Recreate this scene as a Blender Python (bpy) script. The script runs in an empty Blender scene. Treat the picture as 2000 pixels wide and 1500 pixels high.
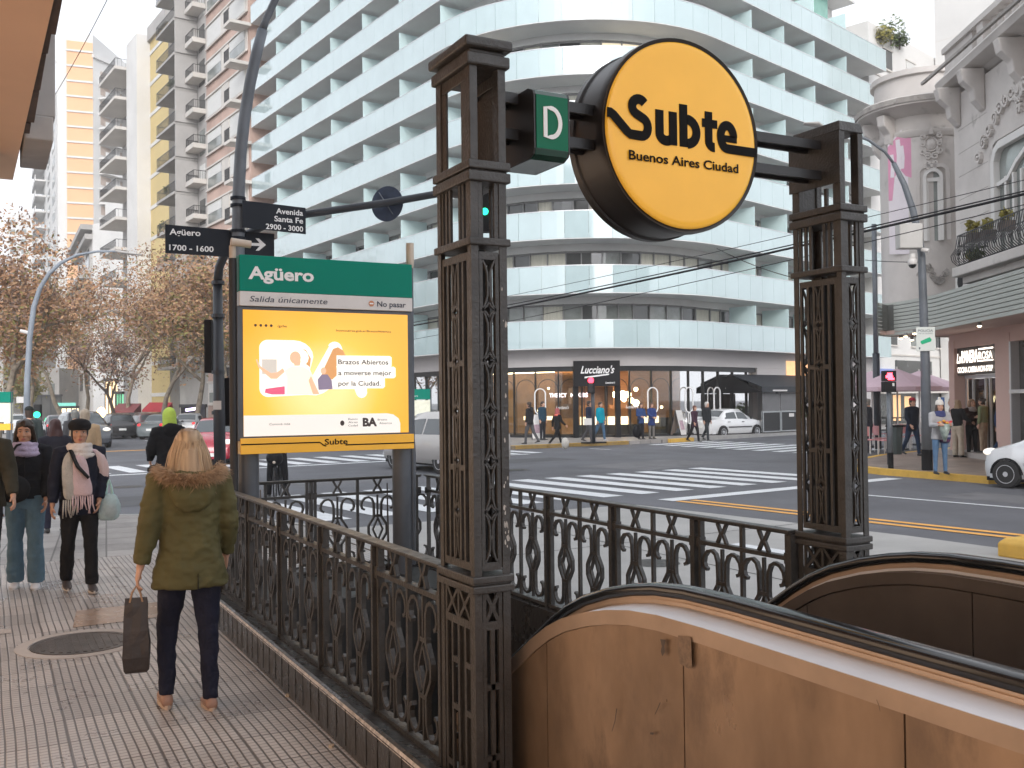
import bpy, math, random
import numpy as np
from mathutils import Vector, Matrix, noise as mnoise
SC = bpy.context.scene
COL = SC.collection
rnd = random.Random(7)
rad = math.radians
# ------------------------------------------------------------------ camera
F, YAW, PIT, ROL, EYE = 1915.5, rad(28.234), rad(.9833), rad(-.650), 1.8
cy, sy = math.cos(YAW), math.sin(YAW)
_f0, _r0, _u0 = np.array([sy, cy, 0]), np.array([cy, -sy, 0]), np.array([0, 0, 1.])
FW = _f0*math.cos(PIT) + _u0*math.sin(PIT)
_u = _u0*math.cos(PIT) - _f0*math.sin(PIT)
RT = _r0*math.cos(ROL) + _u*math.sin(ROL)
UP = _u*math.cos(ROL) - _r0*math.sin(ROL)
cd = bpy.data.cameras.new('camera')
cam = bpy.data.objects.new('camera', cd); COL.objects.link(cam)
cam.matrix_world = Matrix(((RT[0], UP[0], -FW[0], 0), (RT[1], UP[1], -FW[1], 0), (RT[2], UP[2], -FW[2], EYE), (0, 0, 0, 1)))
cd.sensor_width = 36; cd.lens = F/2000*36; cd.clip_end = 1500; cd.clip_start = .05
cd.dof.use_dof = True; cd.dof.focus_distance = 4.9; cd.dof.aperture_fstop = 16.0
SC.camera = cam
# ------------------------------------------------------------------ sky, sun, exposure
W = bpy.data.worlds.new('World'); SC.world = W; W.use_nodes = True
nt = W.node_tree; bg = nt.nodes['Background']
sky = nt.nodes.new('ShaderNodeTexSky'); sky.sky_type = 'NISHITA'; sky.sun_disc = False
SUN_EL, SUN_AZ = rad(24), rad(205)       # low afternoon sun behind the camera, veiled by thin cloud
sky.sun_elevation = SUN_EL; sky.sun_rotation = SUN_AZ
sky.air_density = 1.0; sky.dust_density = 6.0; sky.ozone_density = 1.0
# thin high cloud: most of the blue is bleached out of the sky
bw = nt.nodes.new('ShaderNodeRGBToBW'); nt.links.new(sky.outputs[0], bw.inputs[0])
mxs = nt.nodes.new('ShaderNodeMix'); mxs.data_type = 'RGBA'; mxs.inputs[0].default_value = .85
nt.links.new(sky.outputs[0], mxs.inputs[6]); nt.links.new(bw.outputs[0], mxs.inputs[7])
mul = nt.nodes.new('ShaderNodeVectorMath'); mul.operation = 'MULTIPLY'; mul.inputs[1].default_value = (.985, 1.015, 1.08)
veil = nt.nodes.new('ShaderNodeMix'); veil.data_type = 'RGBA'; veil.inputs[0].default_value = .68; veil.inputs[7].default_value = (5.6, 5.6, 5.6, 1)
nt.links.new(mxs.outputs[2], veil.inputs[6]); nt.links.new(veil.outputs[2], mul.inputs[0]); nt.links.new(mul.outputs[0], bg.inputs[0]); bg.inputs[1].default_value = .15
sd = bpy.data.lights.new('sun', 'SUN'); sd.energy = .5; sd.angle = rad(22); sd.color = (1, .9, .78)
so = bpy.data.objects.new('sun', sd); COL.objects.link(so)
_d = Vector((math.sin(SUN_AZ)*math.cos(SUN_EL), math.cos(SUN_AZ)*math.cos(SUN_EL), math.sin(SUN_EL)))
so.rotation_euler = _d.to_track_quat('Z', 'Y').to_euler()
SC.view_settings.view_transform = 'Standard'; SC.view_settings.look = 'None'
SC.view_settings.exposure = 1.08; SC.view_settings.gamma = 1
SC.cycles.use_denoising = True
SC.cycles.max_bounces = 6; SC.cycles.transparent_max_bounces = 12
SC.cycles.sample_clamp_indirect = 6

# ------------------------------------------------------------------ photo measurements -> world points
def ray(x, y): return RT*(x-1000)/F + UP*(750-y)/F + FW
def G(x, y, z=0.): r = ray(x, y); t = (z-EYE)/r[2]; return (r[0]*t, r[1]*t, z)
def atd(x, y, d): r = ray(x, y)*d; return (r[0], r[1], r[2]+EYE)
def onplane(x, y, P, D):
    r = ray(x, y); n = (D[1], -D[0]); t = (n[0]*P[0]+n[1]*P[1])/(n[0]*r[0]+n[1]*r[1]); return (r[0]*t, r[1]*t, r[2]*t+EYE)

# ------------------------------------------------------------------ mesh kit
class MB:
    def __init__(s): s.v = []; s.f = []; s.m = []; s.T = None; s.mi = 0
    def add(s, vs, fs, mi=None):
        b = len(s.v)
        if s.T is not None: vs = [s.T @ Vector(p) for p in vs]
        s.v.extend([tuple(p) for p in vs])
        for f in fs: s.f.append([b+i for i in f]); s.m.append(s.mi if mi is None else mi)
        return s
    def box(s, a, b, mi=None):
        x0, y0, z0 = a; x1, y1, z1 = b
        return s.add([(x0,y0,z0),(x1,y0,z0),(x1,y1,z0),(x0,y1,z0),(x0,y0,z1),(x1,y0,z1),(x1,y1,z1),(x0,y1,z1)],
                     [(0,3,2,1),(4,5,6,7),(0,1,5,4),(1,2,6,5),(2,3,7,6),(3,0,4,7)], mi)
    def poly(s, pts, mi=None): return s.add(pts, [tuple(range(len(pts)))], mi)
    def prism(s, pts, vec, mi=None):
        n = len(pts); v = Vector(vec)
        return s.add([Vector(p) for p in pts]+[Vector(p)+v for p in pts],
                     [tuple(range(n-1, -1, -1)), tuple(range(n, 2*n))]+[(i, (i+1) % n, n+(i+1) % n, n+i) for i in range(n)], mi)
    def loft(s, rings, cap=True, mi=None, closed=True):
        n = len(rings[0]); vs = [p for r in rings for p in r]; fs = []
        for i in range(len(rings)-1):
            for j in range(n if closed else n-1):
                k = (j+1) % n; fs.append((i*n+j, i*n+k, (i+1)*n+k, (i+1)*n+j))
        if cap: fs.append(tuple(range(n-1, -1, -1))); o = (len(rings)-1)*n; fs.append(tuple(range(o, o+n)))
        return s.add(vs, fs, mi)
    def tube(s, path, r, seg=8, mi=None, cap=True, flat=None):
        P = [Vector(p) for p in path]; n = len(P)
        R = list(r) if hasattr(r, '__len__') else [r]*n
        rings = []; pu = None
        for i in range(n):
            t = (P[min(i+1, n-1)]-P[max(i-1, 0)]).normalized()
            if pu is None: pu = t.orthogonal().normalized() if flat is None else (Vector(flat)-t*t.dot(Vector(flat))).normalized()
            else: pu = (pu-t*t.dot(pu)).normalized()
            w = t.cross(pu)
            ru, rw = R[i] if hasattr(R[i], '__len__') else (R[i], R[i])
            rings.append([P[i]+pu*(ru*math.cos(2*math.pi*k/seg))+w*(rw*math.sin(2*math.pi*k/seg)) for k in range(seg)])
        return s.loft(rings, cap, mi)
    def ell(s, c, r, seg=12, rings=8, M=None, mi=None):
        c = Vector(c); vs = []; fs = []
        for i in range(rings+1):
            a = math.pi*i/rings
            for j in range(seg):
                b = 2*math.pi*j/seg
                p = Vector((r[0]*math.sin(a)*math.cos(b), r[1]*math.sin(a)*math.sin(b), r[2]*math.cos(a)))
                vs.append(c+(M @ p if M else p))
        for i in range(rings):
            for j in range(seg):
                k = (j+1) % seg; fs.append((i*seg+j, (i+1)*seg+j, (i+1)*seg+k, i*seg+k))
        return s.add(vs, fs, mi)
    def lathe(s, prof, c=(0, 0, 0), seg=16, mi=None):
        rings = [[(c[0]+r*math.cos(2*math.pi*k/seg), c[1]+r*math.sin(2*math.pi*k/seg), c[2]+z) for k in range(seg)] for r, z in prof]
        return s.loft(rings, True, mi)
    def ribbon(s, pts, w, d, fr, mi=None, closed=False):
        """flat bar of width w and depth d along a 2-D polyline; fr maps (u,v,depth) to 3-D"""
        P = [Vector((p[0], p[1])) for p in pts]; n = len(P); L = []; Rr = []
        for i in range(n):
            a = P[i-1] if (i > 0 or closed) else P[i]; b = P[(i+1) % n] if (i < n-1 or closed) else P[i]
            t = (b-a).normalized(); q = Vector((-t.y, t.x))*(w/2); L.append(P[i]+q); Rr.append(P[i]-q)
        rings = [[fr(L[i].x, L[i].y, -d/2), fr(Rr[i].x, Rr[i].y, -d/2), fr(Rr[i].x, Rr[i].y, d/2), fr(L[i].x, L[i].y, d/2)] for i in range(n)]
        if closed: rings.append(rings[0])
        return s.loft(rings, not closed, mi)
    def mesh(s, name):
        me = bpy.data.meshes.new(name); me.from_pydata(s.v, [], s.f)
        me.polygons.foreach_set('material_index', s.m); me.update(); return me
    def build(s, name, mats, parent=None, smooth=False, world=False, bevel=0, remesh=0, soft=0, sub=0, angle=None):
        """link everything collected as ONE mesh object; world=True: vertices are world coordinates"""
        if world and parent is not None:
            inv = parent.matrix_basis.inverted() if parent.parent is None else (parent.parent.matrix_basis @ parent.matrix_basis).inverted()
            s.v = [tuple(inv @ Vector(p)) for p in s.v]
        me = s.mesh(name)
        for m in (mats if isinstance(mats, (list, tuple)) else [mats]): me.materials.append(m)
        o = bpy.data.objects.new(name, me); COL.objects.link(o)
        if bevel or remesh or soft or sub:
            if remesh: q = o.modifiers.new('r', 'REMESH'); q.mode = 'VOXEL'; q.voxel_size = remesh; q.use_smooth_shade = True
            if soft: q = o.modifiers.new('s', 'SMOOTH'); q.iterations = soft; q.factor = .5
            if bevel: q = o.modifiers.new('b', 'BEVEL'); q.width = bevel; q.segments = 2; q.limit_method = 'ANGLE'; q.angle_limit = rad(35)
            if sub: q = o.modifiers.new('u', 'SUBSURF'); q.levels = sub
            dg = bpy.context.evaluated_depsgraph_get(); me2 = bpy.data.meshes.new_from_object(o.evaluated_get(dg))
            o.modifiers.clear(); o.data = me2; bpy.data.meshes.remove(me); me = me2; me.name = name
            if not len(me.materials):
                for m in (mats if isinstance(mats, (list, tuple)) else [mats]): me.materials.append(m)
        if smooth or remesh or sub: me.polygons.foreach_set('use_smooth', [True]*len(me.polygons))
        if angle: me.set_sharp_from_angle(angle=rad(angle))
        if parent is not None: o.parent = parent
        return o
def thing(name, label, cat, loc=(0, 0, 0), rz=0, group=None):
    o = bpy.data.objects.new(name, None); COL.objects.link(o); o.location = loc; o.rotation_euler = (0, 0, rz)
    o.matrix_basis = Matrix.Translation(loc) @ Matrix.Rotation(rz, 4, 'Z'); o.empty_display_size = .2
    return tag(o, label, cat, group)
def tag(o, label, cat, group=None):
    o['label'] = label; o['category'] = cat
    if group: o['group'] = group
    return o
def struct(o): o['kind'] = 'structure'; return o
def kids(o): return [c for c in bpy.data.objects if c.parent is o]
def copy_tree(o, loc=None, rz=None, label=None, parent=None):
    ch = kids(o); c = o.copy(); COL.objects.link(c)
    if parent is not None: c.parent = parent
    if loc is not None: c.matrix_basis = Matrix.Translation(loc) @ Matrix.Rotation(rz or 0, 4, 'Z')
    if label: c['label'] = label
    for k in ch: copy_tree(k, parent=c)
    return c
def frame(P, D, z=0.):
    """local u along D, v up, w outward (to the right-hand side when looking along D is +w)"""
    D = Vector((D[0], D[1], 0)).normalized(); N = Vector((D.y, -D.x, 0))
    return Matrix(((D.x, 0, N.x, P[0]), (D.y, 0, N.y, P[1]), (0, 1, 0, z), (0, 0, 0, 1)))
def fbox(mb, T, u0, u1, v0, v1, w0, w1, mi=None):
    old = mb.T; mb.T = T; mb.box((u0, v0, w0), (u1, v1, w1), mi); mb.T = old
_dg = None
def text_mb(mb, txt, T, x, y, h=None, width=None, bold=0., thick=.003, shear=0., align='L', mi=None, hs=1., mirror=False):
    """lettering laid into frame T (u right, v up, w towards the reader); x,y = left baseline; h = cap height"""
    c = bpy.data.curves.new('t', 'FONT'); c.body = txt; c.size = 1; c.shear = shear; c.offset = bold; c.extrude = 0; c.resolution_u = 3
    o = bpy.data.objects.new('t', c); COL.objects.link(o)
    me = bpy.data.meshes.new_from_object(o.evaluated_get(bpy.context.evaluated_depsgraph_get()))
    bpy.data.objects.remove(o); bpy.data.curves.remove(c)
    vs = np.array([v.co[:] for v in me.vertices]); fs = [tuple(p.vertices) for p in me.polygons]; bpy.data.meshes.remove(me)
    if len(vs) == 0: return
    sc = (h/.73) if h else 1.
    wd = (vs[:, 0].max()-vs[:, 0].min())*sc
    kx = sc*hs if not width else sc*width/wd
    if not h: kx = ky = width/(vs[:, 0].max()-vs[:, 0].min())
    else: ky = sc
    px = (vs[:, 0]-vs[:, 0].min())*kx; py = vs[:, 1]*ky
    if align == 'R': px = px-px.max()
    if align == 'C': px = px-px.max()/2
    q = [(x+a, y+b, thick) for a, b in zip(px, py)]
    old = mb.T; mb.T = T; mb.add(q, fs, mi); mb.T = old
# ------------------------------------------------------------------ materials
def nd(t, kind, **kw):
    n = t.nodes.new(kind)
    for k, v in kw.items():
        if k in n.inputs: n.inputs[k].default_value = v
        else: setattr(n, k, v)
    return n
def mat(name, col, rough=.6, metal=0., var=.12, vs=2., bump=0., bs=30., spec=.5, coat=0., emis=None, est=0., stretch=None, dirt=None, dscale=1.5, dlo=.55, rvar=0., alpha=None):
    m = bpy.data.materials.new(name); m.use_nodes = True; t = m.node_tree; b = t.nodes['Principled BSDF']
    b.inputs['Roughness'].default_value = rough; b.inputs['Metallic'].default_value = metal
    b.inputs['Specular IOR Level'].default_value = spec; b.inputs['Coat Weight'].default_value = coat
    b.inputs['Base Color'].default_value = (*col, 1)
    if emis: b.inputs['Emission Color'].default_value = (*emis, 1); b.inputs['Emission Strength'].default_value = est
    L = t.links.new
    if var or bump or dirt or rvar:
        geo = nd(t, 'ShaderNodeNewGeometry'); src = geo.outputs['Position']
        if stretch:
            mp = nd(t, 'ShaderNodeMapping'); mp.inputs['Scale'].default_value = stretch; L(src, mp.inputs[0]); src = mp.outputs[0]
    last = None
    if var:
        n = nd(t, 'ShaderNodeTexNoise', Scale=vs, Detail=5., Roughness=.6); L(src, n.inputs['Vector'])
        mx = nd(t, 'ShaderNodeMix', data_type='RGBA'); mr = nd(t, 'ShaderNodeMapRange'); mr.inputs[1].default_value = .3; mr.inputs[2].default_value = .7
        L(n.outputs[0], mr.inputs[0]); L(mr.outputs[0], mx.inputs[0])
        mx.inputs[6].default_value = (*[max(0, c*(1-var)) for c in col], 1); mx.inputs[7].default_value = (*[min(1, c*(1+var)) for c in col], 1)
        last = mx.outputs[2]
    if dirt:
        n = nd(t, 'ShaderNodeTexNoise', Scale=dscale, Detail=8., Roughness=.7); L(src, n.inputs['Vector'])
        mr = nd(t, 'ShaderNodeMapRange'); mr.inputs[1].default_value = dlo; mr.inputs[2].default_value = dlo+.13; L(n.outputs[0], mr.inputs[0])
        mx = nd(t, 'ShaderNodeMix', data_type='RGBA'); L(mr.outputs[0], mx.inputs[0]); mx.inputs[7].default_value = (*dirt, 1)
        if last: L(last, mx.inputs[6])
        else: mx.inputs[6].default_value = (*col, 1)
        last = mx.outputs[2]
    if last: L(last, b.inputs['Base Color'])
    if rvar:
        n = nd(t, 'ShaderNodeTexNoise', Scale=vs*1.7, Detail=6.); L(src, n.inputs['Vector'])
        mr = nd(t, 'ShaderNodeMapRange'); mr.inputs[1].default_value = .3; mr.inputs[2].default_value = .7
        mr.inputs[3].default_value = max(.02, rough-rvar); mr.inputs[4].default_value = min(1, rough+rvar); L(n.outputs[0], mr.inputs[0]); L(mr.outputs[0], b.inputs['Roughness'])
    if bump:
        n = nd(t, 'ShaderNodeTexNoise', Scale=bs, Detail=4.); L(src, n.inputs['Vector'])
        bp = nd(t, 'ShaderNodeBump', Strength=bump, Distance=.02); L(n.outputs[0], bp.inputs['Height']); L(bp.outputs[0], b.inputs['Normal'])
    if alpha is not None: b.inputs['Alpha'].default_value = alpha
    return m
def thin_glass(name, tint=(.75, .85, .85), refl=.12, rough=.02):
    m = bpy.data.materials.new(name); m.use_nodes = True; t = m.node_tree; t.nodes.clear()
    o = nd(t, 'ShaderNodeOutputMaterial'); g = nd(t, 'ShaderNodeBsdfGlossy', Roughness=rough); tr = nd(t, 'ShaderNodeBsdfTransparent'); tr.inputs[0].default_value = (*tint, 1)
    fr = nd(t, 'ShaderNodeFresnel', IOR=1.5); ad = nd(t, 'ShaderNodeMath', operation='ADD'); ad.inputs[1].default_value = refl
    mx = nd(t, 'ShaderNodeMixShader'); L = t.links.new
    L(fr.outputs[0], ad.inputs[0]); L(ad.outputs[0], mx.inputs[0]); L(tr.outputs[0], mx.inputs[1]); L(g.outputs[0], mx.inputs[2]); L(mx.outputs[0], o.inputs[0])
    return m
def emat(name, col, st): return mat(name, tuple(c*.6 for c in col), .5, var=0, emis=col, est=st)
M = {}
def tiles_mat():
    m = bpy.data.materials.new('grooved_tiles'); m.use_nodes = True; t = m.node_tree; b = t.nodes['Principled BSDF']; L = t.links.new
    geo = nd(t, 'ShaderNodeNewGeometry'); sp = nd(t, 'ShaderNodeSeparateXYZ'); L(geo.outputs['Position'], sp.inputs[0])
    wob = nd(t, 'ShaderNodeTexNoise', Scale=.7, Detail=2.); L(geo.outputs['Position'], wob.inputs['Vector'])
    def mth(op, a, v=None, c=None):
        n = nd(t, 'ShaderNodeMath', operation=op)
        L(a, n.inputs[0])
        if v is not None:
            if isinstance(v, (int, float)): n.inputs[1].default_value = v
            else: L(v, n.inputs[1])
        return n.outputs[0]
    wx = mth('MULTIPLY', wob.outputs[0], .03)
    X = mth('ADD', sp.outputs[0], wx); Y = mth('ADD', sp.outputs[1], wx)
    def groove(src, period, width):
        f = mth('FRACT', mth('DIVIDE', src, period)); a = mth('ABSOLUTE', mth('SUBTRACT', f, .5))
        mr = nd(t, 'ShaderNodeMapRange', interpolation_type='SMOOTHSTEP'); mr.inputs[1].default_value = .5-width*1.5; mr.inputs[2].default_value = .5-width*.4; L(a, mr.inputs[0]); return mr.outputs[0]
    g1 = groove(X, .051, .10); g2 = groove(Y, .046, .085); g3 = groove(X, .408, .020); g4 = groove(Y, .414, .016)
    g2s = mth('MULTIPLY', g2, .85); g = mth('MAXIMUM', mth('MAXIMUM', g1, g2s), mth('MAXIMUM', g3, g4))
    # each tile has its own tone
    cx = mth('FLOOR', mth('DIVIDE', X, .408)); cyy = mth('FLOOR', mth('DIVIDE', Y, .414)); cmb = nd(t, 'ShaderNodeCombineXYZ'); L(cx, cmb.inputs[0]); L(cyy, cmb.inputs[1])
    wn = nd(t, 'ShaderNodeTexWhiteNoise'); L(cmb.outputs[0], wn.inputs['Vector'])
    n1 = nd(t, 'ShaderNodeTexNoise', Scale=1.6, Detail=7., Roughness=.65); L(geo.outputs['Position'], n1.inputs['Vector'])
    tone = mth('ADD', mth('MULTIPLY', wn.outputs[0], .35), mth('MULTIPLY', n1.outputs[0], .9))
    cr = nd(t, 'ShaderNodeValToRGB'); L(tone, cr.inputs[0]); e = cr.color_ramp.elements
    e[0].position = .3; e[0].color = (.27, .252, .245, 1); e[1].position = .95; e[1].color = (.54, .50, .475, 1)
    mx = nd(t, 'ShaderNodeMix', data_type='RGBA'); L(mth('MULTIPLY', g, .9), mx.inputs[0]); L(cr.outputs[0], mx.inputs[6]); mx.inputs[7].default_value = (.055, .042, .036, 1)
    n2 = nd(t, 'ShaderNodeTexNoise', Scale=45., Detail=3.); L(geo.outputs['Position'], n2.inputs['Vector'])
    mr = nd(t, 'ShaderNodeMapRange'); mr.inputs[1].default_value = .66; mr.inputs[2].default_value = .72; L(n2.outputs[0], mr.inputs[0])
    mx2 = nd(t, 'ShaderNodeMix', data_type='RGBA'); L(mth('MULTIPLY', mr.outputs[0], .5), mx2.inputs[0]); L(mx.outputs[2], mx2.inputs[6]); mx2.inputs[7].default_value = (.12, .09, .075, 1)
    L(mx2.outputs[2], b.inputs['Base Color'])
    rr = nd(t, 'ShaderNodeMapRange'); rr.inputs[1].default_value = .35; rr.inputs[2].default_value = .7; rr.inputs[3].default_value = .22; rr.inputs[4].default_value = .5; L(n1.outputs[0], rr.inputs[0]); L(rr.outputs[0], b.inputs['Roughness'])
    bp = nd(t, 'ShaderNodeBump', Strength=.6, Distance=.006); inv = mth('SUBTRACT', g, 1.); L(mth('MULTIPLY', inv, -1.), bp.inputs['Height']); L(bp.outputs[0], b.inputs['Normal'])
    return m
def hairmat(name, a, b_, rough=.38):
    m = bpy.data.materials.new(name); m.use_nodes = True; t = m.node_tree; b = t.nodes['Principled BSDF']; L = t.links.new
    at = nd(t, 'ShaderNodeAttribute', attribute_name='tone'); cr = nd(t, 'ShaderNodeValToRGB'); L(at.outputs['Fac'], cr.inputs[0])
    e = cr.color_ramp.elements; e[0].color = (*a, 1); e[1].color = (*b_, 1); L(cr.outputs[0], b.inputs['Base Color']); b.inputs['Roughness'].default_value = rough
    b.inputs['Specular IOR Level'].default_value = .35
    return m
def striped(name, cols, axis=0, period=.05, rough=.8, bump=.2):
    """woven bands along one object axis"""
    m = bpy.data.materials.new(name); m.use_nodes = True; t = m.node_tree; b = t.nodes['Principled BSDF']; L = t.links.new
    tc = nd(t, 'ShaderNodeTexCoord'); sp = nd(t, 'ShaderNodeSeparateXYZ'); L(tc.outputs['Object'], sp.inputs[0])
    d = nd(t, 'ShaderNodeMath', operation='DIVIDE'); d.inputs[1].default_value = period*len(cols); L(sp.outputs[axis], d.inputs[0])
    f = nd(t, 'ShaderNodeMath', operation='FRACT'); L(d.outputs[0], f.inputs[0]); cr = nd(t, 'ShaderNodeValToRGB'); cr.color_ramp.interpolation = 'CONSTANT'; L(f.outputs[0], cr.inputs[0])
    el = cr.color_ramp.elements; el[0].color = (*cols[0], 1); el[1].position = 1/len(cols); el[1].color = (*cols[1], 1)
    for i in range(2, len(cols)): q = el.new(i/len(cols)); q.color = (*cols[i], 1)
    L(cr.outputs[0], b.inputs['Base Color']); b.inputs['Roughness'].default_value = rough
    n = nd(t, 'ShaderNodeTexNoise', Scale=120.); L(tc.outputs['Object'], n.inputs['Vector']); bp = nd(t, 'ShaderNodeBump', Strength=bump, Distance=.01); L(n.outputs[0], bp.inputs['Height']); L(bp.outputs[0], b.inputs['Normal'])
    return m
M['tile'] = tiles_mat()
M['asphalt'] = mat('asphalt', (.102, .105, .118), .75, var=.24, vs=.3, bump=.35, bs=120, dirt=(.08, .08, .09), dscale=.5, dlo=.6, rvar=.1)
M['concrete'] = mat('concrete_road', (.34, .335, .325), .7, var=.14, vs=.8, bump=.15, bs=80, dirt=(.25, .245, .235), dscale=.6, dlo=.58, rvar=.1)
def slabs(name, col, w, h, rough, rot=0., mortar=.012, tone=.22):
    m = bpy.data.materials.new(name); m.use_nodes = True; t = m.node_tree; b = t.nodes['Principled BSDF']; L = t.links.new
    geo = nd(t, 'ShaderNodeNewGeometry'); mp = nd(t, 'ShaderNodeMapping'); mp.inputs['Rotation'].default_value = (0, 0, rot); L(geo.outputs['Position'], mp.inputs[0])
    bk = nd(t, 'ShaderNodeTexBrick', Scale=1., **{'Brick Width': w, 'Row Height': h, 'Mortar Size': mortar, 'Mortar Smooth': .3, 'Bias': 0.}); bk.offset = 0.; L(mp.outputs[0], bk.inputs['Vector'])
    bk.inputs['Color1'].default_value = (*[c*(1-tone) for c in col], 1); bk.inputs['Color2'].default_value = (*[c*(1+tone*.6) for c in col], 1); bk.inputs['Mortar'].default_value = (*[c*.35 for c in col], 1)
    n = nd(t, 'ShaderNodeTexNoise', Scale=.9, Detail=8., Roughness=.7); L(geo.outputs['Position'], n.inputs['Vector']); mr = nd(t, 'ShaderNodeMapRange'); mr.inputs[1].default_value = .35; mr.inputs[2].default_value = .7; mr.inputs[3].default_value = .6; mr.inputs[4].default_value = 1.15; L(n.outputs[0], mr.inputs[0])
    mx = nd(t, 'ShaderNodeMix', data_type='RGBA', blend_type='MULTIPLY'); mx.inputs[0].default_value = 1; L(bk.outputs[0], mx.inputs[6]); L(mr.outputs[0], mx.inputs[7]); L(mx.outputs[2], b.inputs['Base Color']); b.inputs['Roughness'].default_value = rough
    bp = nd(t, 'ShaderNodeBump', Strength=.3, Distance=.005); L(bk.outputs['Fac'], bp.inputs['Height']); bp.invert = True; L(bp.outputs[0], b.inputs['Normal']); return m
M['pave'] = slabs('pavement', (.34, .32, .305), .6, .6, .55, .1)
M['pave_warm'] = slabs('pavement_warm', (.31, .245, .205), .4, .4, .42, .2)
M['kerb'] = mat('kerb_stone', (.30, .295, .285), .7, var=.15)
M['kerb_y'] = mat('kerb_yellow', (.62, .38, .07), .6, var=.12, vs=6, dirt=(.2, .17, .12), dscale=6, dlo=.62)
M['white_line'] = mat('road_white', (.62, .64, .66), .65, var=.1, vs=5, dirt=(.2, .2, .21), dscale=7, dlo=.63)
M['yellow_line'] = mat('road_yellow', (.72, .36, .08), .65, var=.1, vs=5, dirt=(.25, .16, .08), dscale=7, dlo=.62)
M['iron'] = mat('painted_iron', (.042, .040, .038), .42, var=.25, vs=9, bump=.25, bs=70, spec=.5, dirt=(.058, .055, .052), dscale=18, dlo=.66, rvar=.1)
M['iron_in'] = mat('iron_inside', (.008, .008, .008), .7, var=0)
M['iron_chip'] = mat('chipped_paint', (.42, .39, .36), .7, var=.2, vs=40)
M['wallbase'] = mat('dark_glazed_wall', (.038, .038, .039), .3, var=.2, vs=4, bump=.2, bs=25, rvar=.12)
M['pit'] = mat('dark_tiles', (.018, .018, .018), .45, var=.2, vs=3)
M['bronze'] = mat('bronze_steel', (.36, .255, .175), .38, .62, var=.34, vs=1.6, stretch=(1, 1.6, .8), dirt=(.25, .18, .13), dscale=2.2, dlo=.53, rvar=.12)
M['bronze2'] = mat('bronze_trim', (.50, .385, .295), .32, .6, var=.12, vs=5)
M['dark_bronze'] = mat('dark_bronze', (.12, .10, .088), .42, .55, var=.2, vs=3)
M['steel'] = mat('brushed_steel', (.66, .67, .69), .38, .55, var=.06, vs=12, stretch=(6, .3, 6))
M['deck'] = mat('satin_deck', (.74, .76, .80), .38, .25, var=.04, vs=6)
M['rubber'] = mat('handrail_rubber', (.010, .012, .015), .16, var=.15, vs=8, spec=.6)
M['yellow_sign'] = mat('yellow_acrylic', (.86, .46, .05), .2, var=.05, vs=3, spec=.4, emis=(.9, .45, .04), est=.06)
M['black'] = mat('black_paint', (.010, .010, .012), .6, var=.15, spec=.2)
M['letter_black'] = mat('black_lettering', (.008, .008, .008), .7, var=0, spec=.08)
M['casing'] = mat('black_casing', (.016, .015, .016), .38, var=.25, vs=4)
M['green_sign'] = mat('green_enamel', (.0, .20, .14), .5, var=.04, spec=.12)
M['green_d'] = mat('green_enamel_dark', (.0, .13, .065), .3, var=.05, spec=.2)
M['white_letter'] = mat('white_lettering', (.78, .78, .78), .5, var=0)
M['white_sign'] = mat('white_enamel', (.62, .60, .58), .4, var=.05, vs=8)
M['grey_blue'] = mat('grey_blue_paint', (.075, .085, .10), .4, var=.2, vs=3)
M['pole'] = mat('pole_grey', (.12, .135, .155), .45, var=.2, vs=2)
M['pole_dark'] = mat('pole_dark', (.03, .036, .046), .4, var=.2, vs=2)
M['sign_dark'] = mat('street_sign_dark', (.010, .014, .022), .55, var=.08, spec=.2)
M['sign_back'] = mat('sign_back_blue', (.028, .045, .085), .42, var=.25, vs=9)
M['lamp_cap'] = mat('cream_cap', (.5, .42, .34), .5, var=.1)
M['glass_dark'] = mat('dark_glass', (.012, .014, .016), .06, var=0, spec=.8)
M['car_glass'] = mat('car_glass', (.035, .045, .05), .05, var=0, spec=.9)
M['tyre'] = mat('tyre', (.018, .018, .019), .8, var=.1)
M['rim'] = mat('wheel_rim', (.55, .56, .58), .35, .6, var=.05)
M['chrome'] = mat('chrome', (.7, .7, .7), .15, 1., var=0)
M['plate'] = mat('number_plate', (.75, .75, .72), .5, var=0)
M['plastic_dark'] = mat('dark_plastic', (.02, .02, .022), .6, var=.1)
M['skin'] = mat('skin', (.52, .30, .21), .5, var=.08, vs=20, bump=.05, bs=150)
M['skin2'] = mat('skin_olive', (.43, .235, .155), .5, var=.08, vs=20, bump=.05, bs=150)
M['lips'] = mat('lips', (.36, .12, .10), .45, var=0)
M['eye'] = mat('eye_dark', (.02, .012, .01), .2, var=0)
M['eyewhite'] = mat('eye_white', (.6, .57, .54), .3, var=0)
def cloth(name, col, bump=.35, bs=14, rough=.85, var=.15, vs=8): return mat(name, col, rough, var=var, vs=vs, bump=bump, bs=bs, spec=.25)
# ------------------------------------------------------------------ ground
AV = Vector((-.113, .9936)); CR = Vector((.962, .2725)); ZR = -.15
def sheet(name, pts, z, m, h=0.):
    mb = MB()
    if h: mb.prism([(p[0], p[1], z-h) for p in pts], (0, 0, h))
    else: mb.poly([(p[0], p[1], z) for p in pts])
    return struct(mb.build(name, m))
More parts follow.
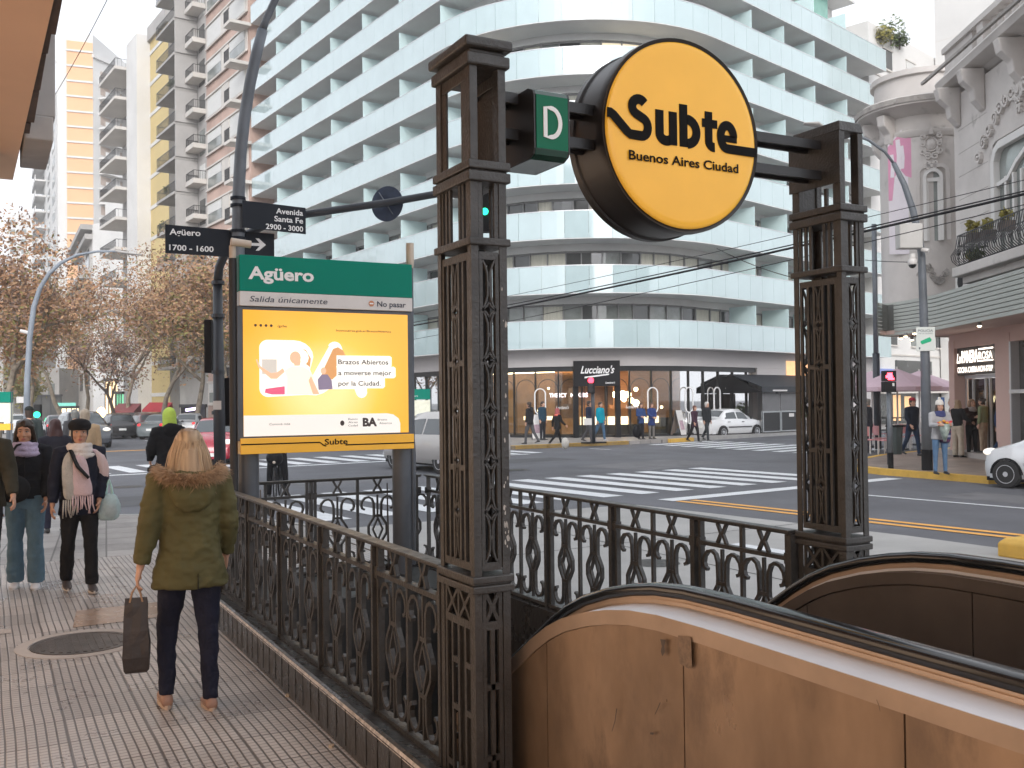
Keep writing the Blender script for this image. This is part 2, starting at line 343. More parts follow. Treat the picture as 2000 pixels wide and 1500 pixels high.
# the big sheet has a hole where the escalator goes down
HX0, HX1, HY0, HY1 = 1.78, 3.82, 3.4, 8.2
mb = MB(); B = 700
for r in [(-B, -B, HX0, B), (HX1, -B, B, B), (HX0, -B, HX1, HY0), (HX0, HY1, HX1, B)]:
    mb.poly([(r[0], r[1], ZR), (r[2], r[1], ZR), (r[2], r[3], ZR), (r[0], r[3], ZR)])
struct(mb.build('road', M['asphalt']))
sheet('concrete_lane', [(4.16, -20), (12.15, -20), (11.35, 9.5), (10.6, 14.9), (9.6, 15.0), (4.16, 14.6)], ZR+.004, M['concrete'])
# near pavement, tiled, round the stair
mb = MB()
for pts in [[(-30, -20), (1.7, -20), (1.7, 12.6), (-30, 12.0)], [(1.7, -20), (4.1, -20), (4.1, 3.3), (1.7, 3.3)], [(1.7, 8.9), (4.1, 8.9), (4.1, 13.0), (1.7, 12.6)]]:
    mb.prism([(p[0], p[1], -.3) for p in pts], (0, 0, .3))
struct(mb.build('pavement', M['tile']))
mb = MB()
mb.prism([(p[0], p[1], -.3) for p in [(-30, 12.0), (1.7, 12.6), (4.1, 13.0), (4.1, 14.2), (3.6, 15.8), (2.6, 16.9), (1.2, 17.6), (-1, 18.0), (-30, 11.5+6.6)]], (0, 0, .297))
struct(mb.build('pavement_corner', M['pave']))
mb = MB(); kp = [(4.16, -20), (4.16, 14.25), (3.65, 15.88), (2.63, 16.98), (1.2, 17.7), (-1, 18.1), (-30, 18.2)]
for a, b in zip(kp[:-1], kp[1:]):
    a = Vector(a); b = Vector(b); n = Vector(((b-a).y, -(b-a).x)).normalized()*.12
    mb.prism([(a.x, a.y, -.25), (b.x, b.y, -.25), (b.x+n.x, b.y+n.y, -.25), (a.x+n.x, a.y+n.y, -.25)], (0, 0, .244))
struct(mb.build('kerb', M['kerb']))
# pavement of the far corner (white apartment block) and the street row beyond
LP = [(24.6, 35.15), (18.7, 34.6), (17.4, 35.6), (16.6, 41), (12.5, 49), (9.6, 55), (9.2, 66), (3.5, 150), (40, 160), (70, 60), (70, 47.4), (29.0, 36.1), (26.7, 35.35)]
sheet('pavement_far', LP, 0, M['pave'], .3)
mb = MB(); mb2 = MB()
def kerbline(mb, pts, w=.16, top=.006, zb=-.25):
    for a, b in zip(pts[:-1], pts[1:]):
        a = Vector(a); b = Vector(b); n = Vector(((b-a).y, -(b-a).x)).normalized()*w
        mb.prism([(a.x, a.y, zb), (a.x+n.x, a.y+n.y, zb), (b.x+n.x, b.y+n.y, zb), (b.x, b.y, zb)], (0, 0, top-zb))
kerbline(mb, [(17.4, 35.6), (18.7, 34.6), (24.6, 35.15)][::-1][::-1], -.16) ; kerbline(mb2, [(27.0, 35.5), (29.0, 36.1), (70, 47.4)], .16)
struct(mb.build('kerb_far', M['kerb_y'])); struct(mb2.build('kerb_far_side', M['kerb']))
mb = MB(); kerbline(mb, [(26.9, 35.45), (28.6, 35.95)], .2, .02); struct(mb.build('kerb_far_painted', M['kerb_y']))
# right-hand corner (pink restaurant)
sheet('pavement_right', [(21.0, -20), (21.0, 13.3), (19.55, 14.2), (19.75, 17.2), (20.2, 18.6), (21.6, 19.9), (24.5, 21.4), (70, 34.2), (70, -20)], 0, M['pave_warm'], .3)
mb = MB(); kerbline(mb, [(70, 34.3), (24.5, 21.5), (21.55, 20.0), (20.1, 18.7), (19.65, 17.25), (19.45, 14.1), (20.9, 13.2), (20.9, -20)], -.2, .008)
struct(mb.build('kerb_right', M['kerb_y']))
# left-hand far corner
sheet('pavement_left_far', [(-30, 28.5), (-1, 29.2), (.6, 31), (1.2, 60), (1.6, 150), (-40, 150)], 0, M['pave'], .3)
# patches, drain covers and seams in the roadway
pm_ = mat('asphalt_patch', (.070, .072, .078), .8, var=.2, vs=1.5, bump=.3, bs=90); pm2 = mat('asphalt_old', (.13, .13, .138), .8, var=.2, vs=1.5, bump=.3, bs=90)
for i, (pts, m_) in enumerate((([(12.5, 17.2), (15.5, 17.6), (15.3, 19.6), (12.3, 19.1)], pm_), ([(6.5, 22.5), (9.8, 22.9), (9.6, 24.6), (6.3, 24.1)], pm2), ([(16, 22), (20, 23.1), (19.3, 25.6), (15.2, 24.5)], pm2), ([(14.5, 27), (17.2, 27.4), (17, 29), (14.3, 28.6)], pm_), ([(2, 20), (4.2, 20.4), (4, 22.6), (1.8, 22.2)], pm_), ([(16.5, 8), (18, 8.1), (17.6, 13), (16.2, 12.9)], pm2))):
    sheet('road_patch', pts, ZR+.003, m_)
for c, r in (((13.2, 24.3), .34), ((17.8, 20.2), .3), ((9, 18.8), .3), ((3, 25), .34), ((7.0, 9.5), .3)):
    sheet('road_drain_cover', [(c[0]+r*math.cos(6.283*i/20), c[1]+r*math.sin(6.283*i/20)) for i in range(20)], ZR+.0055, mat('cast_cover', (.045, .043, .042), .5, .4, var=.3, vs=12, bump=.4, bs=50) if not bpy.data.materials.get('cast_cover') else bpy.data.materials['cast_cover'])
mb = MB()
for a, b in (((4.2, 6.2), (11.8, 6.6)), ((4.2, 10.8), (11.1, 11.3)), ((4.2, 2.0), (12.1, 2.2)), ((7.7, -6), (7.4, 14.9))):
    a = Vector(a); b = Vector(b); n = Vector(((b-a).y, -(b-a).x)).normalized()*.012; mb.poly([(a.x-n.x, a.y-n.y, ZR+.0065), (a.x+n.x, a.y+n.y, ZR+.0065), (b.x+n.x, b.y+n.y, ZR+.0065), (b.x-n.x, b.y-n.y, ZR+.0065)])
struct(mb.build('concrete_joints', M['iron_in']))
# markings
mb = MB(); zm = ZR+.008
def strip(P, d, L, w):
    P = Vector(P); d = Vector(d).normalized(); n = Vector((d.y, -d.x))*(w/2); q = P+d*L
    mb.poly([(P.x-n.x, P.y-n.y, zm), (P.x+n.x, P.y+n.y, zm), (q.x+n.x, q.y+n.y, zm), (q.x-n.x, q.y-n.y, zm)])
E2 = Vector((.9936, .113))
for i in range(14): strip(Vector((5.15, 15.75))+E2*(1.0*i), AV, 4.7, .52)
for i in range(16): strip(Vector((2.9, 30.0))+E2*(1.02*i), AV, 3.6, .52)
for i in range(10): strip(Vector((25.0, 34.0))-AV*(1.05*i)+Vector((-.1*i, 0)), CR, 4.6, .5)
for i in range(9): strip(Vector((-3.5, 19.6))+AV*(1.05*i), CR, 3.6, .5)
strip((11.5, 15.25), (3.69, .5), 7.6, .42)
strip((1.6, 29.1), (3.69, .5), 16, .3)
strip((15.3, 14.2), -AV, 34, .13)
for k in range(8): strip((8.0, 40.+k*7), AV, 3, .14)
strip((21.3, 33.2), -AV, 1.3, .12)
mb.poly([(8.6, 9.0, zm), (9.0, 9.05, zm), (8.9, 10.2, zm), (8.5, 10.15, zm)])
struct(mb.build('road_markings', M['white_line']))
mb = MB()
for o in (0, .34): strip((11.62+o, 15.0), -AV, 36, .17)
strip((2.6, 44.5), (1, .1), 9, .5)
struct(mb.build('road_markings_yellow', M['yellow_line']))

# ------------------------------------------------------------------ curved white apartment block
gl = M['balcony_glass'] = mat('balcony_glass', (.43, .545, .56), .06, var=.06, vs=.5, spec=1., coat=.8)
M['fin_glass'] = mat('frosted_partition', (.60, .76, .77), .35, var=.05, vs=1)
M['slab'] = mat('slab_soffit', (.70, .71, .71), .8, var=.06, vs=.8)
M['apt_wall'] = mat('apartment_wall', (.62, .62, .61), .75, var=.06, vs=.8)
M['apt_fascia'] = mat('apartment_fascia', (.44, .42, .42), .7, var=.05, vs=.6)
M['win_frame'] = mat('grey_window_frame', (.22, .22, .22), .5, var=.05)
M['curtain'] = mat('cream_curtain', (.50, .49, .42), .7, var=.15, vs=3, stretch=(6, 6, .4))
M['win_dark'] = mat('window_dark', (.05, .055, .055), .08, var=.3, vs=.8, spec=.8)
M['win_mid'] = mat('window_mid', (.20, .22, .21), .1, var=.3, vs=1.2, spec=.8)
M['win_lit'] = mat('window_lit', (.6, .52, .4), .4, var=.2, vs=2, emis=(1, .85, .6), est=.35)
V0 = Vector((21.71, 34.99)); CEN = Vector((29.6, 46.7)); RAD = 9.16; TL = 10.8
dl = Vector((-.11, .994)).normalized(); dr = CR.normalized()
T1 = V0+dl*TL; T2 = V0+dr*TL; nl = Vector((-dl.y, dl.x)); nr = Vector((dr.y, -dr.x))
a1 = math.atan2((T1-CEN).y, (T1-CEN).x) % (2*math.pi); a2 = math.atan2((T2-CEN).y, (T2-CEN).x) % (2*math.pi)
R1 = (T1-CEN).length; R2 = (T2-CEN).length; RAD = (R1+R2)/2
SL, SR = 27.6, 18.9; ARC = abs(a2-a1)*RAD; PTOT = SL+ARC+SR
def apt(s, off=0.):
    """point and outward normal of the facade line at arc length s from the far left end, moved inwards by off"""
    if s < SL: p = T1+dl*(SL-s); n = nl
    elif s < SL+ARC:
        f = (s-SL)/ARC; a = a1+(a2-a1)*f; n = Vector((math.cos(a), math.sin(a))); p = CEN+n*(R1+(R2-R1)*f)
    else: p = T2+dr*(s-SL-ARC); n = nr
    return p-n*off, n
def run(s0, s1, off, step=.6):
    n = max(1, int(round((s1-s0)/step))); out = []
    cuts = sorted(set([s0, s1]+[c for c in (SL, SL+ARC) if s0 < c < s1]+[SL+i*ARC/18 for i in range(1, 18) if s0 < SL+i*ARC/18 < s1]))
    return [apt(min(max(c, 1e-6), PTOT), off)[0] for c in cuts]
def band(mb, s0, s1, o0, o1, z0, z1, mi=None):
    a = run(s0, s1, o0); b = run(s0, s1, o1)
    rings = [[(p.x, p.y, z0), (p.x, p.y, z1), (q.x, q.y, z1), (q.x, q.y, z0)] for p, q in zip(a, b)]
    mb.loft(rings, True, mi)
apt_b = thing('apartment_building', 'long white apartment block with a rounded corner and bands of pale glass balconies', 'apartment building', (29.6, 46.7, 0))
Z0, DZ = 4.25, 2.59
def s_of(px, py=400, side='l'):
    if side == 'l': p = onplane(px, py, T1, dl); return SL-(Vector(p[:2])-T1).length
    p = onplane(px, py, T2, dr); return SL+ARC+(Vector(p[:2])-T2).length
finL = [s_of(x) for x in (538.5, 588, 644.5, 707, 779, 861)]
finR = [s_of(x, 200, 'r') for x in (1474, 1537, 1596, 1658)]
wp = random.Random(3)
for k in range(12):
    z = Z0+DZ*k; sR = PTOT if k <= 7 else SL+ARC+.5
    mb = MB(); band(mb, 0, sR, .06, 1.75, z, z+.26); band(mb, 0, sR, .0, .05, z-.02, z+.015)
    slab = mb.build('balcony_slab', M['slab'], apt_b, world=True)
    # glass balustrade: one panel per bay with open joints
    mb = MB(); s = 0.
    while s < sR-.2:
        e = min(s+1.13, sR); band(mb, s+.007, e-.007, .0, .045, z+.02, z+1.30); s = e
    mb.build('glass_balustrade', gl, slab, world=True)
    mb = MB(); band(mb, 0, sR, -.015, .06, z+1.302, z+1.335); mb.build('top_rail', M['steel'], slab, world=True)
    for s in finL+(finR if k <= 7 else []):
        if k > 9: continue
        p, n = apt(s); mb = MB(); d = Vector((-n.y, n.x))*.02; q = p-n*.12; q2 = p-n*1.74
        mb.prism([(q.x-d.x, q.y-d.y, z+.262), (q.x+d.x, q.y+d.y, z+.262), (q2.x+d.x, q2.y+d.y, z+.262), (q2.x-d.x, q2.y-d.y, z+.262)], (0, 0, 2.12))
        mb.build('partition', M['fin_glass'], slab, world=True)
    # facade wall behind: parapet, lintel, then the ribbon of windows
    mb = MB(); band(mb, 0, sR, 1.76, 2.1, z, z+.55); band(mb, 0, sR, 1.74, 2.1, z+2.25, z+DZ-.002)
    if k: mb.build('wall_band', M['apt_wall'], apt_b, world=True)
    mb = MB(); s = .2
    while s < sR-.3:
        wd = wp.choice([.95, 1.15, 1.3]); e = min(s+wd, sR-.1); arc = SL-1 < s < SL+ARC+1
        r = wp.random()
        mi = 2 if r < .5 else 3 if r < .7 else 1
        if arc and k in (3, 5) and wp.random() < .35: mi = 4
        band(mb, s+.035, e-.035, 1.90, 1.93, z+.56, z+2.24, mi); band(mb, s-.035, s+.035, 1.80, 1.95, z+.55, z+2.25, 0)
        band(mb, s+.035, e-.035, 1.84, 1.95, z+2.16, z+2.24, 0); band(mb, s+.035, e-.035, 1.84, 1.95, z+1.0, z+1.04, 0)
        s = e
    if k: mb.build('window_band', [M['win_frame'], M['win_dark'], M['curtain'], M['win_mid'], M['win_lit']], apt_b, world=True)
    else:
        mb2 = MB(); band(mb2, 0, sR, 1.76, 2.1, z, z+.55); band(mb2, 0, sR, 1.74, 2.1, z+2.25, z+DZ-.002); mb2.build('wall_band', M['apt_wall'], apt_b, world=True)
        mb.build('window_band', [M['win_frame'], M['win_dark'], M['curtain'], M['win_mid'], M['win_lit']], apt_b, world=True)
# end walls, core and upper set-back floor of the side wing
mb = MB(); a = run(0, PTOT, 2.15); zt = Z0+DZ*8
mb.prism([(p.x, p.y, 6) for p in a]+[(52.5, 58, 6), (22, 76, 6)], (0, 0, zt-6.05)); mb.build('wall', M['apt_wall'], apt_b, world=True)
mb = MB(); b2 = run(0, SL+ARC+.4, 2.2); mb.prism([(p.x, p.y, zt) for p in b2]+[(36, 56, zt), (22, 74, zt)], (0, 0, DZ*4)); mb.build('upper_wall', M['apt_wall'], apt_b, world=True)
z8 = zt
mb = MB(); band(mb, SL+ARC+.6, PTOT-8.5, 1.2, 3.0, z8, z8+2.3); band(mb, SL+ARC+.6, PTOT-8.5, 1.0, 3.2, z8+2.3, z8+2.5); band(mb, PTOT-8.5, PTOT-.4, 3.4, 3.6, z8, z8+2.2)
band(mb, PTOT-8.0, PTOT-.2, 1.9, 4, z8+2.25, z8+2.4)
mb.build('penthouse', M['apt_wall'], apt_b, world=True)
mb = MB(); band(mb, PTOT-8.4, PTOT-2.5, 2.6, 2.65, z8+.5, z8+2.1); mb.build('penthouse_glass', mat('green_pane', (.2, .42, .36), .15, var=.1, spec=.8), apt_b, world=True)
# ground storey: fascia, shop fronts, interior
mb = MB(); band(mb, 0, PTOT, .9, 1.3, 3.42, 4.249); mb.build('fascia', M['apt_fascia'], apt_b, world=True)
M['shop_frame'] = mat('shop_black', (.010, .011, .012), .35, var=.1)
M['shop_glass'] = thin_glass('shop_glass', (.84, .88, .86), .01)
M['wood'] = mat('wood_slats', (.32, .145, .06), .5, var=.25, vs=3, stretch=(1, 1, 12))
M['glow_wall'] = mat('painted_glow_wall', (.42, .22, .10), .6, var=.2, vs=1.5, emis=(1, .45, .15), est=.03)  # faint emission paints lamplight onto the back wall
M['globe'] = emat('lamp_globe', (1, .78, .48), 5)
M['counter_lit'] = emat('lit_counter', (1, .72, .42), 1.6)
M['shop_dark'] = mat('shop_interior_dark', (.03, .027, .025), .6, var=.3, vs=1)
def s_ground(px):
    """arc length where the sight line through px meets the shop-front line"""
    r = ray(px, 800); best = min(((abs((apt(s, 1.2)[0].x*r[1]-apt(s, 1.2)[0].y*r[0]))/math.hypot(r[0], r[1]), s) for s in [i*.05 for i in range(int(PTOT/.05))] if apt(s, 1.2)[1].dot(Vector((r[0], r[1]))) < 0), default=(0, 0))
    return best[1]
SG = {x: s_ground(x) for x in (1000, 1062, 1124, 1205, 1262, 1290, 1310, 1380, 1440, 1500, 1540)}
sA, sB = SL-9, SG[1540]-1.5
mb = MB(); band(mb, sA, sB, 1.0, 1.25, 3.18, 3.419)
sp = sA
while sp < sB: band(mb, sp-.035, sp+.035, 1.12, 1.25, 0, 3.18); sp += 1.32
band(mb, sA, sB, 1.12, 1.25, 0, .12); mb.build('shop_frame', M['shop_frame'], apt_b, world=True)
s = sA
while s < sB-.1:
    if not (SG[1124]-.2 < s < SG[1205]-.5):
        mb = MB(); band(mb, s+.04, min(s+1.32, sB)-.04, 1.19, 1.2, .12, 3.18); mb.build('shop_window', M['shop_glass'], apt_b, world=True)
    s += 1.32
# arched glazing bars inside the window
mb = MB(); s = sA+.06
while s < sB-1.3:
    pts = []
    for i in range(13):
        a = math.pi*i/12; p, n = apt(s+.62-.58*math.cos(a), 1.26); pts.append((p.x, p.y, 2.32+.5*math.sin(a)))
    p0, _ = apt(s+.04, 1.26); p1, _ = apt(s+1.2, 1.26)
    mb.tube([(p0.x, p0.y, .15)]+pts+[(p1.x, p1.y, .15)], .018, 4); s += 1.32
mb.build('arched_glazing_bar', M['shop_frame'], apt_b, world=True)
mb = MB(); band(mb, sA, sB, 5.2, 5.3, 0, 3.6); mb.build('interior_wall', M['glow_wall'], apt_b, world=True)
mb = MB(); band(mb, SG[1205]+.3, SG[1440], 3.6, 3.7, 1.35, 3.3); band(mb, SG[1062]+.3, SG[1062]+1.6, 2.4, 2.5, .9, 3.3); mb.build('interior_panel', M['wood'], apt_b, world=True)
mb = MB(); band(mb, sA, sB, 1.3, 6.5, 3.30, 3.40); band(mb, sA, sB, 1.3, 6.5, .01, .03); mb.build('interior_floor', M['shop_dark'], apt_b, world=True)
mb = MB(); band(mb, sA, sB, 2.3, 2.42, 3.24, 3.29); band(mb, sA, sB, 4.3, 4.4, 3.24, 3.29); mb.build('added_ceiling_light', emat('added_ceiling_strip', (1, .74, .46), 7), apt_b, world=True)  # unseen light strips added to brighten the shop interior
mb = MB(); band(mb, SG[1124]+.2, SG[1262], 3.1, 3.5, .55, .95); band(mb, SG[1262]+1.5, SG[1310]+1, 3.0, 3.4, .6, .95); band(mb, SG[1000]-1, SG[1062]-.2, 3.4, 3.7, .8, 1.0); mb.build('lit_counter', M['counter_lit'], apt_b, world=True)
mb = MB(); band(mb, SG[1124]-.2, SG[1290], 3.0, 3.6, .03, .55); band(mb, SG[1310]+1.2, SG[1440]+1, 3.0, 3.5, .03, .85); mb.build('counter', M['shop_dark'], apt_b, world=True)
mb = MB()
for px, z, r in [(1212, 2.05, .15), (1222, 2.0, .17), (1231, 2.0, .24), (1244, 2.05, .16), (1251, 1.75, .15), (1262, 1.62, .17), (1235, 1.78, .1), (1262, 2.3, .11), (1010, 1.25, .09), (1036, 1.3, .08), (1320, 1.4, .07), (1170, 2.2, .05), (1185, 2.3, .05), (1400, 2.3, .06), (1060, 2.4, .06)]:
    s = s_ground(px); p, n = apt(s, 2.3); mb.ell((p.x, p.y, z), (r, r, r), 10, 8)
mb.build('globe_lamp', M['globe'], apt_b, world=True)
# lit flat above the side canopy
sw = SG[1540]+.2; mb = MB(); band(mb, sw-.9, sw+1.6, .86, .9, 2.35, 3.85); mb.build('lit_window', mat('lit_room', (.5, .3, .18), .5, var=.3, vs=1.2, emis=(1, .5, .22), est=.55), apt_b, world=True)
mb = MB(); band(mb, SG[1500]-1.5, PTOT, .91, 1.35, 0, 3.419); mb.build('side_wall', M['apt_fascia'], apt_b, world=True)
mb = MB(); band(mb, 0, sA-.1, .95, 1.35, 0, 3.419); mb.build('side_shop', mat('shop_navy', (.02, .022, .05), .5, var=.2), apt_b, world=True)
# black sign box over the door with script lettering
p, n = apt((SG[1124]+SG[1205])/2, .75); dd = Vector((-n.y, n.x)); dd = dd if dd.dot(Vector((RT[0], RT[1]))) > 0 else -dd
wbox = (apt(SG[1124], .9)[0]-apt(SG[1205], .9)[0]).length+.1
TS = frame((p.x, p.y), (dd.x, dd.y), 2.45)
ss = thing('shop_sign', 'black shop sign box with white script lettering over the ice cream shop door', 'shop sign', (p.x, p.y, 2.45))
mb = MB(); mb.T = TS; mb.box((-wbox/2, 0, -.5), (wbox/2, 1.22, .1)); mb.build('sign_box', M['black'], ss, world=True, bevel=.01)
mb = MB(); text_mb(mb, "Lucciano's", TS, -.78, .62, h=.36, width=1.62, bold=.02, shear=.35, thick=.105)
mb.T = TS; mb.prism([(-.6, .38, .104), (.55, .53, .104), (.6, .6, .104), (-.58, .46, .104)], (0, 0, .004)); mb.T = None
text_mb(mb, "Lucciano's", TS, .40, .12, h=.1, width=.46, bold=.015, shear=.35, thick=.105)
mb.build('lettering', M['white_letter'], ss, world=True)
for q0_, q1_ in ((-wbox/2-.02, -wbox/2+.22), (wbox/2-.22, wbox/2+.02)):
    mb = MB(); mb.T = TS; mb.box((q0_, -2.45, -.5), (q1_, -.002, .02)); mb.build('door_jamb', M['black'], ss, world=True)
mb = MB(); mb.T = TS; mb.box((-wbox/2+.22, -.9, -1.2), (wbox/2-.22, -.002, -1.1)); mb.build('door_grille', M['wood'], ss, world=True)
# outline lolly signs standing in the windows
def lolly(px, first=None, lab=''):
    s = s_ground(px); p, n = apt(s, 1.0); d = Vector((-n.y, n.x)); T = frame((p.x, p.y), (d.x, d.y), 0)
    t = thing('window_emblem', lab, 'window sign', (p.x, p.y, 1.0), 0, 'outlined lolly signs in the shop windows')
    pts = [(.27*math.cos(a), .35*(1 if math.sin(a) > 0 else -1)+.27*math.sin(a)) for a in [math.pi*2*(i+.5)/24 for i in range(24)]]
    mb = MB(); mb.ribbon([(u, v+1.75) for u, v in pts], .05, .05, lambda u, v, w: T @ Vector((u, v, w)), closed=True)
    mb.build('lolly_outline', M['white_letter'], t, world=True)
    mb = MB(); st = [(.07*math.cos(a), .2*(1 if math.sin(a) > 0 else -1)+.07*math.sin(a)) for a in [math.pi*2*(i+.5)/12 for i in range(12)]]
    mb.ribbon([(u, v+.84) for u, v in st], .035, .05, lambda u, v, w: T @ Vector((u, v, w)), closed=True); mb.build('lolly_stick', M['white_letter'], t, world=True)
lolly(1057, lab='outlined lolly emblem left of the ice cream shop door'); lolly(1272, lab='outlined lolly emblem in the window right of the globe lamps')
lolly(1341, lab='outlined lolly emblem above the folding board'); lolly(1395, lab='outlined lolly emblem half behind the black canopy')
for px, lab in ((1098, 'white script lettering on the window left of the door'), (1232, 'white script lettering on the window below the globe lamps')):
    s = s_ground(px); p, n = apt(s, 1.1); d = Vector((-n.y, n.x)); d = d if d.dot(Vector((RT[0], RT[1]))) > 0 else -d
    T = frame((p.x, p.y), (d.x, d.y), 1.38); mb = MB(); text_mb(mb, "Lucciano's", T, -.3, 0, h=.16, width=.62, bold=.01, shear=.35)
    tag(mb.build('window_lettering', M['white_letter']), lab, 'window lettering')
s = s_ground(1075); p, n = apt(s, 1.5); d = Vector((-n.y, n.x)); d = d if d.dot(Vector((RT[0], RT[1]))) > 0 else -d
T = frame((p.x, p.y), (d.x, d.y), 1.95); mb = MB(); text_mb(mb, "THE ICY   MAKERS", T, -.1, 0, h=.2, width=1.9, bold=.02); tag(mb.build('neon_lettering', emat('neon_white', (1, .8, .85), 2.)), 'glowing white lettering on the inner wall left of the shop door', 'lettering')
# air conditioner on the curved balcony
AC0 = M['ac_white'] = mat('ac_white', (.6, .58, .55), .5, var=.05)
def aircon(P, D, z, lab, group=None, w=.8):
    t = thing('air_conditioner', lab, 'air conditioner', (P[0], P[1], z), 0, group); T = frame(P, D, z)
    mb = MB(); mb.T = T; mb.box((-w/2, 0, -.3), (w/2, .55, 0)); mb.build('housing', M['ac_white'], t, world=True, bevel=.02)
    mb = MB(); mb.T = T; mb.lathe([(.0, .0), (.2, .0), (.2, .012), (0, .012)], (-.12, .28, .003), 16); mb.build('fan_grille', M['black'], t, world=True); return t
sa = s_ground(886)+3.2; p, n = apt(SL+.6, 1.2); aircon((p.x, p.y), (-n.y, n.x), Z0+DZ*4+1.36, 'white air conditioner on the rounded balcony seen through the left iron pillar')
# ------------------------------------------------------------------ other buildings
M['brick_pink'] = mat('pinkish_render', (.47, .335, .28), .85, var=.18, vs=.5, dirt=(.40, .28, .23), dscale=.4)
M['cream'] = mat('cream_render', (.58, .55, .51), .8, var=.1, vs=.4)
M['white_rend'] = mat('white_render', (.66, .65, .63), .8, var=.07, vs=.3)
M['grey_rend'] = mat('grey_render', (.40, .385, .37), .8, var=.12, vs=.5)
M['ochre'] = mat('ochre_render', (.60, .47, .22), .8, var=.06, vs=.3)
M['orange'] = mat('orange_render', (.80, .46, .26), .8, var=.05, vs=.2)
M['shutter'] = mat('white_shutter', (.62, .62, .60), .6, var=.08, vs=1, stretch=(1, 1, 30))
M['rail_dark'] = mat('balcony_iron', (.03, .03, .032), .5, var=.1)
M['plant'] = mat('balcony_plant', (.09, .13, .035), .7, var=.5, vs=4)
M['plant_dry'] = mat('yellowing_plant', (.30, .27, .07), .7, var=.4, vs=4)
M['slab_g'] = mat('grey_slab', (.36, .345, .33), .8, var=.12, vs=.7)
def leafclump(mb, c, r, n, size, seed=1, mi=None, flat=1.):
    q = random.Random(seed)
    for i in range(n):
        d = Vector((q.gauss(0, 1), q.gauss(0, 1), q.gauss(0, 1)*flat)); d = d.normalized()*(q.random()**.5)
        p = Vector(c)+Vector((d.x*r[0], d.y*r[1], d.z*r[2])); u = Vector((q.uniform(-1, 1), q.uniform(-1, 1), q.uniform(-1, 1))).normalized(); w = u.orthogonal().normalized()
        s = size*q.uniform(.6, 1.3); mb.add([p-u*s, p+w*s*.5, p+u*s, p-w*s*.5], [(0, 1, 2, 3)], mi)
def planes(px0, px1, P, D): return Vector(onplane(px0, 500, P, D)[:2]), Vector(onplane(px1, 500, P, D)[:2])
BP = Vector((20.52, 45.73)); BD = dl
def block(name, label, P, Q, z1, depth, m, part='wall', z0=0):
    """rectangular building whose street front runs from P to Q; depth goes away to the right of P->Q"""
    t = thing(name, label, 'building', ((P+Q)[0]/2, (P+Q)[1]/2, 0)); D = (Q-P); N = Vector((D.y, -D.x)).normalized()*depth
    mb = MB(); mb.prism([(P.x, P.y, z0), (P.x+N.x, P.y+N.y, z0), (Q.x+N.x, Q.y+N.y, z0), (Q.x, Q.y, z0)], (0, 0, z1-z0)); mb.build(part, m, t, world=True); return t
# --- pink block with white window pairs, right next to the white apartment block (px 405-492)
P, Q = planes(490, 405, BP, BD); L = (Q-P).length
pk = block('apartment_house', 'pinkish apartment house with white framed window pairs beside the white block', P, Q, 42, 14, M['brick_pink'])
T = frame(Q, (P-Q), 0)  # u towards the viewer's right, w towards the street
zs = [13.6+2.95*i for i in range(10)]
for z in [1.8+2.95*i for i in range(14)]:
    mb = MB(); mb.T = T; mb.box((.3, z+.0, .002), (L-.3, z+1.75, .10)); mb.box((.25, z-.1, .10), (L-.25, z+.02, .2)); mb.box((.25, z+1.75, .0), (L-.25, z+1.88, .22)); mb.box((L*.42, z+.02, .10), (L*.58, z+1.75, .16)); f = mb.build('window_surround', M['cream'], pk, world=True)
    for u0, u1 in ((.7, L*.40), (L*.60, L-.7)):
        mb = MB(); mb.T = T; mb.box((u0, z+.15, .102), (u1, z+1.65, .125)); r = wp.random()
        mb.build('window', M['shutter'] if r < .6 else M['win_mid'], f, world=True)
        if r >= .6: mb = MB(); mb.T = T; mb.box((u0, z+.95, .126), (u1, z+1.65, .14)); mb.build('shutter', M['shutter'], f, world=True)
# --- balcony block (px 316-405), plus the strip of balconies hard against the white block
def balcony_part(par, T, u0, u1, z, proj, m_slab, rail=True, plant=None, h=.22):
    mb = MB(); mb.T = T; mb.box((u0, z, .0), (u1, z+h, proj)); sl = mb.build('balcony', m_slab, par, world=True)
    if rail:
        mb = MB(); mb.T = T
        for w in (proj-.05,): mb.box((u0+.03, z+1.05, w-.03), (u1-.03, z+1.1, w+.01))
        n = int((u1-u0)/.16)
        for i in range(n+1): mb.box((u0+.03+(u1-u0-.08)*i/n, z+h, proj-.055), (u0+.055+(u1-u0-.08)*i/n, z+1.05, proj-.035))
        for u in (u0+.03, u1-.06):
            mb.box((u, z+1.05, .02), (u+.03, z+1.1, proj-.08))
            for j in range(6): mb.box((u, z+h, .1+j*proj/6), (u+.025, z+1.05, .12+j*proj/6))
        mb.build('railing', M['rail_dark'], sl, world=True)
    if plant:
        mb = MB(); mb.T = T; leafclump(mb, ((u0+u1)/2+plant*.3*(u1-u0), z+.9, proj-.2), ((u1-u0)*.16, .5, .25), 60, .12, int(z*10)); mb.build('foliage', M['plant'] if wp.random() < .6 else M['plant_dry'], sl, world=True)
    return sl
P, Q = planes(405, 350, BP, BD); L = (Q-P).length
bb = block('balcony_house', 'grey apartment house with long planted balconies behind the street name signs', P, Q, 40, 13, M['grey_rend'])
T = frame(Q, (P-Q), 0)
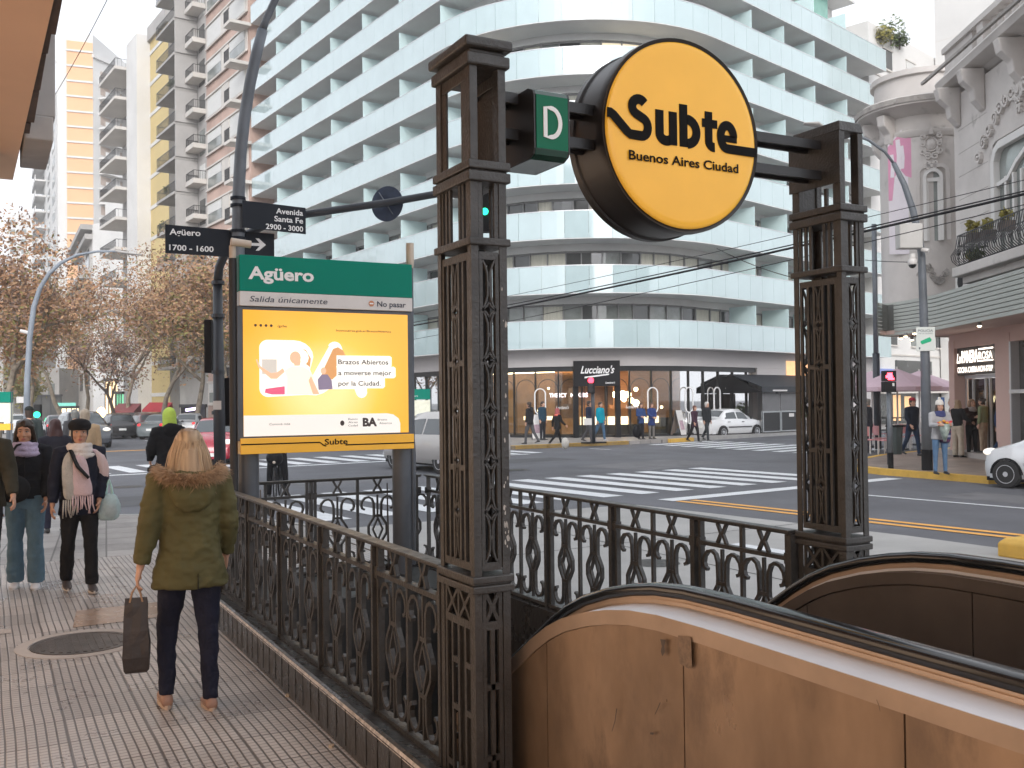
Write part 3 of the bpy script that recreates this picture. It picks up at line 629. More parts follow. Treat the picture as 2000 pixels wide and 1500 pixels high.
for i, z in enumerate([1.9+2.95*i for i in range(13)]):
    if z < 4: continue
    balcony_part(bb, T, .1, L*.70, z, 2.0, M['slab_g'], True, (wp.uniform(-1, 1) if wp.random() < .55 else None))
    balcony_part(bb, T, L*.72, L-.1, z+.6, 1.1, M['cream'], True, None, .4)
    for u0, u1 in ((L*.12, L*.4), (L*.48, L*.66), (L*.78, L*.95)):
        mb = MB(); mb.T = T; mb.box((u0, z+.3, .004), (u1, z+2.4, .05)); mb.build('window', wp.choice([M['win_dark'], M['win_dark'], M['win_mid'], M['shutter']]), bb, world=True)
    mb = MB(); mb.T = T; mb.box((L*.69, z+.23, .05), (L*.715, z+2.9, 1.9)); mb.build('side_screen', M['grey_rend'], bb, world=True)
P2 = Vector(onplane(494, 400, BP, BD)[:2]); Q2 = Vector(onplane(478, 400, BP, BD)[:2])
for z in [3.4+2.95*i for i in range(12)]:
    mb = MB(); mb.T = frame(Q2, (P2-Q2), 0); mb.box((.1, z, .02), ((P2-Q2).length-.1, z+.24, 1.6)); f = mb.build('side_balcony', M['cream'], pk, world=True)
    mb = MB(); mb.T = frame(Q2, (P2-Q2), 0); n = 14
    for i in range(n+1): mb.box((.1+i*1.1/n, z+.24, 1.55), (.115+i*1.1/n, z+1.1, 1.57))
    mb.box((.1, z+1.1, 1.53), (1.3, z+1.14, 1.58)); mb.build('railing', M['rail_dark'], f, world=True)
# --- ochre block with white pilaster (px 237-330)
P, Q = planes(331, 240, BP, BD); L = (Q-P).length
oc = block('ochre_building', 'narrow ochre building with white bands and a tall white pilaster behind the trees', P, Q, 37.5, 12, M['grey_rend'])
T = frame(Q, (P-Q), 0); u1 = (Vector(onplane(295, 400, BP, BD)[:2])-Q).length; u0 = (Vector(onplane(274, 400, BP, BD)[:2])-Q).length
mb = MB(); mb.T = T; mb.box((u1, 0, -.8), (L, 37.5, .02)); mb.build('ochre_panel', M['ochre'], oc, world=True)
mb = MB(); mb.T = T; mb.box((u0, 0, -.8), (u1-.01, 38.2, 1.3)); mb.build('pilaster', M['white_rend'], oc, world=True)
mb = MB(); mb.T = T; mb.box((u1, 37.5, -.8), (L, 38.9, .3)); mb.build('parapet', M['grey_rend'], oc, world=True)
for z in [2.2+3.05*i for i in range(12)]:
    mb = MB(); mb.T = T; mb.box((u1, z+.4, .021), (L, z+.75, .09)); mb.build('white_band', M['white_rend'], oc, world=True)
    if z > 5:
        balcony_part(oc, T, .1, u0-.1, z, 2.4, M['cream'], True, None, .3)
        mb = MB(); mb.T = T; mb.box((u0*.2, z+.4, -.79), (u0*.8, z+2.5, -.7)); mb.build('window', M['win_dark'], oc, world=True)
# --- orange and white tower (px 108-330), front turned to the viewer, lit by the open sky
d_t = 165.
A_ = Vector(atd(113, 500, d_t)[:2]); B_ = Vector(atd(183, 500, d_t+2)[:2]); C_ = Vector(atd(345, 500, d_t+22)[:2])
tw = thing('tower_block', 'very tall pale tower with an orange striped side rising above the trees', 'tower block', (A_.x, A_.y, 0))
Ht = EYE+(795-48)/F*d_t*.97
mb = MB(); N = (C_-B_).normalized(); back = Vector((FW[0], FW[1]))*20
mb.prism([(p.x, p.y, 0) for p in (A_, B_, B_+back, A_+back)], (0, 0, Ht+1)); mb.build('stair_tower', M['white_rend'], tw, world=True)
mb = MB(); mb.prism([(p.x, p.y, 0) for p in (B_, C_, C_+back, B_+back)], (0, 0, Ht-3)); mb.build('wall', M['white_rend'], tw, world=True)
T = frame(A_, (B_-A_), 0); LA = (B_-A_).length; T2_ = frame(B_, (C_-B_), 0); LB = (C_-B_).length
mb = MB(); mb.T = T; mb.box((LA*.26, 0, .0), (LA*.995, Ht-.5, .12)); mb.build('orange_panel', M['orange'], tw, world=True)
nf = 24; fz = (Ht-2)/nf
for i in range(nf):
    mb = MB(); mb.T = T; mb.box((LA*.25, i*fz+fz*.88, .121), (LA, i*fz+fz, .3)); mb.build('white_band', M['white_rend'], tw, world=True)
    if i > 6 and i < 23:
        mb = MB(); mb.T = T2_; mb.box((LB*.06, i*fz, .0), (LB*.52, i*fz+.3, 1.6)); mb.box((LB*.06, i*fz+.3, 1.5), (LB*.52, i*fz+1.15, 1.6)); b = mb.build('balcony', M['white_rend'], tw, world=True)
        for u in (.08, .3, .66, .84):
            mb = MB(); mb.T = T2_; mb.box((LB*u, i*fz+.9, .01), (LB*(u+.11), i*fz+2.4, .05)); mb.build('window', mat('tower_window', (.45, .36, .3), .3, var=.2) if i == 7 and u == .08 else bpy.data.materials['tower_window'], tw, world=True)
        mb = MB(); mb.T = T2_; mb.box((LB*.54, i*fz+.3, .005), (LB*.63, i*fz+fz*.8, .06)); mb.build('brick_panel', M['brick_pink'], tw, world=True)
mb = MB(); mb.T = T2_; mb.box((-.2, Ht-3, -8), (LB, Ht-2.4, .4)); mb.build('parapet', M['white_rend'], tw, world=True)
# --- lower white houses in front of the tower (px 152-240)
a = Vector(atd(152, 500, 146)[:2]); b = Vector(atd(181, 500, 124)[:2]); m_ = Vector(atd(206, 500, 122.5)[:2]); c = Vector(atd(243, 500, 120)[:2])
h1 = thing('corner_house', 'old cream house with projecting grey cornices in front of the tower', 'house', (a.x, a.y, 0))
zt = EYE+(794-445)/F*124
mb = MB(); bk = Vector((RT[0], RT[1])).normalized()*9+Vector((FW[0], FW[1])).normalized()*10; mb.prism([(p.x, p.y, 0) for p in (a, b, b+bk*.5, a+bk)], (0, 0, zt)); mb.build('wall', M['cream'], h1, world=True)
T = frame(a, (b-a), 0); L = (b-a).length
for z, o in ((zt, 1.4), (zt-1.2, .9), (zt-6.2, 1.6), (zt-6.9, .8)):
    mb = MB(); mb.T = T; mb.box((-.8, z-.35, -3), (L+.01, z+.3, o)); mb.build('cornice', M['grey_rend'], h1, world=True)
for k in range(5):
    for u in (.15, .6):
        mb = MB(); mb.T = T; mb.box((L*u, zt-4.5-k*4, .01), (L*(u+.2), zt-2-k*4, .06)); mb.build('window', M['win_dark'], h1, world=True)
wh = thing('white_house', 'plain white blank wall of a house between the cornices and the ochre building', 'house', (b.x, b.y, 0)); fw12 = Vector((FW[0], FW[1])).normalized()*12
mb = MB(); mb.prism([(p.x, p.y, 0) for p in (b, m_, m_+fw12*.6, b+fw12*.6)], (0, 0, EYE+(794-437)/F*123)); mb.prism([(p.x, p.y, 0) for p in (m_, c, c+fw12, m_+fw12)], (0, 0, EYE+(794-392)/F*121)); mb.build('wall', M['white_rend'], wh, world=True)
# --- far left white block with balconies (px 75-112) and hazy end of the avenue
a = Vector(atd(82, 500, 205)[:2]); b = Vector(atd(112, 500, 166)[:2])
fb = thing('balcony_tower', 'pale tower with small stacked corner balconies left of the orange stripes', 'tower block', (a.x, a.y, 0))
za = EYE+(795-255)/F*190
mb = MB(); bk2 = Vector((RT[0], RT[1]))*8+Vector((FW[0], FW[1]))*14; mb.prism([(p.x, p.y, 0) for p in (a, b, b+bk2*.3, a+bk2)], (0, 0, za)); mb.build('wall', M['white_rend'], fb, world=True)
T = frame(a, (b-a), 0); L = (b-a).length
for i in range(18):
    z = za-3-i*3.1
    if z < 12: break
    mb = MB(); mb.T = T; mb.box((-.4, z, 0), (L*.3, z+.3, 1.9)); mb.box((-.4, z+.3, 1.8), (L*.3, z+1.2, 1.9)); mb.build('balcony', M['white_rend'], fb, world=True)
    for u in (.05, .45, .75):
        mb = MB(); mb.T = T; mb.box((L*u, z+.7, .01), (L*(u+.14), z+2.3, .06)); mb.build('window', M['win_mid'], fb, world=True)
def far_block(px0, px1, ytop, d, m, lab, name='far_building', d2=None, wins=True):
    a = Vector(atd(px0, 600, d)[:2]); b = Vector(atd(px1, 600, d2 or d)[:2]); z = EYE+(794-ytop)/F*d
    t = thing(name, lab, 'building', (a.x, a.y, 0)); mb = MB(); bk = Vector((FW[0], FW[1]))*15
    mb.prism([(p.x, p.y, 0) for p in (a, b, b+bk, a+bk)], (0, 0, z)); mb.build('wall', m, t, world=True)
    if wins:
        T = frame(a, (b-a), 0); L = (b-a).length; n = max(2, int(L/3))
        mb = MB()
        for zz in [3.5+3*k for k in range(int((z-4)/3))]:
            for i in range(n): fbox(mb, T, L*(i+.25)/n, L*(i+.7)/n, zz, zz+1.5, .01, .06)
        if mb.v: mb.build('windows', M['win_mid'], t, world=True)['kind'] = 'stuff'
    return t
far_block(-40, 60, 690, 230, M['grey_rend'], 'low grey building closing the avenue at the far left')
far_block(15, 80, 415, 300, M['white_rend'], 'hazy white block at the far end of the avenue')
far_block(28, 58, 722, 190, mat('red_brick', (.50, .16, .06), .85, var=.1), 'orange brick gable beside the curved grey lamp post', wins=False)
far_block(58, 115, 720, 140, M['grey_rend'], 'grey louvred building behind the curved lamp post')
far_block(-140, 6, 560, 130, M['grey_rend'], 'dim grey building behind the trees at the left picture edge')
# ground floors behind the trees: shops with awnings
aw = M['awning_red'] = mat('red_awning', (.38, .02, .03), .7, var=.1)
M['awning_dull'] = mat('dull_red_awning', (.20, .055, .06), .7, var=.1)
def awning(px0, px1, y0, y1, d, m, lab, proj=1.6):
    a = Vector(atd(px0, y0, d)); b = Vector(atd(px1, y0, d-2)); h = (y1-y0)/F*d
    t = thing('awning', lab, 'awning', tuple(a)); o = Vector((-FW[0], -FW[1], 0))*proj
    mb = MB(); mb.loft([[a, a+o+Vector((0, 0, -h*.8)), a+o+Vector((0, 0, -h)), a+Vector((0, 0, -h))], [b, b+o+Vector((0, 0, -h*.8)), b+o+Vector((0, 0, -h)), b+Vector((0, 0, -h))]]); mb.build('canopy', m, t, world=True)
    mb = MB()
    for p in (a, b): mb.tube([p+Vector((0, 0, -h)), p+o+Vector((0, 0, -h))], .03, 6)
    mb.build('arm', M['rail_dark'], t, world=True)
awning(232, 276, 788, 806, 84, M['awning_dull'], 'faded dark red awning behind the dead tree')
awning(292, 337, 786, 804, 79, M['awning_red'], 'bright red shop awning behind the tree trunks')
def shopfront(px0, px1, y0, y1, d, m, lab, name='lit_shop'):
    a = Vector(atd(px0, y1, d)); b = Vector(atd(px1, y1, d)); h = (y1-y0)/F*d; t = thing(name, lab, 'shop front', tuple(a)); T = frame((a.x, a.y), (b-a)[:2], a.z); L = (b-a).length
    mb = MB(); mb.T = T; mb.box((0, 0, -.4), (L, h, 0)); mb.build('panel', m, t, world=True)
    mb = MB(); mb.T = T; mb.box((-.1, h, -.4), (L+.1, h+.25, .3)); mb.build('lintel', M['rail_dark'], t, world=True)
    mb = MB(); mb.T = T
    for i in range(4): mb.box((L*i/3-.04, 0, .001), (L*i/3+.04, h, .06))
    mb.build('mullion', M['rail_dark'], t, world=True)
shopfront(120, 150, 798, 835, 100, emat('shop_lit_cream', (1, .8, .5), 1.3), 'cream lit shop front behind the woman in the black beret')
shopfront(206, 226, 745, 850, 86, emat('shop_lit_gold', (1, .72, .4), .9), 'tall golden lit doorway behind the dead tree')
shopfront(228, 238, 770, 850, 85, emat('green_neon', (.25, .9, .5), .55), 'pale green glowing shop edge behind the dead tree')
shopfront(245, 310, 812, 850, 80, mat('kiosk_green', (.01, .06, .035), .6, var=.2), 'dark green kiosk behind the parked cars', 'kiosk')
shopfront(355, 400, 796, 850, 76, mat('shop_near_black', (.02, .02, .025), .5, var=.3), 'dark shop front behind the traffic signal post')  # panel in a plain near-black colour
mb = MB(); a = Vector(atd(363, 801, 74)); b = Vector(atd(391, 797, 74)); mb.tube([a, b], .1, 8); tag(mb.build('neon_tube', emat('violet_tube', (.7, .55, 1), 3)), 'violet white neon tube on the dark shop front', 'neon light')
shopfront(62, 118, 775, 838, 118, mat('shop_dim', (.06, .06, .055), .5, var=.5, vs=.6), 'dim row of shops under the louvred building')
mb = MB(); T = frame(atd(110, 800, 110)[:2], (RT[0], RT[1]), atd(110, 800, 110)[2]); mb.T = T; mb.box((0, 0, 0), (2.2, .75, .1)); tag(mb.build('shop_board', emat('teal_board', (.2, .6, .5), .5)), 'pale green shop board behind a tree trunk', 'sign board')
mb = MB(); mb.ell(atd(198, 806, 80), (.35, .35, .45), 10, 8); tag(mb.build('globe_light', emat('amber', (1, .6, .25), 4)), 'round amber light left of the golden doorway', 'light')
# --- building over the left pavement: its soffit, fascia and shop front
lb = thing('canopy_building', 'building at the left edge with a salmon soffit over the pavement', 'building', (-1.3, 4, 0))
M['salmon'] = mat('salmon_soffit', (.78, .50, .33), .7, var=.06, vs=.8, dirt=(.62, .38, .25), dscale=1.2, dlo=.63)
M['conc_old'] = mat('stained_concrete', (.36, .33, .31), .85, var=.2, vs=1.2, dirt=(.2, .17, .15), dscale=1.5, dlo=.6)
mb = MB(); mb.prism([(-1.6, -14, 4.6), (.82, -14, 4.6), (.42, 7.4, 4.6), (.303, 13.55, 4.6), (-1.6, 13.55, 4.6)], (0, 0, .25)); mb.build('soffit', M['salmon'], lb, world=True)
mb = MB(); q = random.Random(5); y = -8.
while y < 11.2:
    e = y+q.uniform(.5, 1.2); x = .82-(y+14)*.0187; mb.box((x-.02, y, 4.63+q.uniform(0, .05)), (x+.05+q.uniform(0, .02), min(e, 11.3), 5.4)); y = e+.01
mb.build('gutter', mat('rusted_gutter', (.09, .06, .05), .8, var=.3, vs=5), lb, world=True)
mb = MB(); mb.box((-1.6, 11.4, 4.86), (.66, 12.8, 10.5)); mb.box((.36, 11.38, 4.6), (.64, 12.82, 4.859)); mb.build('concrete_fin', M['conc_old'], lb, world=True, bevel=.015)
mb = MB(); mb.box((-1.6, -14, 5.41), (.30, 11.38, 22)); mb.build('upper_wall', M['conc_old'], lb, world=True)
mb = MB(); mb.box((-1.8, -14, 0), (-1.4, 12.9, 4.6)); mb.build('wall', M['salmon'], lb, world=True)
ws = emat('warm_shop_light', (1, .70, .48), .9)
for i in range(8):
    y = -9+i*2.6; mb = MB(); mb.box((-1.40, y, .45), (-1.36, y+2.1, 2.9)); f = mb.build('shop_window', ws, lb, world=True)
    mb = MB()
    for a_, b_ in (((-1.40, y-.08, .35), (-1.3, y, 3.0)), ((-1.40, y+2.1, .35), (-1.3, y+2.18, 3.0)), ((-1.40, y, 2.9), (-1.3, y+2.1, 3.0)), ((-1.40, y, .35), (-1.3, y+2.1, .45)), ((-1.38, y+1.02, .45), (-1.32, y+1.08, 2.9))): mb.box(a_, b_)
    mb.build('frame', M['shop_frame'], f, world=True)
t = thing('hanging_sign', 'tall pale yellow light box under the salmon soffit at the left edge', 'sign', (0, 12.3, 3.5))
mb = MB(); mb.box((-.45, 12.15, 3.42), (.085, 12.3, 4.55)); mb.build('panel', mat('pale_yellow', (.60, .47, .14), .5, var=.06), t, world=True)
mb = MB(); mb.box((.086, 12.13, 3.38), (.13, 12.32, 4.56)); mb.box((-.45, 12.13, 3.3), (.09, 12.32, 3.40)); mb.build('frame', mat('sign_brown', (.14, .075, .04), .6), t, world=True)
# --- restaurant with the ornate stone front on the right: cut corner facing the crossing
OD = Vector((math.sin(rad(31)), math.cos(rad(31)))); OP = Vector((26.66, 20.75))
TO = frame(OP+OD*.3, -OD, 0)      # u runs towards the viewer, w out over the crossing
M['stone'] = mat('pale_stone', (.54, .51, .485), .8, var=.1, vs=.9, dirt=(.34, .32, .30), dscale=1.4, dlo=.6, bump=.1, bs=20)
M['stone_dark'] = mat('weathered_stone', (.33, .31, .29), .85, var=.25, vs=3, dirt=(.16, .15, .13), dscale=5, dlo=.55)
M['pink'] = mat('pink_render', (.58, .40, .35), .7, var=.05, vs=.8)
M['slat'] = mat('slat_grey', (.40, .42, .39), .55, var=.06, vs=.5)
rb = thing('corner_building', 'ornate pale stone corner building above a pink restaurant on the right', 'building', (OP.x, OP.y, 0))
UL = 14.
def uo(px):
    p = Vector(onplane(px, 600, OP+OD*.3, OD)[:2]); return -(p-OP-OD*.3).dot(OD)
TCU = TO.inverted() @ Vector((*atd(1806, 600, 33.2)[:2], 0))
def ob(mb, u0, u1, v0, v1, w0, w1, mi=None): fbox(mb, TO, u0, u1, v0, v1, w0, w1, mi)
mb = MB(); ob(mb, 1.3, UL, 4.2, 10.9, -8, 0); mb.build('upper_wall', M['stone'], rb, world=True)
# rounded turret at the corner towards the side street
mb = MB(); mb.T = TO; ring = lambda v, r: [(TCU.x+r*math.cos(math.pi*2*i/28), v, TCU.z+r*math.sin(math.pi*2*i/28)) for i in range(28)]
mb.loft([ring(4.2, 1.35), ring(10.9, 1.35)]); mb.build('turret', M['stone'], rb, world=True, angle=40)
mb = MB(); mb.T = TO
prof = [(10.3, .03), (10.42, .12), (10.5, .12), (10.55, .05), (11.0, .05), (11.05, .2), (11.15, .35), (11.22, .8), (11.42, .85), (11.5, .8)]
mb.loft([[(1.0, v, w-.4), (1.0, v+.001, -6), (UL, v+.001, -6), (UL, v, w)] for v, w in prof]); mb.build('cornice', M['stone'], rb, world=True)
mb = MB(); mb.T = TO; mb.loft([ring(v, 1.35+w*.9) for v, w in prof]); mb.build('turret_cornice', M['stone'], rb, world=True, angle=40)
mb = MB(); mb.T = TO; mb.loft([ring(11.5, 1.5), ring(12.3, 1.5), ring(12.32, 1.62), ring(12.5, 1.62)]); mb.build('turret_parapet', M['stone'], rb, world=True, angle=40)
mb = MB(); mb.T = TO; mb.loft([ring(v, r) for v, r in ((11.28, 2.13), (11.44, 2.16), (11.505, 2.0))]); ob(mb, 1.0, UL, 11.43, 11.515, .78, .87); mb.build('cornice_edge', M['stone_dark'], rb, world=True)
# parapet with balusters
mb = MB(); ob(mb, 1.2, UL, 11.5, 11.72, -.3, .25); ob(mb, 1.2, UL, 12.28, 12.45, -.35, .3); ob(mb, 1.2, 3.2, 11.72, 12.28, -.28, .2); ob(mb, 3.6, 4.0, 11.72, 12.28, -.28, .24); mb.build('parapet', M['stone'], rb, world=True)
for i in range(8):
    u = 4.25+i*.42; mb = MB(); mb.T = TO @ Matrix.Translation((u, 11.72, 0)) @ Matrix.Rotation(-math.pi/2, 4, 'X')
    mb.lathe([(.1, 0), (.1, .05), (.05, .1), (.12, .22), (.09, .33), (.045, .42), (.06, .5), (.1, .52), (.1, .56)], (0, 0, 0), 10); mb.build('baluster', M['stone'], rb, world=True, angle=50)
# scroll brackets under the cornice
for u, w in ((1.5, 0), (3.2, 0), (5.6, 0), (7.4, 0)):
    mb = MB(); mb.T = TO; mb.prism([(u, 11.1, w), (u, 11.1, w+.7), (u, 10.75, w+.62), (u, 10.5, w+.35), (u, 10.2, w+.3), (u, 9.95, w+.08), (u, 9.9, w)], (.34, 0, 0)); mb.build('bracket', M['stone'], rb, world=True, bevel=.04)
for a in (-140, -100, -62):
    c, s_ = math.cos(rad(-a)), math.sin(rad(-a)); mb = MB(); mb.T = TO @ Matrix.Translation((TCU.x+1.3*c, 0, TCU.z+1.3*s_)) @ Matrix.Rotation(-math.atan2(s_, c), 4, 'Y')
    mb.prism([(0, 11.1, -.16), (.6, 11.1, -.16), (.55, 10.75, -.16), (.3, 10.5, -.16), (.26, 10.2, -.16), (.06, 9.95, -.16), (0, 9.9, -.16)], (0, 0, .32)); mb.build('bracket', M['stone'], rb, world=True, bevel=.04)
# rusticated joints (thin grooves cut as dark lines standing 2 mm proud of the wall)
def curl(mb, u, v, r, w=.06, turns=1.5, start=0., flip=1, dep=.08, TO=TO):
    pts = [(u+flip*(r*(1-.8*i/18))*math.cos(start+turns*2*math.pi*i/18), v+(r*(1-.8*i/18))*math.sin(start+turns*2*math.pi*i/18)) for i in range(19)]
    mb.ribbon(pts, w, dep, lambda a, b, c: TO @ Vector((a, b, c+.05)))
def cartouche(u, v, sc, TO=TO):
    mb = MB(); mb.T = TO
    rr = [[(u+sc*r*math.cos(2*math.pi*i/20), v+sc*r*1.15*math.sin(2*math.pi*i/20), .0+h) for i in range(20)] for r, h in ((.36, 0), (.34, .1), (.28, .05), (.2, .1), (.05, .13))]
    mb.loft(rr); mb.T = None
    for f in (1, -1):
        for dv, r, st in ((.75, .2, 0), (.45, .16, 1.2), (.05, .15, 1), (-.35, .17, 2), (-.62, .2, .4), (-.95, .14, 2.5), (-1.2, .11, 1)):
            curl(mb, u+f*sc*(.18 if abs(dv) > .6 else .42), v+sc*dv, sc*r, .05*sc+.02, 1.4, st, f, .1, TO)
    mb.T = TO; mb.prism([(u-.12*sc, v+.5*sc, .04), (u, v+1.1*sc, .04), (u+.12*sc, v+.5*sc, .04)], (0, 0, .14)); mb.T = None
    return mb.build('cartouche', M['stone'], rb, world=True, bevel=.012)
def arched(u, v0, v1, w, name='window', bars=True, TO=TO):
    pts = [(u-w/2, v0), (u-w/2, v1)]+[(u-w/2*math.cos(math.pi*i/10), v1+w/2*math.sin(math.pi*i/10)) for i in range(1, 10)]+[(u+w/2, v1), (u+w/2, v0)]
    mb = MB(); mb.T = TO; mb.prism([(a, b, .004) for a, b in pts], (0, 0, .02)); f = mb.build(name, M['win_mid'], rb, world=True)
    mb = MB(); mb.ribbon(pts, .10, .14, lambda a, b, c: TO @ Vector((a, b, c+.08)))
    if bars: mb.T = TO; mb.box((u-w/2, v1-.12, .02), (u+w/2, v1, .09)); mb.box((u-w/2+.02, v0, .02), (u-w/2+.12, v1, .07)); mb.box((u+w/2-.12, v0, .02), (u+w/2-.02, v1, .07)); mb.T = None
    mb.build('frame', M['white_rend'], f, world=True)
    mb = MB(); o = [(p[0]+(.2 if p[0] > u else -.2), p[1]+(.15 if p[1] > v1 else 0)) for p in pts]; mb.ribbon(o, .12, .1, lambda a, b, c: TO @ Vector((a, b, c+.05))); mb.build('surround', M['stone'], f, world=True)
tc2 = (TO @ Vector((TCU.x, 0, TCU.z))).to_2d(); tn = Vector(G(1836, 1000, 0)[:2]); tn = (-tc2+Vector((2.6, 0))).normalized(); TW = frame(tc2+tn*1.29, Vector((-tn.y, tn.x)), 0)
if TW.col[2].to_2d().dot(tn) < 0: TW = frame(tc2+tn*1.29, Vector((tn.y, -tn.x)), 0)
arched(.25, 6.85, 8.9, .50, TO=TW); cartouche(.22, 10.0, .62, TW)
# big window with a curved head, garland above
big = []
ub = 5.65; wb = 2.7
mb = MB(); ob(mb, ub-wb/2, ub+wb/2, 5.7, 8.55, .004, .03); f = mb.build('window', M['win_mid'], rb, world=True)
mb = MB()
pts = [(ub-wb/2, 5.7), (ub-wb/2, 8.2), (ub-wb/2+.15, 8.48), (ub-wb/2+.4, 8.6), (ub+wb/2-.4, 8.6), (ub+wb/2-.15, 8.48), (ub+wb/2, 8.2), (ub+wb/2, 5.7)]
mb.ribbon(pts, .2, .2, lambda a, b, c: TO @ Vector((a, b, c+.1)))
mb.ribbon([(ub-wb/2, 7.55), (ub-.6, 7.62), (ub-.1, 7.95), (ub+.5, 8.2), (ub+wb/2, 8.3)], .12, .1, lambda a, b, c: TO @ Vector((a, b, c+.08)))
for u in (-.75, -.3, .15, .6): mb.ribbon([(ub+u, 5.7), (ub+u, 7.7)], .1, .1, lambda a, b, c: TO @ Vector((a, b, c+.07)))
mb.build('frame', M['white_rend'], f, world=True)
mb = MB(); mb.ribbon([(a+(.28 if a > ub else -.28), b+(.25 if b > 8.4 else 0)) for a, b in pts], .16, .14, lambda a, b, c: TO @ Vector((a, b, c+.07))); mb.build('surround', M['stone'], f, world=True)
mb = MB()
for i in range(15):
    a = i/14; uu = ub-2.5+5.0*a; vv = 8.6+1.25*math.sin(math.pi*a)**.8; curl(mb, uu, vv, .2, .07, 1.4, i*1.7, 1 if i % 2 else -1, .12)
mb.build('garland', M['stone'], rb, world=True, bevel=.01); cartouche(ub, 9.85, .5)
mb = MB()
for i in range(9): curl(mb, -.15+.09*i, 5.75+.25*math.sin(i*.8), .13, .05, 1.3, i, 1 if i % 2 else -1, .1, TW)
mb.build('relief', M['stone_dark'], rb, world=True)
mb = MB()
for v in (5.6, 6.3, 7.0, 7.7, 8.4, 9.1, 9.8):
    for u0, u1 in ((1.6, 3.6), (8, UL)): ob(mb, u0, u1, v, v+.02, -.01, .003)
mb.build('joint', M['stone_dark'], rb, world=True)
TO0 = TO; TO = TO0 @ Matrix.Translation((1.25, 0, 0))
# balcony with bellied iron railing and plants
mb = MB(); ob(mb, 2.2, UL, 5.15, 5.42, -.2, 1.0); ob(mb, 2.3, UL, 4.95, 5.15, -.2, .75); bal = mb.build('balcony', M['stone'], rb, world=True, bevel=.03)
mb = MB()
for i in range(46):
    u = 2.3+i*.13; pts = [(u, 5.45, .86), (u, 5.6, 1.02), (u, 5.75, 1.05), (u, 5.95, .92), (u, 6.3, .86)]; mb.tube([TO @ Vector(p) for p in pts], .013, 4)
for j in range(6): mb.tube([TO @ Vector(p) for p in [(2.28, 5.45, .1+j*.14), (2.2, 5.65, .1+j*.14), (2.28, 6.3, .1+j*.14)]], .013, 4)
for v in (5.46, 6.0, 6.3): ob(mb, 2.28, UL, v, v+.03, .84, .87); ob(mb, 2.27, 2.30, v, v+.03, 0, .86)
for i in range(14):
    u = 2.6+i*.45
    pts = [(u+.13*(1-i2/14)*math.cos(i2*.7), 5.78+.13*(1-i2/14)*math.sin(i2*.7)) for i2 in range(14)]; mb.ribbon(pts, .02, .02, lambda a, b, c: TO @ Vector((a, b, c+.95)))
mb.build('railing', M['rail_dark'], bal, world=True)
for u, v, r, mm in ((3.0, 6.45, .22, 'plant_dry'), (3.9, 6.35, .2, 'plant_dry'), (3.2, 5.7, .3, 'plant'), (5.0, 6.4, .2, 'plant_dry'), (2.9, 5.65, .2, 'plant_dry')):
    t = thing('potted_plant', f"{'yellowing' if mm == 'plant_dry' else 'green'} potted plant on the stone balcony, {'highest and leftmost' if u == 3.0 else 'low, spreading and large' if u == 3.2 else 'below the leftmost plant' if u == 2.9 else 'furthest right of the row' if u == 5.0 else 'centred before the tall window'}", 'potted plant', tuple(TO @ Vector((u, v-r, .7))))
    mb = MB(); mb.T = TO; leafclump(mb, (u, v, .72), (r, r*.9, r*.8), 90, .09, int(u*7)); mb.build('foliage', M[mm], t, world=True)
    mb = MB(); mb.T = TO; mb.box((u-.18, v-r-.2, .55), (u+.18, v-r+.05, .85)); mb.build('pot', mat('planter_brown', (.1, .075, .06), .7) if u == 3.0 else bpy.data.materials['planter_brown'], t, world=True, bevel=.02)
aircon((TO @ Vector((1.55, 0, .45)))[:2], -OD, 4.85, 'grey box of an air conditioner above the slatted canopy', None, 1.0)
TO = TO0 @ Matrix.Translation((.651, 0, 0)) @ Matrix.Diagonal((1.163, 1, 1, 1))
# pink ground storey, recessed door, glowing sign
mb = MB(); ob(mb, -.05, .3, 0, 3.5, -.6, .02); ob(mb, 2.75, 3.5, 0, 3.5, -.6, .02); ob(mb, -.05, UL, 3.25, 4.2, -.6, .0); ob(mb, 5.9, UL, 0, 3.25, -.6, .0); mb.build('wall', M['pink'], rb, world=True)
mb = MB(); ob(mb, .3, 2.75, 0, 3.25, -1.6, -1.5); mb.build('inner_wall', mat('warm_lobby', (.34, .20, .13), .6, var=.2, vs=1, emis=(1, .5, .25), est=.16), rb, world=True)
mb = MB(); ob(mb, .3, 2.75, .0, .14, -1.5, .3); mb.build('door_step', M['conc_old'], rb, world=True)
mb = MB()
for u in (.32, .75, 1.5, 1.75, 2.4, 2.68): ob(mb, u, u+.05, .14, 2.38, -.38, -.3)
ob(mb, .32, 2.73, 2.32, 2.42, -.4, -.28); mb.build('door_frame', M['steel'], rb, world=True)
mb = MB(); ob(mb, .4, 2.66, .14, 2.3, -.35, -.345); mb.build('door_glass', M['shop_glass'], rb, world=True)
mb = MB()
for v, r in ((1.9, .12), (1.6, .17)): mb.ell(TO @ Vector((1.95, v, -1.0)), (r, r, r*.8), 10, 8)
mb.build('pendant_lamp', emat('orange_lamp', (1, .42, .08), 2.2), rb, world=True)
mb = MB(); ob(mb, 3.5, 5.9, 1.95, 3.25, -.25, -.2); ob(mb, 3.5, 5.9, .1, 1.85, -.25, -.2); sw_ = mb.build('shop_window', M['win_dark'], rb, world=True)
mb = MB(); ob(mb, 3.48, 5.95, 1.85, 1.95, -.24, .04); ob(mb, 3.5, 3.58, .1, 3.25, -.24, .03); ob(mb, 4.7, 4.78, .1, 3.25, -.24, .03); mb.build('frame', M['steel'], sw_, world=True)
rs = thing('restaurant_sign', 'dark fascia with glowing white restaurant lettering above the pink doorway', 'restaurant sign', tuple(TO @ Vector((.3, 2.42, -.1))))
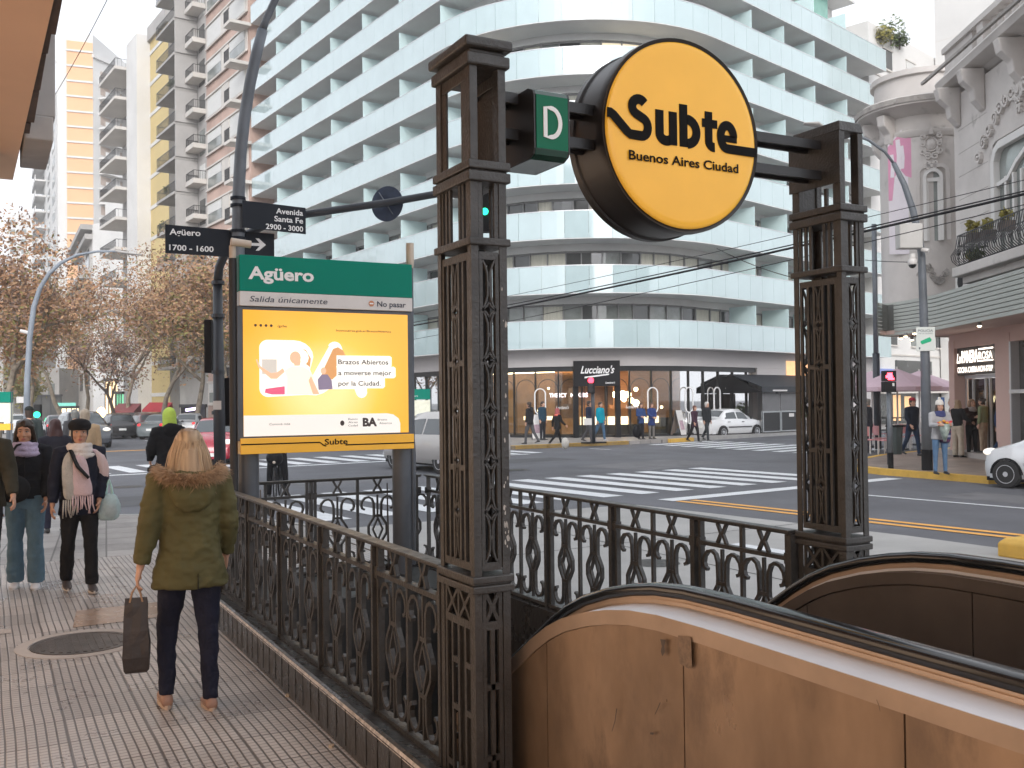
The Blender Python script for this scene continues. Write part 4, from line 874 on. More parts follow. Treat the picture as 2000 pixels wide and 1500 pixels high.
mb = MB(); ob(mb, .31, 2.74, 2.43, 3.249, -.35, -.08); mb.build('panel', mat('sign_brown_dark', (.035, .025, .02), .5, var=.2), rs, world=True)
TSN = TO @ Matrix.Translation((0, 0, -.08)); glow = emat('white_neon', (1, .88, .78), 1.5)
mb = MB(); text_mb(mb, 'La', TSN, .36, 2.80, h=.3, width=.26, bold=.015, shear=.3, thick=.04); text_mb(mb, 'PANERA', TSN, .68, 2.80, h=.36, width=1.0, bold=.03, thick=.04); text_mb(mb, 'ROSA', TSN, 1.72, 2.86, h=.22, width=.78, bold=.015, thick=.04)
mb.T = TSN; mb.box((1.72, 3.13, .03), (2.52, 3.17, .05)); mb.box((1.72, 2.79, .03), (2.52, 2.825, .05)); mb.T = None
text_mb(mb, 'COCINA CASERA NON-STOP', TSN, .4, 2.5, h=.17, width=2.1, bold=.02, thick=.04); mb.build('lettering', glow, rs, world=True)
TO = TO0
# slatted canopy with rounded end and spot lamps
cn = thing('slatted_canopy', 'wide canopy of pale horizontal slats curving round the restaurant corner', 'canopy', tuple(TO @ Vector((0, 3.8, 2))))
ZC = 3.66; c0 = Vector(G(2000, 610, ZC)[:2]); c1 = Vector(G(1850, 640, ZC)[:2]); cdv = (c1-c0).normalized(); cN = Vector((-cdv.y, cdv.x))
edge = [Vector(G(x, y, ZC)[:2]) for x, y in ((1828, 644.5), (1800, 648.5), (1772, 652), (1745, 655), (1725, 656.5), (1714, 655.5))]
back = [edge[-1]+Vector((.9, .35)), edge[-1]+Vector((2.2, .2)), edge[-1]+Vector((5.5, -1.0))]
pth = [c0-cdv*8, c0, c1]+edge+back
for i in range(9):
    z = ZC+i*.113; mb = MB()
    rings = []
    for j, p in enumerate(pth):
        t_ = (pth[min(j+1, len(pth)-1)]-pth[max(j-1, 0)]).normalized(); n = Vector((-t_.y, t_.x)); 
        rings.append([(p.x, p.y, z), (p.x-n.x*.05, p.y-n.y*.05, z), (p.x-n.x*.05, p.y-n.y*.05, z+.092), (p.x, p.y, z+.092)])
    mb.loft(rings); mb.build('slat', M['slat'], cn, world=True)
mb = MB(); inner = [p-cN*.05-cdv*.10 for p in pth]; mb.prism([(p.x, p.y, ZC+.03) for p in inner]+[(inner[0].x-cN.x*5, inner[0].y-cN.y*5, ZC+.03)], (0, 0, .12)); mb.build('soffit', mat('canopy_soffit', (.50, .37, .33), .7, var=.05), cn, world=True)
mb = MB(); inn2 = [p-cN*.10-cdv*.16 for p in pth]; mb.prism([(p.x, p.y, ZC+.16) for p in inn2]+[(inn2[0].x-cN.x*4, inn2[0].y-cN.y*4, ZC+.16)], (0, 0, .78)); mb.build('backing', mat('canopy_back', (.10, .105, .10), .7), cn, world=True)
spl = emat('spot_glow', (1, .8, .5), 5)
for px, py in ((1759, 657), (1769, 653), (1781, 660), (1786, 647), (1913, 632), (1890, 660)):
    p = Vector(G(px, py, ZC-.02)); mb = MB(); mb.tube([p+Vector((0, 0, .05)), p-Vector((0, 0, .06))], .05, 10); o = mb.build('spot_lamp', M['win_frame'], cn, world=True)
    mb = MB(); mb.ell(p-Vector((0, 0, .065)), (.055, .055, .03), 10, 6); mb.build('bulb', spl, o, world=True)
# banner on the side of the turret
bn = thing('banner', 'tall pink and white vertical banner hanging on the stone corner', 'banner', (26.8, 22.8, 6.5))
b0 = Vector(atd(1736, 400, 32.6)[:2]); b1 = Vector(atd(1782, 400, 32.2)[:2]); T = frame(b0, b1-b0, 0); L = (b1-b0).length
z_ = lambda y, d=32.4: EYE+(774-y)/F*d
mb = MB(); mb.T = T; mb.prism([(0, z_(495), 0), (L, z_(498), 0), (L, z_(235), 0), (0, z_(280), 0)], (0, 0, .02)); mb.build('cloth', mat('banner_white', (.66, .62, .66), .7, var=.05), bn, world=True)
mb = MB(); mb.T = T; mb.prism([(0.003, z_(390), .022), (.12, z_(390), .022), (.2, z_(345), .022), (L*.5, z_(330), .022), (L*.75, z_(345), .022), (L-.003, z_(350), .022), (L-.003, z_(262), .022), (L*.5, z_(262), .022), (0.003, z_(284), .022)], (0, 0, .004)); mb.build('pink_field', mat('banner_pink', (.60, .27, .40), .7, var=.06), bn, world=True)
mb = MB()
for u, v0, v1, k in ((.18, z_(345), z_(300), .12), (.45, z_(335), z_(272), .14), (.62, z_(330), z_(285), .1)):
    mb.ribbon([(L*u, v0), (L*(u+.03), (v0+v1)/2), (L*(u-.02), v1)], k, .004, lambda a, b, c: T @ Vector((a, b, c+.03)))
mb.build('flower_shape', bpy.data.materials['banner_white'], bn, world=True)
# white tower behind, and the plain white houses down the side street
a = Vector(atd(1826, 100, 70)[:2]); b = Vector(atd(2120, 100, 62)[:2]); t = thing('tower_block', 'plain white tower rising behind the ornate stone building', 'tower block', (a.x, a.y, 0))
mb = MB(); bk = Vector((FW[0], FW[1]))*8+Vector((RT[0], RT[1]))*14; mb.prism([(p.x, p.y, 0) for p in (a, b, b+bk, a+bk)], (0, 0, 45)); mb.build('wall', M['white_rend'], t, world=True)
mb = MB(); T = frame(a, b-a, 0)
for z in range(6, 44, 3): fbox(mb, T, 0, 12, z, z+.04, -.01, .004)
mb.build('joint', M['cream'], t, world=True)
s0 = T2+dr*(SR+.1); s1 = s0+dr*26
sh = thing('side_street_house', 'white rendered house beyond the end of the glass balconies in the side street', 'house', (s0.x, s0.y, 0))
N = -nr; mb = MB(); q0 = s0+N*1.2; q1 = s1+N*1.2; mb.prism([(q0.x, q0.y, 0), (q1.x, q1.y, 0), (q1.x+N.x*9, q1.y+N.y*9, 0), (q0.x+N.x*9, q0.y+N.y*9, 0)], (0, 0, 26)); mb.build('wall', M['white_rend'], sh, world=True)
T = frame(q0, q1-q0, 0); T = T if T.col[2].to_3d().dot(Vector((FW[0], FW[1], 0))) < 0 else T @ Matrix.Diagonal((1, 1, -1, 1))
for z in (4.6, 7.2, 9.8, 12.4, 15, 17.6, 20.2, 22.8):
    for u in (2.0, 5.5, 9.5, 13.5, 17):
        mb = MB(); mb.T = T; mb.box((u, z+.6, .003), (u+1.3, z+1.9, .05)); f = mb.build('window', wp.choice([M['win_dark'], M['win_mid'], M['shutter']]), sh, world=True)
        mb = MB(); mb.T = T; mb.box((u-.08, z+.5, .001), (u+1.38, z+.6, .14)); mb.box((u-.08, z+1.9, .001), (u+1.38, z+1.98, .1)); mb.build('sill', M['cream'], f, world=True)
    mb = MB(); mb.T = T; mb.box((0, z-.1, .001), (26, z, .08)); mb.build('string_course', M['cream'], sh, world=True)
mb = MB(); mb.T = T; mb.box((3.0, 2.6, .0), (8.5, 4.2, .12)); mb.build('dark_bay', M['win_dark'], sh, world=True)
mb = MB(); mb.T = T; mb.box((.2, 2.9, .0), (2.6, 3.6, .18)); mb.build('screen', emat('blue_screen', (.16, .2, .42), .5), sh, world=True)
mb = MB(); mb.T = T; mb.box((0, 2.0, 0), (14, 2.3, .6)); mb.build('ledge', M['cream'], sh, world=True)
mb = MB(); mb.T = T; mb.box((.3, 0, .001), (6, 2.0, .05)); mb.box((7, 0, .001), (13, 2.0, .05)); mb.build('shop_glass', M['win_dark'], sh, world=True)
mb = MB(); mb.T = T; mb.box((2.5, .2, .051), (3.6, 1.9, .07)); mb.box((4.2, .3, .051), (5.2, 1.8, .07)); mb.build('warm_display', emat('warm_display', (1, .6, .3), .35), sh, world=True)
# ------------------------------------------------------------------ stair enclosure
XL, XR, YF = 1.79, 3.86, 9.05     # planes of the side railings and of the far railing
def wall_u(o, zt, zb=-.3):
    return None
lw = thing('low_wall', 'dark glazed low wall with a sloped coping carrying the iron railings', 'low wall', (1.7, 6, 0))
def wprofile(X, s): return [(X-s*.14, .0-.28), (X-s*.15, .215), (X-s*.125, .235), (X+s*.02, .185), (X+s*.06, .185), (X+s*.06, -3.2), (X+s*.02, -3.2), (X-s*.14, -.3)]
mb = MB(); pr = [(-.15, -.28), (-.155, .212), (-.13, .236), (.02, .188), (.07, .188), (.07, -3.0)]
mb.loft([[(XL+a, y, z) for a, z in pr] for y in (3.3, 9.12)]); mb.build('side_wall', M['wallbase'], lw, world=True)
mb = MB(); mb.loft([[(XR-a, y, z) for a, z in pr] for y in (3.3, 9.12)]); mb.build('side_wall', M['wallbase'], lw, world=True)
mb = MB(); mb.loft([[(x, YF-a+.0, z) for a, z in pr] for x in (XL+.071, XR-.071)]); mb.build('end_wall', M['wallbase'], lw, world=True)
# tile joints on the nosing
mb = MB(); y = 3.35
while y < 9.1: mb.box((XL-.157, y, .03), (XL-.1545, y+.004, .214)); y += .155
mb.build('tile_joint', M['iron_in'], lw, world=True)
mb = MB(); mb.loft([[(XL-.1565, y, .206), (XL-.146, y, .2285), (XL-.1465, y, .2255), (XL-.155, y, .206)] for y in (3.3, 9.1)]); mb.build('painted_highlight', mat('painted_highlight', (.45, .42, .40), .35, var=.5, vs=30), lw, world=True)  # pale strip paints a highlight along the wall's nosing
# the pit under the escalator
mb = MB(); mb.poly([(XL+.072, 3.3, -3), (XR-.072, 3.3, -3), (XR-.072, 9, -3), (XL+.072, 9, -3)]); mb.box((XL+.072, 7.9, -.3), (XR-.072, 8.97, .18)); mb.box((XL+.075, 7.85, -3), (XR-.075, 7.89, .18)); struct(mb.build('stair_pit', M['pit']))
# ------------------------------------------------------------------ cast iron railings
def baluster(mb, fr, u, v0, H):
    """lyre shaped cast ornament centred on u, standing on v0, height H"""
    half = [(.155, .80), (.166, .845), (.157, .90), (.128, .945), (.09, .957), (.058, .932), (.040, .87), (.036, .72), (.040, .67), (.080, .585), (.093, .55), (.093, .45), (.080, .415), (.040, .33), (.036, .28), (.040, .13), (.058, .068), (.09, .043), (.128, .055), (.157, .10), (.166, .155), (.155, .20)]
    hook = [(.132, .785)]; hook2 = [(.132, .215)]
    for f in (1, -1):
        mb.ribbon([(u+f*a, v0+H*b) for a, b in hook+half+hook2], .0195, .026, fr)
        mb.ribbon([(u+f*.001, v0+H*.655), (u+f*.050, v0+H*.5), (u+f*.001, v0+H*.345)], .016, .022, fr)
    mb.ribbon([(u, v0+H*.655), (u, v0+H*.985)], .016, .020, fr); mb.ribbon([(u, v0+H*.015), (u, v0+H*.345)], .016, .020, fr)
    for b in (.69, .31): mb.ribbon([(u-.042, v0+H*b), (u+.042, v0+H*b)], .022, .024, fr)
def frieze(mb, fr, u, v0, v1, w=.040):
    mb.ribbon([(u-w, v1), (u-.008, (v0+v1)/2), (u-w, v0)], .019, .020, fr); mb.ribbon([(u+w, v1), (u+.008, (v0+v1)/2), (u+w, v0)], .019, .020, fr)
ZB, ZM, ZT = .215, .925, 1.055
def railing(label, P, Q, n, base_loc, rail_t=True):
    P = Vector(P); Q = Vector(Q); D = (Q-P).normalized(); L = (Q-P).length; N = Vector((D.y, -D.x))
    fr = lambda u, v, w: (P.x+D.x*u+N.x*w, P.y+D.y*u+N.y*w, v)
    t = thing('iron_railing', label, 'railing', base_loc)
    def bar(u0, u1, v0, v1, w): mb.prism([fr(u0, v0, -w), fr(u1, v0, -w), fr(u1, v1, -w), fr(u0, v1, -w)], (N.x*2*w, N.y*2*w, 0))
    mb = MB(); bar(0, L, ZT, ZT+.012, .018); bar(0, L, ZT+.0125, ZT+.027, .038); mb.build('top_rail', M['iron'], t, world=True, bevel=.004)
    mb = MB(); bar(0, L, ZM-.012, ZM+.012, .022); mb.build('middle_rail', M['iron'], t, world=True)
    mb = MB(); bar(0, L, ZB-.014, ZB+.010, .024); mb.build('bottom_rail', M['iron'], t, world=True)
    us = [u for u in n]
    for i, u in enumerate(us):
        mb = MB()
        for o in (-.040, 0, .040):
            if 0 <= u+o <= L: bar(u+o-.0115, u+o+.0115, .17, ZT, .017 if o else .034)
        bar(max(0, u-.052), min(L, u+.052), ZM-.03, ZM+.03, .0235); mb.build('post', M['iron'], t, world=True)
        if i < len(us)-1:
            a = u+.055; b = us[i+1]-.055; w = b-a; mb = MB(); ks = (.25, .75) if w > .6 else (.5,)
            for k in ks: baluster(mb, fr, a+w*k, ZB+.010, ZM-.012-ZB-.010); frieze(mb, fr, a+w*k, ZM+.012, ZT)
            if len(ks) == 2: mb.ribbon([(a+w*.5, ZB+.01), (a+w*.5, ZM-.012)], .024, .024, fr); mb.ribbon([(a+w*.5, ZM+.012), (a+w*.5, ZT)], .026, .024, fr)
            mb.build('panel', M['iron'], t, world=True)
    return t
railing('cast iron railing along the pavement, from the left pillar to the far corner', (XL, 3.98), (XL, 9.0), (0, .85, 1.785, 2.72, 3.65, 4.58, 5.02), (XL, 6.5, .19))
railing('cast iron railing on the road side, behind the escalator and the left pillar', (XR, 3.98), (XR, 9.0), (0, .82, 1.725, 2.63, 3.54, 4.45, 5.02), (XR, 6.5, .19))
railing('short cast iron railing closing the far end beneath the station sign', (XL+.05, YF), (XR-.05, YF), (0, .857, 1.775, 1.97), (2.8, YF, .19))
# ------------------------------------------------------------------ cast iron pillars
def pillar(x0, label, capped, other):
    t = thing('iron_pillar', label, 'pillar', (x0+.097, 3.79, 0))
    X0, X1, Y0, Y1 = x0+.014, x0+.18, 3.622, 3.96
    def ledge(z0, z1, o, nm, b=.006):
        mb = MB(); mb.box((X0-o, Y0-o, z0), (X1+o, Y1+o, z1)); return mb.build(nm, M['iron'], t, world=True, bevel=b)
    def corners(z0, z1, w=.034, th=.006):
        mb = MB()
        for sx, xa in ((1, X0), (-1, X1)):
            for sy_, ya in ((1, Y0), (-1, Y1)):
                mb.box((min(xa, xa+sx*w), min(ya, ya+sy_*th), z0), (max(xa, xa+sx*w), max(ya, ya+sy_*th), z1))
                mb.box((min(xa, xa+sx*th), min(ya+sy_*th, ya+sy_*w), z0), (max(xa, xa+sx*th), max(ya+sy_*th, ya+sy_*w), z1))
        return mb.build('corner_post', M['iron'], t, world=True)
    faces = {'-x': (lambda u, v, w: (X0+.010-w, Y1-u, v), Y1-Y0), '+x': (lambda u, v, w: (X1-.010+w, Y0+u, v), Y1-Y0),
             '-y': (lambda u, v, w: (X0+u, Y0+.010-w, v), X1-X0), '+y': (lambda u, v, w: (X1-u, Y1-.010+w, v), X1-X0)}
    def rods(mb, fr, u, z0, z1, n, w=.026):
        """chain of slender pointed links and diamonds"""
        h = (z1-z0)/n
        for i in range(n):
            a = z0+i*h; b = a+h; m = (a+b)/2; dd = .026
            for f in (1, -1):
                mb.ribbon([(u+f*w, a-.002 if i else a), (u+f*w*.55, a+dd*.9), (u+f*.0065, a+dd*2.2), (u+f*.005, m), (u+f*.0065, b-dd*2.2), (u+f*w*.55, b-dd*.9), (u+f*w, b)], .0075, .012, fr)
                if i: mb.ribbon([(u+f*w, a), (u+f*w*.35, a-dd*.55), (u, a-dd*1.2)], .0075, .012, fr); mb.ribbon([(u+f*w, a), (u+f*w*.35, a+dd*.55), (u, a+dd*1.2)], .0075, .012, fr)
            mb.ribbon([(u-.010, m), (u+.010, m)], .016, .014, fr)
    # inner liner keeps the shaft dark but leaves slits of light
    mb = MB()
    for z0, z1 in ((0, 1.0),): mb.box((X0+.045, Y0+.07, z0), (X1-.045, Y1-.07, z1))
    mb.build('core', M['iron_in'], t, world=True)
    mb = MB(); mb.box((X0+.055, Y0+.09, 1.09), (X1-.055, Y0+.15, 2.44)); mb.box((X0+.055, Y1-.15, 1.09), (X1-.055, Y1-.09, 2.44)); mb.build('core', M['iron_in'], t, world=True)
    corners(0, 1.009); corners(1.08, 2.445); corners(2.477, 2.71)
    for key, (fr, wd) in faces.items():
        wide = wd > .25
        # shaft panel
        mb = MB(); e = .046
        zs, ze = 1.10, 2.42
        def vb(u, z0, z1, w=.016, d=.012): mb.ribbon([(u, z0), (u, z1)], w, d, fr)
        def hb(u0, u1, z, w=.026, d=.012): mb.ribbon([(u0, z), (u1, z)], w, d*.98, fr)
        us = [e, .095, .138, wd-.138, wd-.095, wd-e] if wide else [e, wd-e]
        for u in us: vb(u, zs, ze)
        hb(e-.008, wd-e+.008, zs+.016, .032); hb(e-.008, wd-e+.008, ze-.016, .032)
        rods(mb, fr, wd/2, zs+.03, ze-.03, 6, .026 if wide else (wd/2-e-.006))
        if wide:
            for z in (1.52, 1.96):
                for u in (.117, wd-.117): hb(u-.02, u+.02, z, .024)
        mb.build('shaft_panel', M['iron'], t, world=True)
        # upper open panel
        mb = MB()
        for u in ([e, .085, .12, wd-.12, wd-.085, wd-e] if wide else [e, wd-e]): vb(u, 2.477, 2.71, .018)
        mb.build('upper_panel', M['iron'], t, world=True)
        # base panel
        mb = MB()
        us = [e, .085, .125, .168, wd-.125, wd-.085, wd-e] if wide else [e, wd/2, wd-e]
        us = [e, .105, wd/2, wd-.105, wd-e] if wide else [e, wd/2, wd-e]
        for u in us: vb(u, .02, .855, .018)
        for u in ((e, wd/2, wd-e) if wide else (e, wd-e)): vb(u, .885, 1.009, .016)
        hb(e-.01, wd-e+.01, .872, .034)
        cs = [(e+wd/2)/2, (wd/2+wd-e)/2] if wide else [wd/2]
        for c in cs:
            q = (wd/2-e)/2-.008 if wide else wd/2-e-.008
            for f in (1, -1): mb.ribbon([(c-f*q, .888), (c+f*q, 1.006)], .016, .011, fr)
            mb.ribbon([(c-.014, .947), (c+.014, .947)], .03, .0125, fr)
        for z in ((.25, .5, .7) if wide else (.33, .62)):
            for i, u in enumerate(us[:-1]):
                if wide and (i+int(z*10)) % 2: continue
                uu = (u+us[i+1])/2; mb.ribbon([(uu-.028, z), (uu+.028, z)], .026, .0125, fr)
        mb.build('base_panel', M['iron'], t, world=True)
    ledge(1.009, 1.041, .014, 'ledge'); ledge(1.0412, 1.0488, .004, 'ledge'); ledge(1.049, 1.08, .014, 'ledge')
    ledge(2.445, 2.477, .014, 'ledge'); ledge(2.71, 2.752, .016, 'ledge'); ledge(2.7522, 2.7608, .004, 'ledge'); ledge(2.761, 2.797, .016, 'ledge')
    zc = 3.192 if capped else 3.174
    mb = MB()
    for xa, xb in ((X0-.002, X0+.036), (X1-.036, X1+.002)):
        for ya, yb in ((Y0-.002, Y0+.05), (Y1-.05, Y1+.002)): mb.box((xa, ya, 2.797), (xb, yb, zc))
    if capped:
        for xa, xb in ((X0+.004, X0+.014), (X1-.014, X1-.004)):
            mb.box((xa, Y0+.05, 2.797), (xb, Y0+.095, 3.14)); mb.box((xa, Y1-.095, 2.797), (xb, Y1-.05, 3.14)); mb.box((xa, Y0+.0505, 3.1405), (xb, Y1-.0505, zc))
    cg = mb.build('cage', M['iron'], t, world=True, bevel=.004)
    if capped:
        mb = MB(); mb.box((X0-.018, Y0-.018, 3.192), (X1+.018, Y1+.018, 3.242)); mb.box((X0, Y0, 3.2425), (X1, Y1, 3.2635)); mb.build('cap', M['iron'], t, world=True, bevel=.008)
        mb = MB(); mb.box((X0-.028, Y0-.028, 3.264), (X1+.028, Y1+.028, 3.308)); mb.build('cap', M['iron'], t, world=True, bevel=.010)
        mb = MB(); mb.box((X1+.0025, Y0+.03, 2.86), (X1+.012, Y0+.33, 3.16)); mb.build('beam_plate', M['iron'], t, world=True)
        mb = MB(); mb.box((X1-.012, Y0+.06, 2.80), (X1-.004, Y0+.30, 3.12)); mb.build('beam_plate', M['iron'], t, world=True)
    else:
        mb = MB(); mb.loft([[(X0-.004, Y0-.006, 3.174), (X1+.004, Y0-.006, 3.174), (X1+.004, Y1+.006, 3.174), (X0-.004, Y1+.006, 3.174)], [(X0+.004, Y0+.006, 3.228), (X1-.004, Y0+.006, 3.228), (X1-.004, Y1-.006, 3.228), (X0+.004, Y1-.006, 3.228)]]); mb.build('cap', M['iron'], t, world=True, bevel=.004)
        mb = MB(); mb.box((X0-.014, Y0-.012, 2.905), (X0-.0025, Y1+.01, 3.17)); mb.build('beam_plate', M['iron'], t, world=True)
        mb = MB(); mb.box((X0+.02, Y1-.04, 2.797), (X1-.02, Y1-.02, 3.174)); mb.box((X0+.05, Y0+.14, 2.797), (X0+.065, Y0+.16, 2.905)); mb.build('cage_bar', M['iron'], t, world=True)
    return t
pl = pillar(1.747, 'nearest dark cast iron pillar with a stepped cap, left of the round yellow sign', True, None)
q = random.Random(11); mb = MB()
for i in range(26):
    z = q.choice([q.uniform(1.15, 1.35), q.uniform(1.25, 1.6), q.uniform(1.1, 2.3)]); s = q.uniform(.004, .013); x = 1.747+.18-q.uniform(.006, .028)
    pts = [(x+s*.6*q.uniform(.5, 1)*math.cos(a), 3.6208, z+s*1.6*q.uniform(.4, 1)*math.sin(a)) for a in [6.28*k/7 for k in range(7)]]; mb.poly(pts)
mb.build('paint_chips', M['iron_chip'], pl, world=True)['kind'] = 'stuff'
pillar(3.858, 'dark cast iron pillar with an open box head, right of the round yellow sign', False, None)
# ------------------------------------------------------------------ beams and signs between the pillars
bt = thing('sign_beams', 'pair of dark steel beams spanning between the two iron pillars', 'beams', (2.9, 3.79, 2.95))
for z in (3.097, 2.938):
    mb = MB()
    for y0, y1 in ((3.735, 3.752), (3.828, 3.845)): mb.box((1.941, y0, z), (3.858, y1, z+.046)); 
    mb.box((1.941, y0-.0755, z+.018), (3.858, 3.8275, z+.03)); mb.build('beam', M['casing'], bt, world=True)
CX, CZ, CR_ = 2.885, 3.033, .455
rsn = thing('round_sign', 'round yellow underground sign in a deep black drum', 'station sign', (CX, 3.79, 2.58))
def ringY(r, y, n=72): return [(CX+r*math.cos(2*math.pi*i/n), y, CZ+r*math.sin(2*math.pi*i/n)) for i in range(n)]
mb = MB(); mb.loft([ringY(.44, 3.655), ringY(.455, 3.645), ringY(.458, 3.655), ringY(.458, 3.70), ringY(.449, 3.705), ringY(.449, 3.885), ringY(.458, 3.89), ringY(.458, 3.93), ringY(.44, 3.94)], True); mb.build('drum', M['casing'], rsn, world=True, angle=30)
mb = MB(); mb.loft([ringY(r, 3.652-d) for r, d in ((.4375, 0), (.4375, .004), (.425, .010), (.40, .013), (.2, .017), (.01, .018))], True); mb.build('face', M['yellow_sign'], rsn, world=True, smooth=True)
TF = Matrix(((1, 0, 0, CX), (0, 0, -1, 3.652), (0, 1, 0, CZ), (0, 0, 0, 1)))  # u right, v up, w towards the reader
def frf(u, v, w): return TF @ Vector((u, v, w+.0195))
LT = .0215
mb = MB()
# logotype: the S runs in from the left rim as a line, the e runs out to the right rim
def st(pts, w=.064, closed=False, lift=0.): mb.ribbon(pts, w+.004, .003, lambda u, v, q_: frf(u, v, q_+lift), closed=closed)
def arc(cx, cy, rx, ry, a0, a1, n=14): return [(cx+rx*math.cos(rad(a0+(a1-a0)*i/n)), cy+ry*math.sin(rad(a0+(a1-a0)*i/n))) for i in range(n+1)]
S = [(-.4365, .053), (-.418, .053), (-.402, .044), (-.330, -.020), (-.312, -.032)]+arc(-.248, .008, .034, .041, 270, 425, 10)+arc(-.262, .098, .038, .036, 240, 35, 12)
st(S, .040)
x0 = -.148
st([(x0, .100), (x0, -.005)]+arc(x0+.0385, -.008, .0385, .031, 180, 360, 12)+[(x0+.077, .100)], .042); st([(x0+.077, .099), (x0+.077, -.056)], .040, False, .0011)
x0 = -.010
st([(x0, .143), (x0, -.056)], .042); st(arc(x0+.020, .018, .056, .057, -88, 88, 14), .042, False, .0011)
x0 = .140
st([(x0, .128), (x0, -.010)]+arc(x0+.030, -.012, .030, .027, 180, 280, 6), .040); st([(x0-.039, .072), (x0-.0205, .072)], .036); st([(x0+.0205, .072), (x0+.052, .072)], .036)
x0 = .253
st(arc(x0, .020, .040, .056, 2, 262, 22)+[(x0+.02, -.0365), (.436, -.0365)], .040); st([(x0-.0195, .012), (x0+.0585, .012)], .028)
mb.build('logo_lettering', M['letter_black'], rsn, world=True)
mb = MB(); text_mb(mb, 'Buenos Aires Ciudad', TF, -.323, -.147, h=.044, width=.641, bold=.022, thick=LT); mb.build('lettering', M['letter_black'], rsn, world=True)
ds = thing('line_sign', 'small green box sign with a white letter D beside the left pillar', 'line sign', (2.13, 3.79, 2.85))
mb = MB(); prf = [(3.625, 2.862), (3.625, 3.122), (3.64, 3.137), (3.905, 3.137), (3.92, 3.122), (3.92, 2.862), (3.905, 2.847), (3.64, 2.847)]
prf = [(3.60, 2.872), (3.60, 3.105), (3.612, 3.125), (3.65, 3.14), (3.90, 3.14), (3.92, 3.12), (3.92, 2.855), (3.90, 2.835), (3.65, 2.835), (3.612, 2.850)]
mb.loft([[(x, y, z) for y, z in prf] for x in (2.062, 2.222)]); mb.build('casing', mat('green_gloss', (.012, .05, .035), .12, spec=.8, var=.1), ds, world=True)
for xs in ((2.052, 2.0615), (2.2225, 2.232)): mb = MB(); mb.loft([[(x, y, z) for y, z in prf] for x in xs]); mb.build('end_frame', M['casing'], ds, world=True, bevel=.002)
mb = MB(); mb.box((2.064, 3.5965, 2.874), (2.220, 3.5995, 3.103)); mb.build('face', M['green_d'], ds, world=True)
TD = Matrix(((1, 0, 0, 2.142), (0, 0, -1, 3.596), (0, 1, 0, 2.988), (0, 0, 0, 1))); mb = MB()
mb.ribbon([(-.036, -.062), (-.036, .062), (-.008, .062)]+arc(-.008, 0, .046, .062, 80, -80, 12)+[(-.008, -.062)], .019, .003, lambda u, v, w: TD @ Vector((u, v, w+.002)), closed=True); mb.build('lettering', M['white_letter'], ds, world=True)
